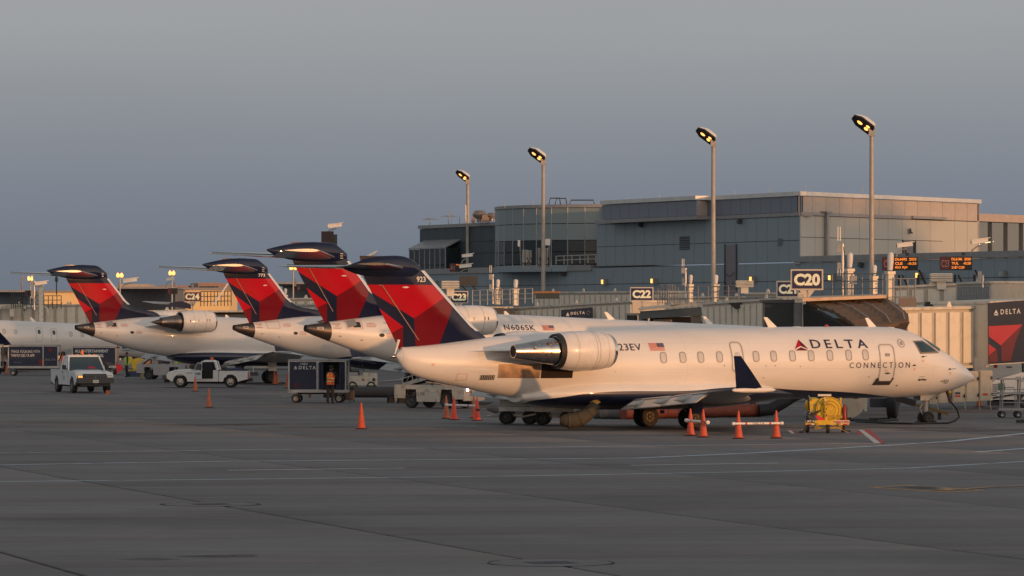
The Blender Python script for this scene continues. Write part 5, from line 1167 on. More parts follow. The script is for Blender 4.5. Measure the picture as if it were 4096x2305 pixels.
# jetway at gate C20, docked behind the nearest jet's nose
j = jetway('nearest jetway at gate C20 with brown accordion canopy and big emblem banner at right')
a = wp(3560,1473,174); b = wp(3950,1459,178)
tunnel(j, a, b, 2.50, 2.6, 0, rib=.86)
a2 = wp(3952,1450,177.0); b2 = wp(4230,1433,181); tunnel(j, a2+Vector((0,-.12,.0)), b2+Vector((0,-.12,0)), 2.58, 3.0, 0, 'outer_tunnel', ribbed=False, m=CREAM, dark=CREAM)
# banner on the outer tunnel: navy board with emblem
Y_ = 176.5
def bq(px, py): p = wp(px, py, Y_); return p
bn = MB().add([bq(3953,1457), bq(4230,1441), bq(4230,1191), bq(3950,1213)], [(0,1,2,3)], mat('banner_navy', (.012,.014,.035), .35, coat=.3)).build('banner', j, fix=False)
def bpoly(pts, m, z=.02, nm='banner_emblem'):
    o = MB().add([bq(*p)+Vector((0,-z,0)) for p in pts], [tuple(range(len(pts)))], m).build(nm, bn, fix=False); return o
p5 = lambda x, y: (3072+x/2.071, 1150+y/2.071)
RB = mat('banner_bright_red', (.52,.03,.045), .4, coat=.3); RD = mat('banner_dark_red', (.15,.014,.022), .4, coat=.3)
bpoly([p5(1828,322),p5(2108,307),p5(1928,480),p5(1830,408)], RB); bpoly([p5(2108,307),p5(2050,450),p5(2010,608),p5(1936,612),p5(1928,480)], RD)
bpoly([p5(1828,468),p5(1890,515),p5(1830,565)], RB); bpoly([p5(1830,568),p5(1893,520),p5(1905,615),p5(1831,620)], RD)
lt_ = MB()
for P, k in LOGO: lt_.add([bq(*p5(1868+42*x, 232-48*y))+Vector((0,-.03,0)) for x, y in P], [(0,1,2)], WTXT)
lt_.build('banner_emblem', bn, fix=False)
o = bq(*p5(1926,224)); lettering('DELTA', o+Vector((0,-.03,0)), Vector((1,.0,.045)), (0,0,1), .88, .22, WTXT, bn, 'banner_text', bold=.02, space=1.4)
# cab and rotating front
cabm = mat('cab_light_grey', (.27,.28,.29), .5, dirt=.15)
c0 = wp(3055,1312,166); m = MB(); m.box((wp(3112,1312,167).x, 167, 3.74), (1.20,1.4,1.80), DGR, bev=.0); cb = m.build('cab_shutter', j)
src = None
for k in range(27):
    p = (wp(3112,1312,167).x-.58+.044*k, 166.27, 3.74)
    if src is None: src = MB().box((0,0,0), (.026,.05,1.78), DGR).build('shutter_slat', cb, loc=p)
    else: inst('shutter_slat', src, cb, p)
MB().box((wp(3108,1212,167).x, 167, 4.70), (1.36,1.6,.14), mat('cab_roof_rim', (.05,.06,.07), .5)).build('cab_roof', j)
m = MB(); xx = wp(3150,1312,166).x; m.box((xx+.42,167,3.7), (.46,1.3,1.9), cabm); m.prism([(xx+.88,4.42),(xx+1.22,4.42),(xx+1.15,3.9),(xx+1.1,3.65),(xx+.95,3.66),(xx+.88,3.8)], 165.7, 166.2, cabm); m.build('cab_wall', j)
rf = MB(); q = [wp(3210,1206,164), wp(3546,1193,166), wp(3530,1188,171), wp(3230,1198,170)]; up = Vector((0,0,.13)); rf.add(q+[p+up for p in q], [(3,2,1,0),(4,5,6,7),(0,1,5,4),(1,2,6,5),(2,3,7,6),(3,0,4,7)], mat('canopy_edge_orange_beige', (.55,.40,.28), .5, dirt=.25)); rf.build('canopy_frame', j)
Pf = [wp(3224,1216,165), wp(3330,1246,163), wp(3400,1290,161), wp(3440,1330,160)]; Qf = [wp(3540,1200,167.5), wp(3590,1228,165.5), wp(3632,1262,163.5), wp(3636,1285,162)]
accordion(j, Pf, Qf, 9)
for u in (.32,.66,.98):
    pts = []
    for k in range(7):
        x = k/6*3; i = min(int(x), 2); f = x-i; pts.append(Vector(Pf[i]).lerp(Vector(Pf[i+1]), f).lerp(Vector(Qf[i]).lerp(Vector(Qf[i+1]), f), u*.93)+Vector((0,-.02,.14)))
    MB().path(pts, .022, GREYM, 5).build('canopy_strut', j)
src = None
for k in range(24):   # hanging curtain folds under the canopy
    f = k/23; p = Vector(Pf[0]).lerp(Vector(Pf[3]), f); 
    MB().tube(p+Vector((0,0,-.02)), Vector((p.x+.05, p.y+.3, 2.2)), .13, mat('dark_canopy_curtain', (.03,.032,.032), .85), n=7).build('curtain_fold', j)
m = MB(); q = [wp(3424,1318,160.4), wp(3640,1288,161.9), wp(3622,1325,161.9), wp(3596,1340,161.9), wp(3430,1345,160.4)]; m.add(q+[p+Vector((0,.5,0)) for p in q], [(0,1,2,3,4),(9,8,7,6,5)]+[(i,5+i,5+(i+1)%5,(i+1)%5) for i in range(5)], mat('canopy_valance_brown', (.05,.036,.03), .8)); m.build('valance', j)
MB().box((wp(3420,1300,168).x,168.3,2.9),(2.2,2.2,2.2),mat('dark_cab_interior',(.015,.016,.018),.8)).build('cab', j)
# undercarriage cabinet row and wheel bogie
m = MB(); x0, x1 = wp(3745,1500,171).x, wp(3965,1500,171).x; dk = (x1-x0)/4.0
for k in range(5):
    xk = x0-dk+dk*k; zt = 1.62+.035*k; 
    cbn = MB().box((xk+dk/2,171,zt-.62), (dk-.03,1.1,1.28), BEIGE, bev=.02).build('cabinet', j)
    MB().box((xk+dk/2,170.44,zt-.62), (dk-.14,.03,1.14), BEIGE).build('cabinet_door', cbn)
    MB().box((xk+dk*.92,170.40,zt-.30), (.05,.04,.14), BLACK).box((xk+dk*.92,170.40,zt-1.0), (.05,.04,.14), BLACK).build('latch', cbn)
    if k in (2, 4): MB().box((xk+dk*.45,170.41,zt-1.0), (.22,.02,.08), RTXT).build('warning_label', cbn)
    if k == 2: MB().box((xk+dk*.45,170.41,zt-.88), (.22,.02,.08), NTXT).build('warning_label', cbn)
    if k == 3: MB().box((xk+dk*.45,170.41,zt-.25), (.3,.02,.3), GTXT).box((xk+dk*.45,170.40,zt-.25), (.26,.02,.26), BEIGE).build('notice', cbn)
for k, px in enumerate((3750,3813,3860,3918,3962)):
    p = wp(px, 1600, 170.2); MB().path([(p.x,p.y,1.1),(p.x+.03,p.y,.7),(p.x-.02,p.y,.35),(p.x+.02,p.y,.12)], .018, mat('pale_strap', (.42,.42,.30), .8), 5).build('strap', j)
MB().box((wp(3922,1455,172).x,172.4,1.95),(.5,.6,.7),cabm).build('support_bracket', j)
m = MB(); p = wp(3520,1600,158.5); m.box((p.x,159,.95),(1.2,.6,.12),GREYM); m.box((p.x-.55,158.7,.75),(.10,.1,.9),CREAM); m.box((p.x+.62,158.7,.78),(.10,.1,.9),CREAM); m.box((p.x,159.0,.62),(.7,.6,.35),DARKM); m.box((p.x,158.7,1.18),(1.3,.1,.1),CREAM); m.build('bogie_frame', j)
wx = wp(3570,1640,158.5).x; MB().lathe([(-.19,0),(-.19,.46),(-.14,.52),(.14,.52),(.19,.46),(.19,0)], (wx,158.5,.52), (.97,-.22,0), RUBBER, 26).build('wheel', j)
MB().tube((wx+.2,158.9,.52),(wx+.2,158.9,2.2),.16,DARKM,n=10).build('lift_column', j)
# railings, wrapped pillars and masts above it
def wrapped_pillar(px, ytop, ybot, Y, w, label, cap=True):
    p = wp(px, ybot, Y); k = Y/FOC; h = (ybot-ytop)*k; W_ = w*k; t = thing('lift_pillar', label, 'pillar', p, R(20), 'beige jetway pillars topped with white wrapped lamps')
    hb = h*.66 if cap else h
    MB().box((0,0,hb/2), (W_,W_,hb), CREAM).build('column', t); m = MB(); 
    m.box((0,0,hb*.98), (W_*1.35,W_*1.35,.12), CREAM); m.box((0,0,hb*.80), (W_*1.2,W_*1.2,.1), CREAM); m.build('flange', t)
    if cap: MB().lathe([(0,W_*.25),(.04,W_*.42),(h*.18,W_*.52),(h*.30,W_*.50),(h*.34,W_*.30),(h*.345,0)], (0,0,hb+.06), (0.05,0,1), mat('white_plastic_wrap', (.70,.68,.66), .5, bump=.5, scale=5), 10).build('wrapped_lamp', t)
    m = MB()
    for i in range(5): m.box((W_*.25,-W_*.51,hb*(.15+.17*i)), (.05,.02,.07), DARKM)
    m.build('bolt_hole', t)
wrapped_pillar(3560,1016,1230,168,25,'tallest pink lit pillar with white wrapped lamp, by the C23 display'); wrapped_pillar(3398,1018,1195,171,24,'pillar with white wrapped lamp just right of the sign C20'); wrapped_pillar(3496,1066,1190,185,20,'shorter wrapped pillar in front of the tallest lamp post base')
wrapped_pillar(2762,1104,1210,236,15,'left of two wrapped pillars above the middle jetway'); wrapped_pillar(2862,1104,1214,234,19,'right of two wrapped pillars above the middle jetway'); wrapped_pillar(1991,1122,1218,262,15,'left of two white wrapped pillars near the gate sign C23'); wrapped_pillar(2062,1122,1222,262,18,'right wrapped pillar near the gate sign C23, with a small box')
def mast(px, y0, y1, Y, label, two=True):
    k = Y/FOC; h = (y0-y1)*k; t = thing('antenna_mast', label, 'mast', wp(px, y0, Y), 0, 'thin jetway masts with paired antennas')
    MB().tube((0,0,0),(0,0,h*.85),.055,AER,n=8).build('pole', t)
    MB().box((-.16,0,h*.78),(.2,.14,.34),GREYM).build('radio_box', t); MB().box((-.16,0,h*.5),(.15,.12,.28),GREYM).build('radio_box', t)
    for dx in (-.21,-.11): MB().tube((dx,0,h*.9),(dx,0,h*1.12),.02,AER,n=5).build('aerial', t); MB().tube((dx,0,h*.35),(dx,0,h*.48),.02,AER,n=5).build('aerial', t)
    m = MB(); m.path([(.03,-.05,h*.8),(.12,-.05,h*.55),(.02,-.05,h*.3),(.1,-.05,0)], .015, BLACK, 5); m.build('cable', t)
mast(3371,1190,938,172,'tallest thin mast with paired antennas, right of the sign C20'); mast(2743,1190,1052,236,'thin mast with antennas above the middle jetway'); mast(1972,1215,1078,262,'thin mast with antennas near the gate sign C23'); mast(3932,1150,1092,200,'short pale mast right of the large louvre ventilator'); mast(138,1240,1104,270,'thin pale mast with box by the far left jetway')
railing(wp(3290,1185,172), wp(3530,1185,168), .95, 'grey railing behind the sign C20 along the near jetway roof', 6, 3); railing(wp(3572,1225,167.3), wp(3660,1225,168.3), 1.15, 'tall grey railing at the right end of the brown canopy', 3, 3)
railing(wp(3660,1225,168.4), wp(3660,1215,172), 1.1, 'short grey return railing right of the brown canopy', 2, 3)
tag(MB().box((0,0,0),(.72,.1,.36),mat('rusty_grey_plate',(.22,.18,.16),.7,dirt=.4)).build('kick_plate', loc=wp(3630,1210,167.2)), 'rusty grey toe plate at the foot of the tall railing', 'plate')
tag(MB().box((0,0,0),(.30,.25,.36),GREYM,bev=.02).build('junction_box', loc=wp(3413,1120,170)), 'grey junction box fixed beside the wrapped pillar right of C20', 'electrical box')
# second, further jetway behind C20's roof
j = jetway('short cream jetway with a side ribbed hood, behind the near roof below the C23 display')
tunnel(j, wp(3575,1225,215), wp(3830,1212,215), .95, 2.5, 0, rib=.8); a = wp(3930,1225,213)
tunnel(j, wp(3832,1222,212), wp(3965,1218,209), 1.1, 2.4, 0, 'hood', m=GREYM, rib=.16)
m = MB(); m.prism([(wp(3700,1210,214).x,4.95),(wp(3790,1210,214).x,4.95),(wp(3830,1210,214).x,4.55),(wp(3690,1210,214).x,4.55)], 213, 214, BLACK); m.build('roof_duct', j)
# jetway at C22
j = jetway('middle jetway at gate C22 with open grey cab facing the aircraft')
tunnel(j, wp(2812,1370,230), wp(3130,1352,224), 2.15, 2.6, 0, rib=.55)
x = wp(2528,1260,238).x; cb = MB().box((x,238,3.6), (.62,1.0,1.4), DGR).build('cab_shutter', j); src = None
for k in range(10):
    if src is None: src = MB().box((0,0,0), (.03,.05,1.38), DGR).build('shutter_slat', cb, loc=(x-.27+.06*k,237.47,3.6))
    else: inst('shutter_slat', src, cb, (x-.27+.06*k,237.47,3.6))
MB().box((x,238,4.36),(.72,1.2,.1),cabm).build('cab_roof', j); MB().prism([(x+.34,4.4),(x+.62,4.42),(x+.58,3.1),(x+.40,3.1)], 236.9, 237.1, cabm).build('cab_wall', j)
q = [wp(2553,1242,236), wp(2808,1222,234), wp(2800,1217,238), wp(2565,1236,240)]; m = MB(); up = Vector((0,0,.12)); m.add(q+[p+up for p in q], [(3,2,1,0),(4,5,6,7),(0,1,5,4),(1,2,6,5),(2,3,7,6),(3,0,4,7)], CREAMR); m.build('canopy_frame', j)
GFB = mat('grey_green_canopy_fabric', (.095,.10,.095), .7, bump=.3, scale=2)
q = [wp(2560,1246,236.1), wp(2806,1229,234.1), wp(2808,1262,233.8), wp(2566,1276,235.8)]; m = MB(); m.add(q+[p+Vector((0,.4,0)) for p in q], [(0,1,2,3),(7,6,5,4),(0,4,5,1),(1,5,6,2),(2,6,7,3),(3,7,4,0)], GFB); m.build('canopy', j)
MB().box((wp(2580,1300,236).x,236.2,3.2),(.35,.5,2.0),GFB).build('canopy_side', j); MB().box((wp(2785,1300,234).x,234.4,3.2),(.6,.5,2.2),GFB).build('canopy_side', j)
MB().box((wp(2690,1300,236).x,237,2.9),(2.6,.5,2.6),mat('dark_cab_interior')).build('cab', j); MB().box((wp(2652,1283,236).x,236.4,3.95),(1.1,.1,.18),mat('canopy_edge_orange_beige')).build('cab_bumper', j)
MB().box((wp(2760,1218,235).x,235.5,4.98),(2.3,1.6,.16),GREYM).build('service_platform', j)
railing(wp(2632,1222,235), wp(2955,1210,233), 1.0, 'grey railing over the middle jetway, with the wrapped pillars', 8, 3); railing(wp(2640,1218,237.5), wp(2700,1218,237.5), 1.15, 'close set dark bars just right of the sign C22', 6, 1)
# fixed walkway behind and the C23 jetway with its small banner
j = jetway('long cream ribbed walkway running behind the middle gates towards C22')
tunnel(j, wp(2140,1262,285), wp(2640,1262,272), 1.55, 2.6, 0, rib=.62); tunnel(j, wp(2600,1262,270), wp(3000,1262,262), 1.15, 2.4, 0, 'inner_tunnel', rib=.62)
tunnel(j, wp(2985,1222,250), wp(3130,1222,248), .68, 2.2, 0, 'hood', m=GREYM, rib=.2)
m = MB(); pp = wp(2985,1180,227); m.prism([(pp.x-.95,4.98),(pp.x+.1,5.0),(pp.x+.62,5.25),(pp.x+.62,4.9),(pp.x-.6,4.62)], 227, 228, BLACK); m.build('roof_duct', j)
j = jetway('cream ribbed jetway carrying the small navy airline banner, behind the second jet')
tunnel(j, wp(2056,1368,262), wp(2530,1346,252), 2.15, 2.6, 0, rib=.62)
bn = MB().add([wp(2246,1372,255.2), wp(2371,1372,254.7), wp(2371,1229,254.7), wp(2244,1240,255.2)], [(0,1,2,3)], mat('banner_navy')).build('banner', j, fix=False)
lettering('DELTA', wp(2283,1259.5,254.4), (1,-.02,.05), (0,0,1), .90, .17, WTXT, bn, 'banner_text', bold=.02, space=1.4); lt_ = MB()
for P, k in LOGO: o = wp(2264,1265,254.4); lt_.add([o+Vector((.22*x_,0,.24*y_)) for x_, y_ in P], [(0,1,2)], WTXT)
o = wp(2353,1252,254.4); lt_.path([o+Vector((.10*math.cos(a*.6),0,.10*math.sin(a*.6))) for a in range(10)], .012, GTXT, 4); lt_.build('banner_emblem', bn, fix=False)
accordion(j, [wp(1850,1226,262), wp(1850,1250,258)], [wp(2040,1236,262), wp(2060,1256,258)], 4); MB().box((wp(1950,1226,262).x,262,4.86),(3.4,2.0,.12),CREAMR).build('canopy_frame', j)
MB().box((wp(2190,1170,262).x,263,5.62),(1.55,1.2,.36),DGR).box((wp(2190,1170,262).x,263,5.86),(1.75,1.3,.12),RUST).build('roof_unit', j)
railing(wp(1890,1222,261), wp(2130,1214,260), .98, 'pale railing right of the gate sign C23', 8, 3, GREYM)
m = MB(); m.loft([[(-.62,-.3,.9),(.66,-.3,.9),(.66,.5,.9),(-.62,.5,.9)],[(-.62,-.3,.25),(.66,-.3,.25),(.66,.5,.25),(-.62,.5,.25)]], DARKM, smooth=False); m.tube((-.4,0,.25),(-.1,0,-.1),.05,BLACK); m.tube((.3,0,.25),(.6,0,-.1),.05,BLACK)
tag(m.build('display_back', loc=wp(1872,1158,270)), 'dark box frame seen from behind, above the gate sign C23', 'display box')
tag(MB().box((0,0,0),(.22,.3,.5),GREYM).box((.0,0,.3),(.14,.2,.2),DARKM).build('junction_box', loc=wp(2000,1178,261)), 'grey junction box on the pillar near the gate sign C23', 'electrical box')
# far left: jetway pieces, pipe, sunlit warehouse walls, distant buildings
j = jetway('leftmost cream jetway with a fat pipe, above the far jet fuselage')
tunnel(j, wp(-40,1330,352), wp(350,1330,352), 2.35, 2.6, 0, rib=.9)
m = MB(); z0 = wp(95,1228,351); m.path([z0+Vector((0,0,-.7)), z0+Vector((.05,0,-.15)), z0+Vector((.35,0,.0)), z0+Vector((1.7,0,.0)), z0+Vector((2.0,0,-.15)), z0+Vector((2.05,0,-.7))], .17, CREAM, 10); m.build('pipe', j)
MB().box((wp(20,1228,351).x,351,5.3),(1.4,1,.35),CREAMR).box((wp(50,1245,351).x,351,4.8),(.35,1,.7),CREAM).build('hood', j)
wrapped_pillar(163,1142,1290,350,17,'plain beige pillar behind the far left platform', False)
railing(wp(45,1236,350), wp(90,1236,350), 1.45, 'dark railing cage at the far left, left half', 5, 3, DARKM, .03); railing(wp(90,1236,350), wp(245,1236,350), 1.15, 'dark railing cage at far left in front of the orange wall', 9, 3, DARKM, .03)
def tower_fig(px, py, Y, label):
    t = thing('jetway_beacon', label, 'beacon', wp(px, py, Y), 0); MB().tube((0,0,0),(0,0,1.1),.05,DARKM,n=6).lathe([(1.1,.03),(1.2,.14),(1.45,.14),(1.7,.03)],(0,0,0),(0,0,1),DARKM,8).build('beacon_head', t)
tower_fig(226,1180,349,'small dark beacon post on the far left railing')
j = jetway('brown canopied jetway under the gate sign C24')
accordion(j, [wp(790,1258,296), wp(760,1285,292)], [wp(1010,1250,296), wp(1035,1290,292)], 5); MB().box((wp(880,1248,296).x,296,4.72),(4.8,2.2,.14),CREAMR).build('canopy_frame', j)
tunnel(j, wp(560,1300,300), wp(740,1296,300), .95, 2.4, 0, rib=.9); tunnel(j, wp(1000,1300,296), wp(1300,1296,290), 1.35, 2.4, 0, 'inner_tunnel', rib=.9)
tunnel(j, wp(1110,1248,300), wp(1300,1246,298), .9, 2.2, 0, 'hood', rib=.7)
railing(wp(803,1226,297), wp(925,1224,297), 1.1, 'dark railing cage right of the gate sign C24', 9, 3, DARKM, .03)
tag(MB().tube((0,0,0),(1.05,0,1.55),.07,AER,n=8).build('support_strut', loc=wp(855,1218,296)), 'pale diagonal strut rising through the railing by C24', 'strut')
wrapped_pillar(1141,1158,1230,300,13,'white wrapped pillar between the two middle red tails')
SUNW = mat('sunglow_sheet_wall', (.86,.62,.30), .5, var=.05, scale=.3)  # yellow holds the low sun's glow on the metal, painted into the colour
def shed(label, px0, px1, y0, y1, Y, m, d=14, trims=True, nm='warehouse', face=0.0):
    a = wp(px0, y1, Y); b = wp(px1, y1, Y); h = wp(px0, y0, Y).z; t = thing(nm, label, 'building', (a.x, Y, 0)); W_ = b.x-a.x
    dy = W_*math.tan(face)
    m0 = MB(); m0.add([(0,0,0),(W_,dy,0),(W_,dy+d,0),(0,d,0),(0,0,h),(W_,dy,h),(W_,dy+d,h),(0,d,h)], [(3,2,1,0),(4,5,6,7),(0,1,5,4),(1,2,6,5),(2,3,7,6),(3,0,4,7)], m); m0.build('wall', t)
    if trims: MB().box((W_/2,dy/2+d/2,h+.12), (W_+.4,d+.4+abs(dy),.24), TRIM).build('roof_edge', t)
    return t, W_, h
t, W_, h = shed('low warehouse whose end wall glows orange in the low sun, behind the leftmost tail', 176, 345, 1170, 1290, 420, SUNW, 30, True, face=.0)
src = None
for k in range(4):
    if src is None: src = MB().box((0,0,0), (.06,.06,h-2), RUST).build('downpipe', t, loc=(W_*.2,-.06,h/2))
    else: inst('downpipe', src, t, (W_*(.2+.22*k),-.06,h/2))
t, W_, h = shed('orange lit cream hall directly behind the gate sign C24', 742, 918, 1160, 1290, 425, SUNW, 12)
GW = mat('blue_grey_shed_wall', (.17,.18,.20), .6); PK = mat('pinkish_brick_block', (.34,.22,.19), .7)
shed('long blue grey shed roofline left of the leftmost tail', -60, 176, 1172, 1290, 470, GW, 30, face=R(-60)); shed('long blue grey shed between the leftmost tail and the sign C24', 445, 745, 1160, 1290, 480, GW, 30, face=R(-60)); shed('blue grey shed strip behind the tall middle tails', 1130, 1660, 1146, 1300, 500, GW, 30, face=R(-60))
shed('pale cream flat block on the skyline right of the leftmost tail', 470, 590, 1137, 1180, 900, mat('cream_block', (.46,.38,.30), .7), 20, False, 'distant_building'); shed('grey green flat block on the skyline left of the sign C24', 632, 700, 1140, 1180, 950, mat('grey_block', (.25,.25,.24), .7), 20, False, 'distant_building'); shed('low brown block right of the maroon display on the skyline', 702, 752, 1142, 1180, 900, PK, 20, False, 'distant_building')
t, W_, h = shed('pinkish building with a dark ribbon window on the skyline above the sign C24', 792, 880, 1131, 1180, 900, PK, 20, False, 'distant_building')
for k in range(7): MB().box((.6+.62*k,-.1,h-1.15), (.54,.12,.7), GLASS).build('window', t)
shed('dark glass corner block left of the pinkish skyline building', 762, 792, 1132, 1180, 905, mat('grey_block'), 18, False, 'distant_building'); shed('low pinkish wing right of the skyline building', 880, 915, 1141, 1180, 905, PK, 18, False, 'distant_building')
tag(MB().box((0,0,0),(1.7,1,.6),GW).build('roof_unit', loc=wp(546,1154,880)), 'small dark box on the pale cream skyline block', 'roof unit')
for px, y0, y1, lb in ((88,1165,1104,'pinkish lit chimney pipe left of the leftmost tail'),(476,1155,1135,'short lit pipe under the twin lamp right of the leftmost tail'),(698,1146,1130,'short lit pipe by the maroon display'),(1181,1146,1118,'lit pipe right of the twin lamp between the tails'),(770,1160,1139,'white cone pipe left of the pink skyline building')):
    tag(MB().tube((0,0,0),(0,0,(y0-y1)/FOC*340),.09,mat('lit_salmon_pipe',(.62,.42,.34),.6),n=8).build('chimney_pipe', loc=wp(px,y0,340)), lb, 'pipe', 'lit vertical pipes at the left')
# the navy wing tip of a jet parked behind C24
m = MB(); m.loft([section(-1.6,.6,0,-.05,.2), section(-2.6,-2.1,0.6,.12,.06)], WINGG); m.prism([(-.2,.0),(.5,.12),(.9,.14),(1.5,-.10),(1.5,-.5),(-.2,-.3)], -.5, .5, NAVY)
tag(m.build('parked_wing', loc=wp(690,1212,330)), 'pale wing and navy tail cone of a hidden jet behind the sign C24', 'airliner')
# ------------------------------------------------------------------ ground equipment
def cone(px, py, h, label, m=ORANGE, lean=0):
    p = gp(px, py); t = thing('traffic_cone', label, 'traffic cone', p, random.uniform(-.4,.4), 'orange traffic cones on the apron')
    MB().box((0,0,.022), (h*.44,h*.44,.044), BLACK, bev=.05).build('base', t)
    o = MB().lathe([(.04,h*.165),(.07,h*.150),(h*.97,h*.030),(h,h*.022),(h,0)], (0,0,0), (0,0,1), m, 18).build('cone_body', t)
    MB().lathe([(.044,h*.19),(.06,h*.18),(.075,h*.15)], (0,0,0), (0,0,1), m, 18).build('collar', t)
    return t
cone(781,1566,.86,'traffic cone in front of the door of the white pickup', ORANGE2); cone(836,1631,.88,'lone traffic cone below the door side of the pickup, on open apron', ORANGE2); cone(1445,1717,.95,'lone traffic cone on open apron below the baggage cart and nearest tail')
cone(1785,1675,.92,'dull cone at the left end of the four cones by the belt loader', ORANGE2); cone(1816,1680,.92,'bright cone second from left of the four by the belt loader', mat('vivid_cone_red', (.88,.07,.03), .4)); cone(1896,1673,.88,'dull cone third from left of the four by the belt loader', ORANGE2); c4 = cone(1908,1683,.92,'bright stencilled cone at the right end of the four by the belt loader', mat('vivid_cone_red'))
cone(2762,1744,.92,'leftmost cone of the four under the winglet, beside the wheels'); c6 = cone(2813,1750,.93,'cone with vertical lettering, second of the four under the winglet'); cone(2954,1756,.92,'cone below the winglet at the left end of the long white bar'); cone(3105,1754,.92,'rightmost cone of the four, at the right end of the long white bar')
for i, ch in enumerate('DELTA'): lettering(ch, (-.045,-.115+.012*i,.62-.10*i), (1,0,0), (0,.1,1), .075, .075, mat('dark_stencil',(.10,.03,.02),.7), c6, 'stencil', bold=.03)
MB().box((0,-.105,.42),(.14,.01,.09),mat('dark_stencil')).build('stencil', c4)
cone(1098,1539,.86,'left cone of the pair behind the right rear of the pickup', ORANGE2); cone(1108,1537,.84,'right cone of the pair behind the right rear of the pickup', ORANGE2); cone(1149,1553,.86,'cone mostly hidden by the left end of the baggage cart', ORANGE2)
cone(27,1498,.92,'cone at the far left beside the first baggage cart', ORANGE2); cone(3917,1629,1.0,'dull dark cone under the beige cabinets at right', ORANGE2); cone(2360,1636,.55,'small cone half hidden beside the yellow hose, under the belly')
def bar(p0, p1, label, r=.045, txt=None):
    p0 = Vector(p0); p1 = Vector(p1); t = thing('cone_bar', label, 'bar', p0, 0, 'white plastic bars resting on cones'); d = p1-p0
    MB().tube((0,0,0), d, r, AER, n=10).build('tube', t); m = MB()
    for a in (.22, .75): m.tube(d*a, d*(a+.04), r*1.08, RTXT, n=10)
    m.build('red_band', t, stuff=False); m = MB(); m.lathe([(0,0),(.02,r*1.4),(.1,r*1.4),(.12,0)], (0,0,0), -d, AER, 10); m.lathe([(0,0),(.02,r*1.4),(.1,r*1.4),(.12,0)], d, d, AER, 10); m.build('end_cap', t)
    if txt: lettering(txt, d*.40+Vector((0,-r*1.1,-.03)), d, (0,0,1), d.length*.25, .06, NTXT, t, 'bar_text')
g = gp(1790,1676); h = gp(1902,1680); bar(g+Vector((0,0,.55)), h+Vector((0,0,.55)), 'white bar across the four cones by the belt loader')
g = gp(2762,1744); h = gp(2813,1750); bar(g+Vector((-.12,-.1,.52)), h+Vector((.12,-.1,.50)), 'short white bar between the two left cones under the winglet')
g = gp(2954,1756); h = gp(3105,1754); bar(g+Vector((-.12,-.12,.50)), h+Vector((.12,-.12,.50)), 'long white bar joining the two right cones under the winglet', .04, 'DELTA')
def rwheel(parent, c, ax, r, w, nm='wheel', rim=RIM):
    o = MB().lathe([(-w/2, r*.6),(-w/2, r*.9),(-w/2+.03, r*.98),(0, r),(w/2-.03, r*.98),(w/2, r*.9),(w/2, r*.6)], c, ax, RUBBER, 24).build(nm, parent)
    MB().lathe([(-w/2+.03,0),(-w/2+.03,r*.2),(-w/2+.06,r*.35),(-w/2+.05,r*.52),(-w/2,r*.6),(w/2,r*.6),(w/2-.05,r*.52),(w/2-.03,0)], c, ax, rim, 18).build('rim', o)
    return o
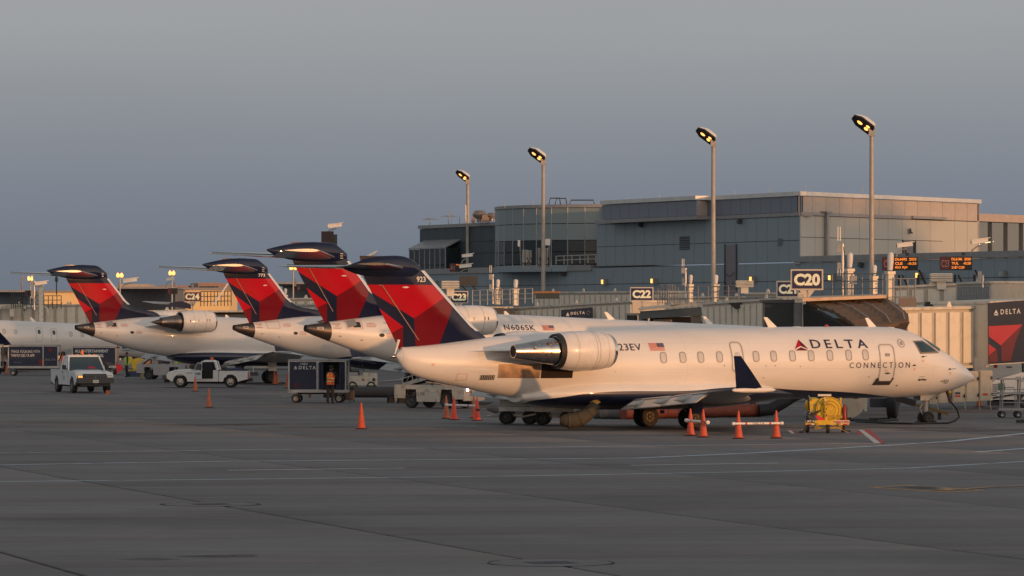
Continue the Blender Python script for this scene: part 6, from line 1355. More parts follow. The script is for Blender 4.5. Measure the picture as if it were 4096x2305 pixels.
# ---- pickups (x forward, z up; origin on the ground midway)
def pickup(label, loc, rz, L_, W_, H_, wb, r, dark_front=True, door_open=False, big=True):
    t = thing('pickup_truck', label, 'pickup truck', loc, rz, 'white pickup trucks on the apron'); P = WHITE
    f = L_/2; w = W_/2; zb = r*1.15; belt = H_*(.60 if big else .635); hood = H_*(.565 if big else .615); xa = f-.95*(r/.38)*.98; xr = xa-wb    # axle positions
    bw = -f+ (L_*.40 if big else L_*.36); cf = bw+(1.55 if big else 1.62)*(L_/5.4)   # cab rear, cab front base
    def arch(cx, R_, n=8): return [(cx+R_*math.cos(math.pi*k/n), r+R_*math.sin(math.pi*k/n)) for k in range(n+1)]
    R_ = r*1.22
    # side panels with wheel arches, as one body shell
    m = MB()
    prof_f = [(f-.10,zb+.12)]+arch(xa, R_)+[(bw+.02,zb-.05),(bw+.02,belt),(cf-.05,belt),(cf+.2,hood+.03),(f-.5,hood-.04),(f-.12,hood-.12),(f-.06,hood-.3)]
    m.prism(prof_f, -w, -w+.09, P); m.prism(prof_f, w-.09, w, P)
    m.prism([(f-.06,zb+.3),(cf,zb+.3),(cf,hood+.02),(f-.5,hood-.04),(f-.12,hood-.12)], -w+.09, w-.09, P)
    m.box(((bw+cf)/2,0,zb+.12),(cf-bw,W_-.1,.2),P)
    m.build('body', t)
    # hood with raised centre
    m = MB(); m.loft([[(f-.10,-w*.86,hood-.13),(f-.10,w*.86,hood-.13),(f-.55,w*.93,hood-.02),(cf+.15,w*.95,hood+.04),(cf+.15,-w*.95,hood+.04),(f-.55,-w*.93,hood-.02)],[(f-.16,-w*.6,hood-.07),(f-.16,w*.6,hood-.07),(f-.55,w*.62,hood+.05),(cf+.15,w*.62,hood+.10),(cf+.15,-w*.62,hood+.10),(f-.55,-w*.62,hood+.05)]], P); m.build('hood', t)
    # bed
    m = MB(); prof = [(bw-.02,zb-.05)]+arch(xr, R_)+[(-f+.03,zb+.1),(-f+.02,belt-.02),(bw-.02,belt-.02)]
    m.prism(prof, -w, -w+.07, P); m.prism(prof, w-.07, w, P); m.box((-f+.05,0,(belt+zb)/2+.05),(.07,W_-.04,belt-zb-.1),P); m.box((bw-.05,0,(belt+zb)/2+.05),(.05,W_-.1,belt-zb-.1),P)
    m.box(((bw-f)/2,0,zb+.2),(bw+f-.1,W_-.14,.06),DARKM)
    for s in (-1, 1): m.box(((bw-f)/2,s*(w-.035),belt+.0),(bw+f,.11,.05),BLACK if not big else P)
    m.build('cargo_bed', t)
    # cab: pillars and roof, glazing set in
    zr = H_; wt = w*.80; rb = bw+.05; rt = bw+.22; ft = cf-.62*(H_/1.9); 
    m = MB()
    def P3(x, s, z): 
        k = (z-belt)/(zr-belt); return (x, s*(w-.03+(wt-w+.03)*k), z)
    roof = [P3(rt,-1,zr-.04),P3(ft,-1,zr-.04),P3(ft,1,zr-.04),P3(rt,1,zr-.04)]; top = [(rt+.1,-wt+.1,zr+.01),(ft-.1,-wt+.1,zr+.01),(ft-.1,wt-.1,zr+.01),(rt+.1,wt-.1,zr+.01)]
    base = [P3(rt-.03,-1,zr-.10),P3(ft+.04,-1,zr-.10),P3(ft+.04,1,zr-.10),P3(rt-.03,1,zr-.10)]
    m.loft([base, roof, top], P, smooth=False)
    for s in (-1, 1):
        m.tube(P3(rb,s,belt), P3(rt,s,zr-.08), .09, P, n=6); m.tube(P3(cf-.02,s,belt+.0), P3(ft+.02,s,zr-.07), .045, P, n=6)
    m.add([P3(rb,-1,belt-.05),P3(rb,1,belt-.05),P3(rb+.05,1,belt+.18),P3(rb+.05,-1,belt+.18)], [(0,1,2,3)], P)
    m.build('cab', t)
    GL = mat('truck_window_glass', (.03,.05,.06), .06, coat=1.0)
    q = [P3(cf-.02,-.97,belt+.02),P3(cf-.02,.97,belt+.02),P3(ft+.03,.97,zr-.09),P3(ft+.03,-.97,zr-.09)]
    MB().add([Vector(a)+Vector((.0,0,0)) for a in q], [(0,1,2,3)], GL).build('windshield', t)
    q = [P3(rb+.02,-.9,belt+.15),P3(rb+.02,.9,belt+.15),P3(rt+.0,.9,zr-.1),P3(rt+.0,-.9,zr-.1)]; MB().add(q, [(0,1,2,3)], GL).build('rear_window', t)
    for s in (-1, 1):
        dm = MB(); x0, x1 = rb+.28, cf-.30
        if door_open and s == 1:
            # opening with dark interior and the door swung out
            dm.prism([(x0,zb+.12),(x1+.22,zb+.12),(x1+.22,belt),(ft+.0,zr-.14),(x0,zr-.14)], w+.002, w+.010, mat('dark_cab_interior')); dm.build('door_opening', t)
            d = MB(); ang = R(58); hx = Vector((x1+.25, w+.02, 0)); dirv = Vector((-math.cos(ang), math.sin(ang), 0)); ww = (x1-x0)*.98+.1
            a = hx; b = hx+dirv*ww; n = Vector((dirv.y, -dirv.x, 0))*.04
            d.add([a+Vector((0,0,zb+.1)), b+Vector((0,0,zb+.1)), b+Vector((0,0,belt)), a+Vector((0,0,belt)), a+n+Vector((0,0,zb+.1)), b+n+Vector((0,0,zb+.1)), b+n+Vector((0,0,belt)), a+n+Vector((0,0,belt))], [(0,1,2,3),(7,6,5,4),(0,4,5,1),(1,5,6,2),(2,6,7,3),(3,7,4,0)], P)
            d.path([a+Vector((0,0,belt)), a+dirv*ww*.45+Vector((0,0,zr-.16)), b+Vector((0,0,zr-.16)), b+Vector((0,0,belt))], .035, P, 6)
            dd = d.build('door', t); g_ = MB(); g_.add([a+dirv*.05+n+Vector((0,0,belt+.0)), b-dirv*.04+n+Vector((0,0,belt+.0)), b-dirv*.04+n+Vector((0,0,zr-.2)), a+dirv*ww*.48+n+Vector((0,0,zr-.2))], [(0,1,2,3)], GL); g_.build('side_window', dd)
            e = a+n*1.3; lt_ = lettering('DELTA', b+n*1.6+Vector((0,0,zb+.36))-dirv*.05, -dirv, (0,0,1), ww*.72, .13, BLACK, dd, 'door_text', bold=.03, off=.01)
        else:
            dm.prism([(x0,zb+.02),(x0+.012,zb+.02),(x0+.012,belt-.02),(x0,belt-.02)], s*(w+.002)-.004, s*(w+.002)+.004, DARKM); dm.prism([(cf-.06,zb+.02),(cf-.048,zb+.02),(cf-.048,belt-.02),(cf-.06,belt-.02)], s*(w+.002)-.004, s*(w+.002)+.004, DARKM)
            dm.build('door', t); g_ = MB(); a = [P3(rb+.30,s*1.0,belt+.02),P3(cf-.16,s*1.0,belt+.02),P3(ft-.02,s*1.0,zr-.12),P3(rt+.22,s*1.0,zr-.12)]; off = Vector((0,s*.035,0)); g_.add([Vector(v)+off for v in a], [(0,1,2,3)], GL); g_.build('side_window', t)
            MB().box((rb+.42,s*(w+.02),belt-.12),(.16,.03,.05),BLACK).build('door_handle', t)
        q = MB(); q.box((cf-.28,s*(w+.16),belt+.16),(.10,.22,.24 if big else .18),BLACK if big else AER,bev=.03); q.tube((cf-.25,s*w*.97,belt+.05),(cf-.28,s*(w+.1),belt+.1),.025,BLACK); q.build('mirror', t)
    # front end
    gw = w*.62; m = MB(); m.box((f-.05,0,hood-.32),(.12,gw*2,.42 if big else .3),DARKM,bev=.03); gr = m.build('grille', t)
    for k in range(4): MB().box((f+.02,0,hood-.46+.09*k),(.03,gw*1.8,.035),mat('grille_bar_grey',(.10,.10,.105),.4)).build('grille_bar', gr)
    MB().lathe([(0,0),(.0,.07),(.02,.06),(.02,0)], (f+.03,0,hood-.32), (1,0,0), CHROME, 14).build('badge', gr)
    for s in (-1, 1):
        lit = dark_front and s < 0
        h = MB().box((f-.06,s*(gw+w*.17),hood-.28),(.14,w*.30,.20),mat('headlamp_glass',(.45,.42,.36),.15),bev=.02).build('headlight', t)
        if big: MB().box((f+.012,s*(gw+w*.17)-.05,hood-.27),(.02,.10,.10),HWARM if lit else AER).box((f+.012,s*(gw+w*.17)+.07,hood-.27),(.02,.09,.10),HWARM if lit else AER).build('bulb', h)
        MB().box((f-.055,s*(gw+w*.17),hood-.44),(.14,w*.30,.10),HWARM if lit else mat('indicator_orange',(.7,.18,.04),.3)).build('indicator', h)
        MB().box((-f+.02,s*(w-.06),belt-.30),(.06,.13,.34),mat('tail_lamp_red',(.38,.02,.025),.3)).build('tail_light', t)
    m = MB(); m.box((f+.06,0,zb+.20),(.26,W_*.99,.30),mat('bumper_dark_grey',(.06,.058,.062),.5),bev=.06); m.box((f-.0,0,zb-.02),(.2,W_*.8,.2),BLACK); fb = m.build('front_bumper', t)
    if big: MB().box((f+.20,-.0,zb+.15),(.02,.32,.16),LITW).box((f+.215,0,zb+.16),(.01,.24,.05),GTXT).build('number_plate', fb)
    MB().box((-f-.05,0,zb+.05),(.22,W_*.95,.20),BLACK,bev=.04).build('rear_bumper', t)
    MB().box(((xa+xr)/2,0,zb-.08),(wb*.95,W_*.5,.18),BLACK).tube((xa,-w+.2,r),(xa,w-.2,r),.08,BLACK).tube((xr,-w+.2,r),(xr,w-.2,r),.10,BLACK).build('chassis', t)
    for x in (xa, xr):
        m = MB(); 
        for s in (-1, 1): m.path([(a, s*(w-.05), b) for a, b in arch(x, R_*1.02, 10)], .05 if big else .035, BLACK if not big else P, 6)
        m.build('wheel_arch', t)
        MB().box((x,0,r+R_*.4),(R_*1.9,W_-.25,R_*1.1),BLACK).build('wheel_well', t)
        for s in (-1, 1): rwheel(t, (x, s*(w-.12), r), (0,s,0), r, .26, 'wheel', mat('silver_alloy_rim',(.50,.47,.42),.35,.6) if not big else mat('dull_rim',(.16,.15,.15),.5,.4))
        if not big:
            for s in (-1,1):
                m = MB()
                for k in range(5): a = k*2*math.pi/5+.3; m.lathe([(0,0),(0,r*.10),(.01,r*.1),(.01,0)], (x+r*.36*math.cos(a), s*(w+.012), r+r*.36*math.sin(a)), (0,s,0), BLACK, 8)
                m.build('rim_hole', t)
    return t, dict(belt=belt, zr=zr, w=w, f=f, bw=bw, cf=cf, ft=ft, rt=rt, hood=hood, zb=zb)
p = gp(352,1573); t, q = pickup('large white pickup with amber roof markers and one lit headlamp, at the far left', (p.x-.62, p.y+2.6, 0), R(-70), 5.95, 2.08, 2.06, 3.55, .43)
for k in range(5): MB().box((q['ft']-.1,-.62+.31*k,q['zr']+.03),(.10,.10,.06),mat('amber_marker',(.65,.22,.05),.35),bev=.02).build('roof_marker', t)
MB().tube((q['rt']+.4,.0,q['zr']),(q['rt']+.4,.0,q['zr']+.05),.1,BLACK).lathe([(.0,.09),(.16,.085),(.22,.05),(.23,0)], (q['rt']+.4,.0,q['zr']+.05), (0,0,1), mat('beacon_orange',(.75,.16,.03),.3), 12).build('beacon', t)
m = MB(); m.lathe([(0,0),(0,.14),(.004,.14),(.004,0)], (q['bw']+.75,-q['w']-.004,q['belt']-.42), (0,-1,0), GTXT, 16)
m.build('door_emblem', t)
MB().box((.9,.3,q['belt']+.02),(.25,.4,.35),mat('red_seat_item',(.5,.03,.05),.6)).build('seat_item', t)
tag(MB().box((0,0,.11),(.20,.26,.22),ORANGE2,bev=.02).build('wheel_chock', loc=gp(433,1578)+Vector((0,-.25,0))), 'orange chock block at the right front wheel of the large pickup', 'wheel chock')
p = gp(828,1551); t, q = pickup('smaller white pickup seen side on with its driver door open, orange beacon on top', (p.x, p.y+.85, 0), R(180), 4.92, 1.78, 1.62, 2.98, .355, dark_front=False, door_open=True, big=False)
MB().lathe([(.0,.09),(.03,.10),(.15,.09),(.17,0)], (q['rt']+.22,.3,q['zr']), (0,0,1), mat('beacon_orange'), 12).build('beacon', t)
MB().box((-1.55,.2,q['belt']+.03),(.85,.8,.20),mat('blue_load',(.03,.07,.16),.6)).build('load', t)
lettering('405403', (q['cf']+.42,q['w']+.006,q['hood']-.16), (-1,0,0), (0,0,1), .34, .08, BLACK, t, 'fleet_number', shear=.2)
MB().box((-1.05,q['w']+.004,q['belt']-.30),(.2,.008,.2),mat('white_vehicle_paint')).build('fuel_flap', t)

# ---- baggage carts
CARTN = mat('cart_navy_curtain', (.018,.025,.06), .6, var=.3, scale=2); FRW = mat('worn_white_frame', (.50,.48,.45), .5, dirt=.45)
def cart(label, loc, rz, L_, H_, D_=1.45, split=.5, left='closed', right='open', zf=.55, legs_=True, nw=2):
    t = thing('baggage_cart', label, 'baggage cart', loc, rz, 'navy curtained baggage carts'); h = L_/2
    m = MB(); xs_ = [-h, -h+L_*split, h]
    for x in xs_:
        for y in (-D_/2, D_/2): m.box((x,y,(zf+H_)/2),(.07,.07,H_-zf),FRW)
    for y in (-D_/2, D_/2): m.box((0,y,H_-.03),(L_+.07,.071,.07),FRW)
    m.box((0,0,zf),(L_+.1,D_+.05,.12),FRW); m.build('frame', t)
    MB().box((0,0,H_+.03),(L_+.12,D_+.1,.04),mat('cart_roof_grey',(.30,.30,.30),.5)).build('roof', t)
    P = {}
    for k, st in enumerate((left, right)):
        x0, x1 = xs_[k]+.045, xs_[k+1]-.045
        if st == 'closed':
            P[k] = MB().box(((x0+x1)/2,-D_/2+.0,(zf+H_)/2+.03),(x1-x0,.04,H_-zf-.12),CARTN).build('side_panel', t)
        else:
            MB().box(((x0+x1)/2,D_/2-.03,(zf+H_)/2+.03),(x1-x0,.03,H_-zf-.12),mat('cart_inside_dark',(.012,.015,.025),.8)).build('back_panel', t)
            m = MB()
            for i, xx in enumerate((x0+.08, x0+.18, x1-.10, x1-.20)): m.tube((xx,-D_/2+.05,zf+.08),(xx,-D_/2+.05,H_-.08),.06,CARTN,n=7)
            m.build('curtain', t)
            b = MB(); b.box(((x0+x1)/2-.2,.1,zf+.28),(.5,.4,.42),mat('dark_suitcase',(.03,.03,.035),.6),bev=.05); b.box(((x0+x1)/2+.32,.1,zf+.22),(.42,.4,.32),CARTN,bev=.05); b.build('bags_inside', t)
    u = MB()
    u.box((-h+.35,0,.36),(.12,D_*.9,.16),FRW); u.box((h-.35,0,.36),(.12,D_*.9,.16),FRW); u.tube((-h+.3,0,.33),(-h-.35,0,.28),.04,FRW); u.box((0,0,.45),(L_*.8,.25,.1),DARKM); u.box((-h*.3,-.3,.38),(.1,.1,.3),RUST); u.build('undercarriage', t)
    for x in (-h+.32, h-.34):
        for y in (-D_/2+.12, D_/2-.12): rwheel(t, (x,y,.21), (0,1,0), .21, .16)
    return t, P
p = gp(1272,1612); t, P = cart('navy baggage cart numbered 110414 with a worker at its open right half', (p.x,p.y+.8,0), R(-3), 2.72, 2.02)
lettering('110414', (-.82,-.78,1.80), (1,0,0), (0,0,1), .36, .12, WTXT, P[0], 'cart_number'); lettering('DELTA', (-.88,-.78,1.60), (1,0,0), (0,0,1), .82, .16, WTXT, P[0], 'cart_text', bold=.02, space=1.35)
m = MB()
for Q, k in LOGO: m.add([(-1.12+.17*x, -.79, 1.60+.17*y) for x, y in Q], [(0,1,2)], WTXT)
m.build('cart_emblem', P[0], fix=False); MB().box((-.95,-.75,.82),(.35,.01,.22),mat('dim_red_patch',(.10,.015,.02),.6)).box((-.95,-.75,.80),(.3,.012,.05),CARTN).build('cart_patch', P[0])
tag(MB().box((0,0,.42),(.26,.42,.66),mat('brown_black_suitcase',(.07,.06,.055),.5),bev=.06).path([(-.08,0,.74),(-.08,0,1.0),(.08,0,1.0),(.08,0,.74)],.014,DARKM,5).lathe([(0,.05),(.05,.05)],(-.1,-.2,.05),(1,0,0),BLACK,8).lathe([(0,.05),(.05,.05)],(.08,-.2,.05),(1,0,0),BLACK,8).build('suitcase', loc=gp(1407,1607)), 'brownish upright suitcase with raised handle right of the cart', 'suitcase')
tag(MB().box((0,0,.40),(.22,.40,.70),BLACK,bev=.05).path([(-.06,0,.7),(-.06,0,1.0),(.06,0,1.0),(.06,0,.7)],.012,DARKM,5).build('suitcase', loc=gp(1389,1605)), 'black upright suitcase between the cart and the brown one', 'suitcase')
def adcart(label, px0, px1, pyb, ptop, lines, sub, zf=.62, split=.62):
    k = gp((px0+px1)/2, pyb); s = FOC/k.y; L_ = (px1-px0)/s; H_ = (pyb-ptop)/s
    t, P = cart(label, (k.x, k.y+.7, 0), 0, L_, H_, 1.5, split, 'closed', 'closed', zf)
    return t, P, L_, H_
t, P, L_, H_ = adcart('baggage cart printed TRACK YOUR BAG WITH, at the far left', 34, 232, 1503, 1383, None, None, .62, .70)
lettering('TRACK YOUR BAG WITH', (-L_/2+.20,-.78,H_-.52), (1,0,0), (0,0,1), L_*.58, .19, WTXT, P[0], 'cart_text'); lettering('THE FLY DELTA APP.', (-L_/2+.20,-.78,H_-.82), (1,0,0), (0,0,1), L_*.48, .19, WTXT, P[0], 'cart_text')
lettering('DELTA', (-L_/2+.42,-.78,H_-1.28), (1,0,0), (0,0,1), .50, .10, GTXT, P[0], 'cart_text', space=1.3); lettering('DELTA', (L_/2-.95,-.78,H_-1.10), (1,0,0), (0,0,1), .78, .15, GTXT, P[1], 'cart_text', space=1.3)
MB().box((L_*.17,-.775,.98),(.42,.012,.42),mat('dim_red_print',(.17,.012,.02),.6)).build('cart_patch', P[0]); MB().prism([(L_/2-.75,H_-.22),(L_/2-.38,H_-.22),(L_/2-.56,H_-.55)], -.79, -.775, mat('dim_red_print')).build('cart_patch', P[1])
t, P, L_, H_ = adcart('baggage cart printed ALL ENTERTAINMENT ONBOARD IS FREE', 290, 466, 1500, 1388, None, None, .60, .985)
lettering('ALL ENTERTAINMENT', (-L_/2+.18,-.78,H_-.42), (1,0,0), (0,0,1), L_*.76, .22, WTXT, P[0], 'cart_text', bold=.025); lettering('ONBOARD IS FREE.', (-L_/2+.18,-.78,H_-.76), (1,0,0), (0,0,1), L_*.66, .22, WTXT, P[0], 'cart_text', bold=.025)
lettering('DELTA', (L_/2-.72,-.78,H_-1.24), (1,0,0), (0,0,1), .36, .07, GTXT, P[0], 'cart_text'); lettering('STUDIO', (L_/2-.76,-.78,H_-1.42), (1,0,0), (0,0,1), .62, .12, GTXT, P[0], 'cart_text')
t, P, L_, H_ = adcart('cut off white framed baggage cart at the left edge of the picture', -120, 2, 1503, 1380, None, None)
# engine-like round container behind: grey drum between the carts
tag(MB().lathe([(0,0),(.02,.5),(.3,.62),(1.2,.62),(1.3,.55)], (0,0,1.25), (1,0,0), mat('dull_silver_drum',(.28,.27,.26),.4,.5), 24).box((.6,0,.4),(1.2,.5,.7),DARKM).build('air_start_unit', loc=gp(245,1492)+Vector((-.2,5,0))), 'dull silver rounded unit between the two printed carts', 'ground unit')

# ---- people
def person(label, loc, rz, H_=1.78, vest=None, pose='stand', shirt=CLOTH, legs=CLOTH, stripes=True, hair=(.015,.012,.01), armf=0.0, bend=0.0):
    t = thing('person', label, 'person', loc, rz, 'ramp workers in safety vests'); s = H_/1.78
    b = R(bend); hip = Vector((0,0,.93)); spine = Vector((math.sin(b)*0, -math.sin(b), math.cos(b)))
    chest = hip+spine*.40; neck = hip+spine*.56; head = neck+Vector((0,-math.sin(b)*.16-.02,.10+.05*math.cos(b))); crown = head+Vector((0,-.02,.13))
    V_ = [hip, hip+spine*.2, chest, neck, head, crown]; Rr = [(.15,.12),(.145,.105),(.185,.12),(.062,.062),(.092,.105),(.062,.075)]; E_ = [(0,1),(1,2),(2,3),(3,4),(4,5)]
    for sd in (-1, 1):
        st = .05 if pose != 'walk' else .14*sd
        k = len(V_); V_ += [Vector((sd*.095,0,.86)), Vector((sd*.115,-.03+st*.5,.48)), Vector((sd*.12,st,.09)), Vector((sd*.13,st-.15,.04))]; Rr += [(.115,.115),(.080,.085),(.060,.065),(.05,.04)]; E_ += [(0,k),(k,k+1),(k+1,k+2),(k+2,k+3)]
        k = len(V_); sh = chest+spine*.10+Vector((sd*.19,0,0)); fw = armf if sd > 0 else armf*.6
        el = sh+Vector((sd*.06,-.10*fw-.02,-.28+.06*fw)); wr = el+Vector((sd*.01,-.22*fw-.04,-.25+.16*fw)); fi = wr+Vector((0,-.05*fw-.01,-.09+.05*fw))
        V_ += [sh, el, wr, fi]; Rr += [(.070,.070),(.052,.052),(.040,.040),(.028,.042)]; E_ += [(2,k),(k,k+1),(k+1,k+2),(k+2,k+3)]
    me = bpy.data.meshes.new('person_body'); me.from_pydata([v*s for v in V_], E_, []); o = bpy.data.objects.new('body', me); COL.objects.link(o)
    sk = o.modifiers.new('skin', 'SKIN'); me.skin_vertices[0].data.foreach_set('radius', [c*s for r in Rr for c in r]); me.skin_vertices[0].data[0].use_root = True
    o.modifiers.new('sub', 'SUBSURF').levels = 2; dg = bpy.context.evaluated_depsgraph_get(); m2 = bpy.data.meshes.new_from_object(o.evaluated_get(dg)); bpy.data.objects.remove(o)
    o = bpy.data.objects.new('body', m2); COL.objects.link(o); o.parent = t
    for m in (shirt, legs, SKIN, BLACK): m2.materials.append(m)
    hz = neck.z*s+.03
    hands = [V_[13]*s, V_[21]*s] if len(V_) > 21 else []
    hands = [V_[i]*s for i in (13, 21)]
    for f in m2.polygons:
        c = f.center; i = 0
        if c.z < .10*s: i = 3
        elif c.z < .93*s and abs(c.x) < .24*s and (c.y > -.3 or c.z < .8*s): i = 1
        if (c-neck*s).dot(spine) > .03: i = 2
        for h in hands:
            if (c-h).length < .10*s: i = 2
        f.material_index = i; f.use_smooth = True
    # hair cap
    m = MB(); n = 12; hc = (head+Vector((0,.012,.055)))*s; rings = []
    for z, r in ((-.05,.096),(.0,.104),(.05,.095),(.09,.06),(.105,.01)): rings.append([(hc.x+r*s*.92*math.cos(2*math.pi*i/n), hc.y+.018*s+r*s*1.02*math.sin(2*math.pi*i/n), hc.z+z*s) for i in range(n)])
    m.loft(rings, mat('dark_hair', hair, .8)); m.build('hair', t)
    if vest:
        m = MB(); rings = []; ax = Vector((1,0,0)); fr = ax.cross(spine)
        for u, rx, ry in ((-.06,.185,.150),(.06,.183,.150),(.20,.18,.145),(.34,.205,.15),(.46,.20,.14),(.525,.12,.10)):
            c = (hip+spine*u)*s; rings.append([c+ax*(rx*s*math.cos(2*math.pi*i/20))+fr*(ry*s*math.sin(2*math.pi*i/20)) for i in range(20)])
        m.loft(rings, vest, capa=False, capb=False); v = m.build('vest', t)
        if stripes:
            m = MB(); SL = mat('silver_lime_stripe', (.60,.66,.22), .4)
            for u in (.10, .24):
                rr = []
                for du in (-.025, .025):
                    c = (hip+spine*(u+du))*s; rr.append([c+ax*(.190*s*math.cos(2*math.pi*i/20))+fr*(.156*s*math.sin(2*math.pi*i/20)) for i in range(20)])
                m.loft(rr, SL, capa=False, capb=False)
            for sx in (-.10, .10):
                for sg in (-1, 1):
                    P_ = [(hip+spine*u)*s+ax*sx*s*(1 if u < .4 else .8)+fr*(sg*.158*s*(1 if u < .45 else .8)) for u in (.26,.34,.46,.52)]; m.path(P_, .018, SL, 4)
            m.build('reflective_stripe', v)
    return t
person('worker in an orange vest with lime stripes leaning into the baggage cart', gp(1322,1615)+Vector((0,-.12,0)), R(160), 1.80, VESTO, armf=1.3, bend=9)
person('worker in a lime vest standing left of the yellow hose reel', gp(507,1510), R(-70), 1.78, VESTG)
person('worker facing the camera in an orange vest with lime lower half', gp(583,1508)+Vector((0,1.5,0)), R(5), 1.76, VESTO)
person('worker in a plain salmon red shirt behind the large pickup', wp(254,1500,290)*1+Vector((0,0,-wp(254,1500,290).z)), R(200), 1.80, mat('salmon_safety_shirt', (.90,.16,.10), .8), stripes=False, armf=1.0)
person('worker in a lime vest bending beside the belt loader', Vector((wp(706,1480,287).x, 287, 0)), R(100), 1.72, VESTG, armf=1.4, bend=38)
person('worker in a bright lime vest standing behind the canvas tube', Vector((wp(733,1480,300).x, 300, .35)), R(180), 1.76, VESTG, armf=.6)
# ---- belt loaders
def belt_loader(label, loc, rz, L_=4.6, text=None, lit=False, elev=18, up=True, mcol=None):
    t = thing('belt_loader', label, 'belt loader', loc, rz, 'white belt loaders'); P = mcol or mat('grubby_white_paint', (.50,.47,.40), .5, dirt=.6, scale=2); h = L_/2
    m = MB(); prof = [(-h,.45),(-h+.5,.45),(-h+.5,.85),(-h+1.1,.85),(-h+1.15,.30),(.55,.30),(.6,.85),(1.2,.85),(1.25,.42),(h,.42),(h,1.05),(-h,1.05)]
    m.prism(prof, -.85, -.78, P); m.prism(prof, .78, .85, P); m.box((0,0,.98),(L_-.02,1.55,.06),DARKM); m.box((h+.02,0,.70),(.06,1.7,.70),P); m.box((-h-.02,0,.75),(.06,1.7,.6),P); m.build('body', t)
    a = R(elev); c = Vector((-h+.1, 0, .95)); d = Vector((math.cos(a), 0, math.sin(a))); n = Vector((-d.z,0,d.x)); m = MB(); Lc = L_*1.35
    for y in (-.40,.40):
        q = [c, c+d*Lc, c+d*Lc+n*.16, c+n*.16]; m.add([p+Vector((0,y,0)) for p in q]+[p+Vector((0,y+.05,0)) for p in q], [(0,1,2,3),(7,6,5,4),(0,4,5,1),(1,5,6,2),(2,6,7,3),(3,7,4,0)], FRW)
    q = [c+n*.05, c+d*Lc+n*.05]; m.add([q[0]+Vector((0,-.4,0)), q[1]+Vector((0,-.4,0)), q[1]+Vector((0,.4,0)), q[0]+Vector((0,.4,0))], [(0,1,2,3)], BLACK); cv = m.build('conveyor', t)
    m = MB()
    for y in (-.48,):
        e0, e1 = c+n*.35+Vector((0,y,0)), c+d*Lc+n*.35+Vector((0,y,0)); m.tube(e0, e1, .022, FRW, n=5)
        for k in range(9): p = c+d*(Lc*(k+.2)/9)+Vector((0,y,0)); m.tube(p, p+n*.36, .016, FRW, n=4); m.tube(p, p+n*.36+d*.4, .012, FRW, n=4)
    m.build('handrail', t)
    m = MB()
    for x in (-.2, .3):
        for y in (-.3,.3): m.tube((x,y,1.0), c+d*(x+h)*1.0+Vector((0,y,0)), .05, BLACK, n=6)
    m.build('lift_arm', t)
    m = MB(); m.box((.3,-.5,1.15),(.45,.45,.12),BLACK); m.box((.1,-.5,1.35),(.08,.42,.4),BLACK); m.tube((.8,-.5,1.05),(.68,-.5,1.35),.02,BLACK); m.lathe([(0,.16),(.02,.18),(.04,.16)],(.68,-.5,1.35),(-.4,0,1),BLACK,12); m.build('driver_seat', t)
    for x in (-h+.8, .88):
        for y in (-.72,.72): rwheel(t, (x,y,.33), (0,1,0), .33, .2, 'wheel', DARKM)
    for y in (-.62,.62):
        hl = MB().lathe([(0,.0),(0,.13),(.03,.12),(.03,0)], (h+.05,y,.86), (1,0,0), BLACK, 16).build('headlight', t)
        if lit: MB().lathe([(0,.0),(0,.095),(.02,.09),(.02,0)], (h+.08,y,.86), (1,0,0), HLAMP, 16).build('bulb', hl)
    for y in (-.28,.30): MB().lathe([(0,0),(0,.08),(.02,.07),(.02,0)], (h+.05,y,.74), (1,0,0), RUST, 12).build('reflector', t)
    if text: lettering(text, (-.85,-.855,.58), (1,0,0), (0,0,1), .62, .14, mat('faded_text',(.20,.16,.15),.7), t, 'side_text', space=1.2)
    return t
p = gp(1720,1635); belt_loader('white belt loader with two lit headlamps under the nearest tail', (p.x+.4,p.y+1.0,0), R(-32), 3.6, 'DELTA', True, 14)
p = gp(618,1519); belt_loader('white belt loader whose belt rises to the hold of the leftmost tailed jet', (p.x+.5,p.y+1.3,0), R(-8), 3.3, None, False, 36, mcol=mat('patchy_grey_paint',(.36,.36,.37),.5,dirt=.5,scale=3))
tag(MB().box((-.3,0,.22),(.35,.6,.44),BLACK,bev=.1).box((.25,0,.18),(.5,.6,.36),BLACK,bev=.1).box((-.05,-.3,.45),(.06,.05,.7),GREYM,rot=(0,-.1,0)).build('tow_hitch', loc=gp(1588,1612)), 'black rubber bumpers with a grey lever left of the belt loader', 'equipment')
# ---- tug behind the cart
p = gp(1442,1563); t = thing('baggage_tractor', 'small dirty white tow tractor right of the baggage cart', 'tow tractor', (p.x,p.y+.7,0), R(0)); TW = mat('grubby_white_paint')
m = MB(); m.prism([(-.75,.30),(.95,.30),(.95,1.0),(.15,1.02),(.1,.85),(-.75,.85)], -.6, .6, TW); m.build('body', t); MB().box((-.35,0,1.0),(.5,.8,.25),BLACK,bev=.05).box((-.62,0,1.25),(.1,.8,.4),BLACK).build('seat', t); MB().box((-.45,-.62,.95),(.6,.02,.18),GTXT).build('side_panel', t)
m = MB(); m.tube((.2,-.3,1.0),(.05,-.3,1.5),.02,BLACK); m.path([(-.2,.3,1.0),(-.15,.3,1.6),(.4,.3,1.65),(.8,.3,1.5)],.02,DARKM,5); m.build('steering_column', t)
for x in (-.45,.6):
    for y in (-.5,.5): rwheel(t, (x,y,.27), (0,1,0), .27, .2, 'wheel', DARKM)
for y in (-.1,): MB().lathe([(0,0),(0,.09),(.02,0)], (.75,-.61,.62), (0,-1,0), BLACK, 12).build('headlight', t)
MB().box((.15,-.61,.62),(.14,.02,.14),RUST).build('reflector', t)
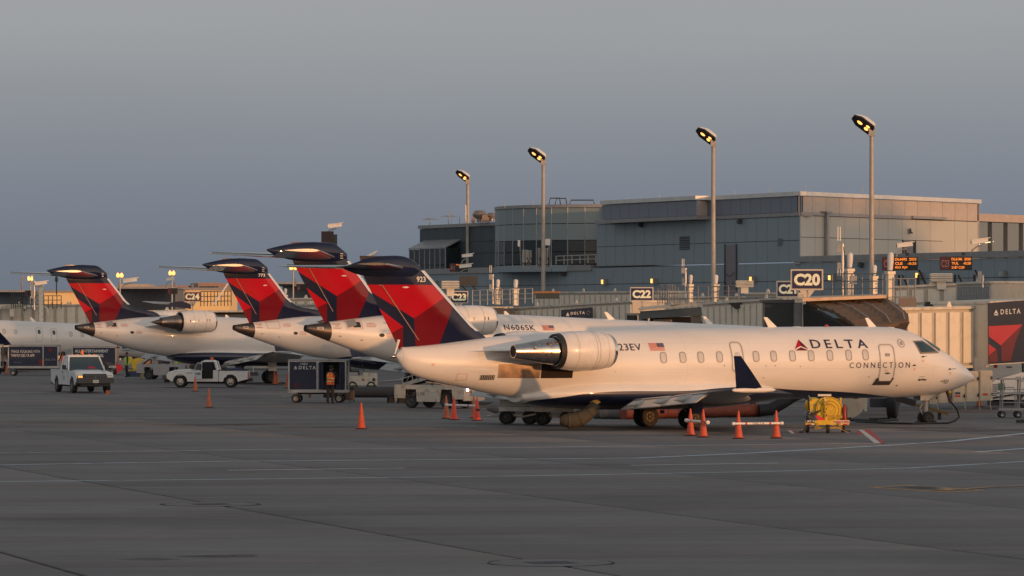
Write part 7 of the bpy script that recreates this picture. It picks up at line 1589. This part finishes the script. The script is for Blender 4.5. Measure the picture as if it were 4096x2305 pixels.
# ---- flat dollies under the nearest tail
def dolly(label, px, py, L_, rz, paint, box_=True, hb=.62):
    p = gp(px, py); t = thing('cargo_dolly', label, 'dolly', (p.x,p.y+.7,0), rz, 'steel cargo dollies under the tail'); h = L_/2
    m = MB(); m.box((0,0,.58),(L_,1.3,.16),paint); m.box((0,-.4,.34),(L_*.7,.08,.08),paint); m.box((0,.4,.34),(L_*.7,.08,.08),paint)
    for x in (-h*.55,h*.45): m.box((x,-.4,.44),(.10,.09,.22),paint); m.box((x+.15,-.4,.44),(.06,.09,.22),paint)
    m.build('deck', t)
    if box_: 
        b = MB().box((0,0,.67+hb/2),(L_*.97,1.2,hb),mat('dull_dolly_side',(.55,.52,.46),.6,dirt=.4),bev=0).build('side_panel', t)
    for x in (-h*.62,h*.66):
        for y in (-.55,.55): rwheel(t, (x,y,.27), (0,1,0), .27, .16, 'wheel', mat('dark_wheel_hub',(.05,.045,.04),.6))
    m = MB(); m.tube((-h,0,.4),(-h-.5,-.1,.30),.035,paint); m.build('drawbar', t)
    return t
dolly('grey cargo dolly with box side, left of the pair under the nearest tail', 2075, 1699, 1.35, R(-6), mat('dull_white_steel',(.75,.73,.68),.6,dirt=.5)); dolly('orange lit cargo dolly, right of the pair under the nearest tail', 2222, 1702, 1.45, R(-6), mat('cream_dolly_paint',(.70,.60,.46),.6,dirt=.5), True, .48)
# ---- hoses and ducts
def duct(name, label, pts, r, m, cat='hose', bands=0, bm_=None, grp=None):
    o = MB().path(pts, r, m, 14)
    if bands:
        for k in range(1, bands):
            i = k*(len(pts)-1)//bands; p = Vector(pts[i]); d = (Vector(pts[min(i+1,len(pts)-1)])-Vector(pts[max(i-1,0)])).normalized(); rr = r if not isinstance(r, list) else r[i]; o.lathe([(-.04,rr*1.0),(-.03,rr*1.05),(.03,rr*1.05),(.04,rr)], p, d, bm_ or m, 14)
    oo = o.build(name); tag(oo, label, cat, grp); return oo
GRYT = mat('grey_canvas_duct', (.17,.165,.16), .8, bump=.4, scale=3, var=.25); ORD = mat('red_orange_duct', (.24,.06,.035), .7, bump=.3, scale=3, var=.3); TANC = mat('tan_canvas_bag', (.07,.062,.045), .85, bump=.6, scale=3, var=.25)
def seg(px0, py0, px1, py1, r, n=14, wob=.03):
    a = gp(px0, py0); b = gp(px1, py1); return [a.lerp(b, k/n)+Vector((0, random.uniform(-wob,wob)*2, r+random.uniform(-wob,wob)*.3)) for k in range(n+1)]
P_ = seg(1948,1667,2410,1671,.36,8); rr = [.10,.34]+[.36]*7; duct('air_duct', 'thick grey canvas duct lying behind the dollies', P_, rr, GRYT, 'air duct', 4)
duct('air_duct', 'grey brown duct between the tan bag and the first orange length', seg(2380,1675,2492,1677,.29,6), .29, GRYT, 'air duct', 3)
duct('air_duct', 'long red orange duct running behind the main wheels', seg(2492,1678,3040,1667,.26,20), .26, ORD, 'air duct', 6)
a = gp(3035,1668); P_ = [a+Vector((0,0,.26)), a+Vector((.5,.1,.30)), a+Vector((.95,.2,.55)), a+Vector((1.4,.3,.85)), a+Vector((1.9,.4,1.05)), a+Vector((2.4,.5,1.15))]; duct('air_duct', 'black ribbed duct rising to the belly left of the hose cart', P_, [.25,.25,.25,.26,.27,.27], mat('black_ribbed_duct',(.02,.02,.024),.7), 'air duct', 3)
a = gp(2240,1716)+Vector((.27,-.95,0)); P_ = [a+Vector((-.28,0,.34)), a+Vector((-.15,0,.33)), a+Vector((.05,0,.32)), a+Vector((.25,0,.34)), a+Vector((.45,0,.40)), a+Vector((.62,0,.50)), a+Vector((.78,0,.64)), a+Vector((.92,.0,.80)), a+Vector((1.0,0,.92))]; duct('canvas_elbow', 'tan canvas elbow bag below the yellow hose', P_, [.14,.23,.28,.29,.28,.26,.23,.20,.18], TANC, 'air duct', 4)
P_ = [a+Vector((1.00,.02,.86)), a+Vector((.90,.05,1.02)), a+Vector((.78,.25,1.18)), a+Vector((.76,.5,1.30))]; duct('yellow_hose', 'yellow hose collar hanging down from the belly', P_, [.20,.15,.16,.17], mat('yellow_brown_hose',(.52,.29,.05),.6,var=.3,scale=4), 'hose', 3, YEL)
a = Vector((wp(1450,1510,205).x,205,0)); duct('air_duct', 'dark duct lying far back behind the tow tractor', [a+Vector((k*.9-2,0,.28)) for k in range(9)], .28, mat('dark_grey_duct',(.06,.055,.055),.8), 'air duct', 2)
a = Vector((wp(950,1480,300).x,300,0)); duct('air_duct', 'ribbed tan canvas tube hanging from the leftmost tailed jet', [Vector((wp(757,1400,285).x,285,wp(757,1410,285).z)), Vector((wp(762,1430,285).x,285,wp(762,1440,285).z)), Vector((wp(755,1460,285).x,285,wp(752,1470,285).z)), Vector((wp(750,1490,285).x,285,wp(750,1495,285).z))], [.24,.26,.36,.42], mat('tan_hose',(.28,.17,.09),.7,var=.3,scale=3), 'air duct', 3)
# power cable from the nose
n0 = B2.pt(12.15, 1.22, 0); c2, s2 = math.cos(PSI), math.sin(PSI); nw_ = Vector((5.66+n0.x*c2-n0.y*s2, 145+n0.x*s2+n0.y*c2, n0.z-.08)); 
g1 = gp(3800,1700); P_ = [nw_, nw_+Vector((.12,-.1,-.30)), nw_+Vector((.36,-.2,-.62)), nw_+Vector((.42,-.3,-.88)), Vector((nw_.x+.25,nw_.y-.5,.12)), Vector((nw_.x-.05,nw_.y-.7,.04)), Vector((nw_.x-.7,nw_.y-1.0,.035))]+[gp(px,py)+Vector((0,0,.035)) for px, py in ((3650,1699),(3560,1697),(3500,1694),(3430,1690),(3420,1686),(3500,1688))]
o = MB().path(P_, .038, BLACK, 8); o.tube(nw_+Vector((.0,0,.10)), nw_+Vector((.12,-.1,-.35)), .07, mat('dark_connector',(.06,.02,.02),.5), n=8).tube(nw_+Vector((.05,-.08,.06)), nw_+Vector((.14,-.10,.03)), .05, YEL, n=8); tag(o.build('power_cable'), 'black power cable hanging from the nose and trailing along the apron', 'cable')
duct('cable_coil', 'black cable and mats lying left of the nose wheel', [gp(px,py)+Vector((0,0,.04)) for px, py in ((3330,1686),(3420,1684),(3510,1688),(3590,1683),(3560,1678),(3480,1680))], .04, BLACK, 'cable')
for sx in (-.36,.36):
    tag(MB().prism([(-.14,0),(.14,0),(.05,.12),(-.05,.12)], -.25, .25, BLACK).build('wheel_chock', loc=Vector((15.57+sx*.87,150.6+sx*.49-.1,0))), ('black rubber chock behind the nose wheel' if sx < 0 else 'black rubber chock in front of the nose wheel'), 'wheel chock')
# ---- yellow fuel hose cart
p = gp(3308,1733); t = thing('fuel_hose_cart', 'yellow hose reel cart numbered 213, lettered JET A and NO SMOKING', 'hose cart', (p.x,p.y+.5,0), R(2))
YD = mat('dark_worn_yellow', (.45,.28,.02), .5, dirt=.6, scale=4)
m = MB(); m.box((0,-.38,.36),(1.50,.10,.16),YEL); m.box((0,.5,.36),(1.3,.08,.14),YD); m.box((-.35,0,.30),(.08,1.0,.10),YD); m.box((.42,0,.30),(.08,1.0,.10),YD); m.box((.05,-.33,.18),(.95,.06,.06),YD); m.box((-.38,-.33,.22),(.05,.06,.2),YD); m.box((.5,-.33,.22),(.05,.06,.2),YD); m.build('frame', t)
src = None
rl = MB(); rl.lathe([(0,0),(0,.46),(.03,.465),(.03,0)], (.10,-.20,.78), (0,-1,0), YEL, 36); r0 = rl.build('hose_reel', t); m = MB()
for r_ in (.20,.32,.43): m.lathe([(0,r_-.008),(.006,r_),(0,r_+.008)], (.10,-.232,.78), (0,-1,0), mat('reel_groove_brown',(.16,.07,.01),.7), 36)
for k in range(8): a_ = k*.785+.3; m.lathe([(0,0),(0,.014),(.01,0)], (.10+.13*math.cos(a_),-.235,.78+.13*math.sin(a_)), (0,-1,0), BLACK, 6)
m.build('reel_ring', r0); MB().lathe([(0,.3),(.5,.3)], (.10,-.19,.78), (0,1,0), BLACK, 24).lathe([(.5,.46),(.53,.46),(.53,0)], (.10,-.20,.78), (0,1,0), YEL, 24).build('reel_drum', r0)
MB().box((.10,-.26,.56),(.90,.05,.10),YD).box((.55,-.24,.45),(.05,.05,.3),YD).build('reel_brace', t); MB().box((-.02,-.28,.47),(.14,.06,.28),YD,rot=(0,.3,0)).build('reel_brace', t)
ps = MB().box((-.03,-.33,.62),(.10,.06,.78),YEL).lathe([(0,0),(0,.085),(.04,.085),(.04,0)], (-.03,-.34,1.02), (0,-1,0), YD, 16).build('post', t)
for i, ch in enumerate('213'): lettering(ch, (-.055,-.365,.80-.115*i), (1,0,0), (0,0,1), .05 if ch != '1' else .02, .08, BLACK, ps, 'cart_number', bold=.03)
MB().tube((-.03,-.3,1.03),(-.09,-.3,1.22),.025,LITW,n=7).box((-.08,-.3,1.30),(.46,.03,.07),LITW).build('tow_handle', t)
MB().lathe([(0,0),(0,.24),(.12,.30),(.5,.30),(.62,.22),(.62,0)], (-.40,-.12,.92), (0,1,.0), YEL, 24).box((-.36,-.14,.98),(.12,.02,.05),GTXT).build('filter_tank', t)
m = MB(); m.path([(-.62,-.1,1.2),(-.60,-.2,.8),(-.68,-.25,.5),(-.70,-.28,.2),(-.82,-.32,.04),(-.95,-.3,.03)], .035, BLACK, 7); m.path([(-.20,-.2,.78),(-.5,-.25,.62),(-.62,-.3,.50)], .045, BLACK, 7); m.build('hose', t)
m = MB(); m.lathe([(0,.04),(.05,.10),(.2,.11),(.28,.05)], (-.70,-.30,.60), (.8,0,-.6), DARKM, 12); m.path([(-.78,-.3,.66),(-.74,-.3,.74),(-.60,-.3,.76)], .012, CHROME, 5); m.path([(-.62,-.3,.66),(-.45,-.3,.82)], .022, GREYM, 6); m.path([(-.62,-.2,1.28),(-.50,-.2,1.10)], .014, CHROME, 5); m.build('nozzle', t)
m = MB(); m.add([(-.42,-.36,.62),(-.36,-.38,.50),(-.22,-.40,.34),(-.08,-.42,.30),(.0,-.40,.42),(-.18,-.38,.54)], [(0,1,2,3,4,5)], mat('red_flag_fabric',(.70,.04,.05),.7)); m.build('red_streamer', t, fix=False)
MB().lathe([(0,.075),(.06,.085),(.42,.085),(.5,.04),(.56,.03)], (.62,-.25,.42), (0,0,1), mat('extinguisher_red',(.30,.02,.02),.35), 14).path([(.62,-.25,.98),(.70,-.3,.92),(.68,-.34,.6),(.74,-.34,.48)],.012,BLACK,5).build('fire_extinguisher', t)
for k in range(4): MB().box((.42-.02*k,.2,1.05),(.05,.05,.22),YEL).build('rear_bracket', t) if k == 0 else None
MB().box((.55,.3,1.02),(.06,.06,.36),YEL).box((.25,.3,.98),(.3,.3,.2),DARKM).build('rear_bracket', t)
MB().box((-.58,-.435,.40),(.30,.012,.11),DARKM).build('label_plate', t); lettering('JET A', (-.70,-.442,.355), (1,0,0), (0,0,1), .26, .085, WTXT, t, 'cart_text', bold=.03)
MB().box((.50,-.435,.385),(.54,.012,.10),LITW).build('label_plate', t); lettering('FLAMMABLE NO SMOKING', (.24,-.442,.35), (1,0,0), (0,0,1), .52, .07, RTXT, t, 'cart_text', bold=.04)
for x, c_ in ((-.62,RTXT),(-.48,LITW),(.44,LITW),(.62,RTXT)): MB().box((x,-.433,.300),(.13,.012,.04),c_).build('reflector_strip', t)
for x, y in ((-.62,.0),(.62,.0)): rwheel(t, (x,y+.2,.19), (1,0,0), .19, .11, 'wheel', YD)
rwheel(t, (.02,-.42,.15), (1,0,0), .15, .11, 'wheel', YD)
tag(MB().tube((0,0,.30),(.62,-.25,.02),.010,mat('yellow_rod',(.55,.36,.12),.6),n=5).build('hold_down_rod', loc=p+Vector((.1,-.05,0))), 'thin yellow rod leaning from the hose cart to the ground', 'rod')
tag(MB().box((0,0,.03),(.32,.22,.05),BLACK,bev=.03).build('drip_tray', loc=gp(3385,1728)), 'black tray on the ground at the right of the hose cart', 'tray')
# beige rounded ground unit behind the hose cart
m = MB(); n = 18; prof = [(.9-.9+.0,.10)]; prof = [(-.45,.10),(.20,.12)]+[(.20+.62*math.sin(a)*1.0, .92-.80*math.cos(a)) for a in [R(0+10*k) for k in range(1,10)]]+[(.80,1.45),(-.45,1.45)]
t = thing('air_conditioning_unit', 'beige rounded ground unit with a black vent, behind the hose cart', 'ground unit', (wp(3378,1690,156).x,156,0)); MB().prism(prof, -.5, .5, BEIGE).build('casing', t); MB().prism([(.30,.85),(.48,.85),(.55,1.12),(.36,1.12)], -.52, -.50, BLACK).build('vent', t)
for y in (-.3,.3): rwheel(t, (.1,y,.16), (0,1,0), .16, .1)
# small yellow equipment far behind under the belly
p = gp(2960,1637); t = thing('equipment_cart', 'low yellow and black cart with red lettering seen under the wing', 'equipment cart', (p.x,p.y+.5,0)); m = MB(); m.box((0,0,.5),(1.7,.9,.14),YD); m.box((-.4,0,.35),(.5,.9,.2),YD); m.box((.2,0,.68),(.9,.6,.2),RTXT); m.build('body', t); MB().lathe([(0,.16),(.25,.18),(.45,.15)], (-1.0,-.2,.3), (0,0,1), VESTG, 12).build('bucket', t)
lettering('FLAMMABLE', (-.1,-.32,.64), (1,0,0), (0,0,1), .5, .09, WTXT, t, 'cart_text')
for x in (-.6,.6):
    for y in (-.4,.4): rwheel(t, (x,y,.15), (0,1,0), .15, .1)
# yellow hose reel behind the lime vest worker
p = gp(535,1505); t = thing('hose_reel_cart', 'yellow hose reel cart behind the worker in lime at the left', 'hose cart', (p.x,p.y+2.5,0)); MB().box((0,0,.38),(1.3,.7,.14),YD).box((-.2,-.3,.75),(.08,.06,.7),YEL).build('frame', t); MB().lathe([(-.3,.48),(-.28,.5),(.28,.5),(.3,.48),(.3,0)], (.12,0,.82), (0,-1,0), YEL, 24).build('hose_reel', t); MB().lathe([(-.2,.25),(.2,.25),(.2,0)], (-.55,0,1.15), (0,-1,0), YEL, 18).build('filter_tank', t)
for x in (-.5,.5): rwheel(t, (x,-.25,.18), (0,1,0), .18, .1)
tag(MB().add([(-.30,0,.9),(-.25,0,.15),(.15,0,.45),(.22,0,.6),(.0,.05,.82)], [(0,1,2,3,4)], mat('bright_red_flag',(.95,.05,.06),.7)).tube((-.28,.02,.05),(-.28,.02,1.0),.02,DARKM).build('red_flag', loc=gp(480,1503)+Vector((0,.2,0))), 'bright red flag right of the ENTERTAINMENT cart', 'flag')
tag(MB().box((0,0,.24),(1.05,.5,.40),mat('dark_blue_bag',(.025,.04,.085),.6),bev=.12).box((.3,-.1,.40),(.4,.4,.2),mat('dark_blue_bag'),bev=.08).build('duffel_bags', loc=gp(540,1510)+Vector((0,.3,0))), 'dark blue bags on the ground between two workers', 'bags')
tag(MB().box((0,0,.45),(.55,.4,.5),mat('pinkish_box',(.45,.20,.20),.6)).box((.0,0,.1),(.5,.4,.2),DARKM).build('crate', loc=gp(562,1507)+Vector((.0,2.2,0))), 'pinkish box behind the dark blue bags', 'crate')
tag(MB().lathe([(0,.16),(.3,.12),(.75,.04),(.8,0)], (0,0,0), (0,0,1), mat('olive_cone',(.20,.18,.08),.7), 12).build('covered_cone', loc=gp(568,1514)), 'olive covered cone beside the left belt loader', 'cone')
t = thing('cargo_bin', 'pale cargo bin lettered ZONE beside the canvas tube', 'cargo bin', (wp(738,1500,291).x,291,0)); MB().box((0,0,.75),(.62,.6,1.1),mat('pale_bin',(.36,.34,.32),.6)).box((0,0,.12),(.6,.5,.16),DARKM).build('bin_body', t); lettering('ZONE', (-.26,-.31,.72), (1,0,0), (0,0,1), .50, .22, mat('brown_text',(.20,.10,.06),.7), t, 'bin_text', bold=.02)
# dark loader with flat bed behind the small pickup
t = thing('cargo_loader', 'dark low cargo loader with pale rail behind the small pickup', 'loader', (wp(838,1500,285).x,285,0)); MB().box((0,0,1.2),(2.3,1.6,.9),mat('dark_loader_brown',(.04,.032,.035),.7)).box((0,0,.5),(2.4,1.4,.4),BLACK).build('body', t); MB().box((-.1,-.82,1.72),(2.1,.05,.08),FRW).box((-.3,-.83,1.72),(.3,.05,.085),RTXT).build('rail', t); MB().box((.1,-.82,1.45),(.12,.03,.10),LITW).build('lamp', t)
for x in (-.8,.8): rwheel(t, (x,-.7,.3), (0,1,0), .3, .2, 'wheel', DARKM)
t = thing('tubular_stand', 'beige tubular frame between the small pickup and the jet wheels', 'stand', (wp(990,1500,275).x,275,0)); m = MB(); m.path([(-.35,0,.3),(-.35,0,1.25),(.4,0,1.25),(.4,0,.3)], .045, FRW, 6); m.box((.9,.3,.9),(.9,.5,.28),TW); m.box((.2,.2,.35),(1.0,.6,.25),DARKM); m.build('frame_tube', t)
# ---- shelf trolley, van and truck at the right edge
p = gp(4002,1672); t = thing('shelf_trolley', 'galvanised two shelf trolley on castors at the right edge', 'trolley', (p.x,p.y,0), R(0)); ZG = mat('galvanised_pale', (.28,.30,.32), .45, .5, dirt=.2)
for k, z in enumerate((.34,.98,1.55)): MB().box((1.1,.35,z),(2.3,.75,.07),ZG).build('shelf', t)
m = MB(); 
for x in (.0,.68,1.9): m.tube((x+.06,.0,.34),(x+.12,.0,1.55),.035,ZG,n=6); m.tube((x+.06,.7,.34),(x+.12,.7,1.55),.035,ZG,n=6)
m.path([(.15,0,.9),(.18,0,1.22),(.52,0,1.22),(.58,0,1.1),(.58,0,.4)],.02,ZG,5); m.tube((.1,0,.62),(1.9,0,.62),.02,ZG,n=5); m.tube((.1,0,1.14),(1.9,0,1.14),.018,ZG,n=5); m.build('post', t)
for x in (.08,.72,1.4): rwheel(t, (x,.0,.13), (0,1,0), .13, .06, 'castor_wheel', ZG); rwheel(t, (x,.7,.13), (0,1,0), .13, .06, 'castor_wheel', ZG)
t = thing('service_van', 'white van body numbered 5111 behind the beige cabinets', 'van', (wp(4085,1600,184).x,184,0)); m = MB(); m.prism([(-1.5,.75),(-1.5,1.5),(-1.9,1.7),(-1.55,2.15),(-.9,2.62),(.0,2.66),(.05,.75),(-.35,.75),(-.45,1.05),(-.9,1.1),(-1.1,.75)], -.0, 2.0, WHITE); m.box((1.8,1,1.7),(3.4,2,1.9),WHITE); m.build('body', t)
lettering('5111', (-.98,-.01,2.18), (1,0,0), (0,0,1), .34, .13, GTXT, t, 'fleet_number'); MB().box((-.28,-.01,2.2),(.05,.03,.28),DARKM).build('door_handle', t); MB().box((-1.18,-.01,1.85),(.16,.03,.2),mat('tail_lamp_red')).build('tail_light', t); MB().box((-.55,-.01,1.78),(.25,.03,.05),BLACK).build('latch', t)
MB().box((.42,-.02,2.0),(.62,.04,1.2),GLASS).build('window', t); MB().box((-1.0,-.01,2.45),(.8,.02,.08),mat('blue_grey_stripe',(.30,.38,.48),.4),rot=(0,-.5,0)).build('stripe', t)
for x in (-.75,): rwheel(t, (x,.15,.45), (0,1,0), .45, .25)
t = thing('tow_truck', 'white tractor lettered TUG behind the shelf trolley', 'tow tractor', (wp(4060,1650,176).x,176,0)); m = MB(); m.prism([(-1.0,.35),(-1.0,1.15),(-.85,1.30),(.3,1.62),(1.5,1.66),(1.5,.35),(1.0,.35),(.95,.75),(.2,.78),(.05,.35)], 0, 1.5, WHITE); m.build('body', t); lettering('TUG', (.02,-.01,1.22), (1,0,0), (0,0,1), .62, .22, GTXT, t, 'vehicle_text', bold=.02)
src = None
for k in range(7): MB().box((-.93+.0,-.02,.62+.08*k),(.3,.03,.04),mat('blue_grey_grille',(.14,.18,.22),.5)).build('grille_slat', t)
MB().box((-.6,-.02,1.0),(.30,.03,.3),mat('green_lamp_box',(.05,.16,.12),.4)).box((-.55,-.03,.92),(.18,.03,.14),BLACK).build('lamp_box', t); rwheel(t, (.5,.1,.40), (0,1,0), .40, .25); MB().tube((-1.0,-.1,.5),(1.6,-.1,.95),.04,BLACK).box((.0,.5,.3),(2.2,1,.25),BLACK).build('chassis', t)
tag(MB().box((0,0,.1),(.5,.2,.12),BLACK,bev=.03).build('wheel_chock', loc=gp(4092,1696)), 'black chock at the right edge of the picture', 'wheel chock')
m = MB(); m.box((0,0,.45),(1.6,.4,.10),mat('dirty_dark_yellow',(.16,.10,.02),.7),rot=(0,.28,0)); m.box((-.9,0,.75),(.8,.6,.25),BLACK,rot=(0,.28,0)); m.box((.45,0,.15),(.12,.2,.3),BLACK); tag(m.build('tow_bar_head', loc=(wp(3712,1620,157).x,157,0)), 'black and yellow tow bar head behind the nose wheel', 'tow bar')
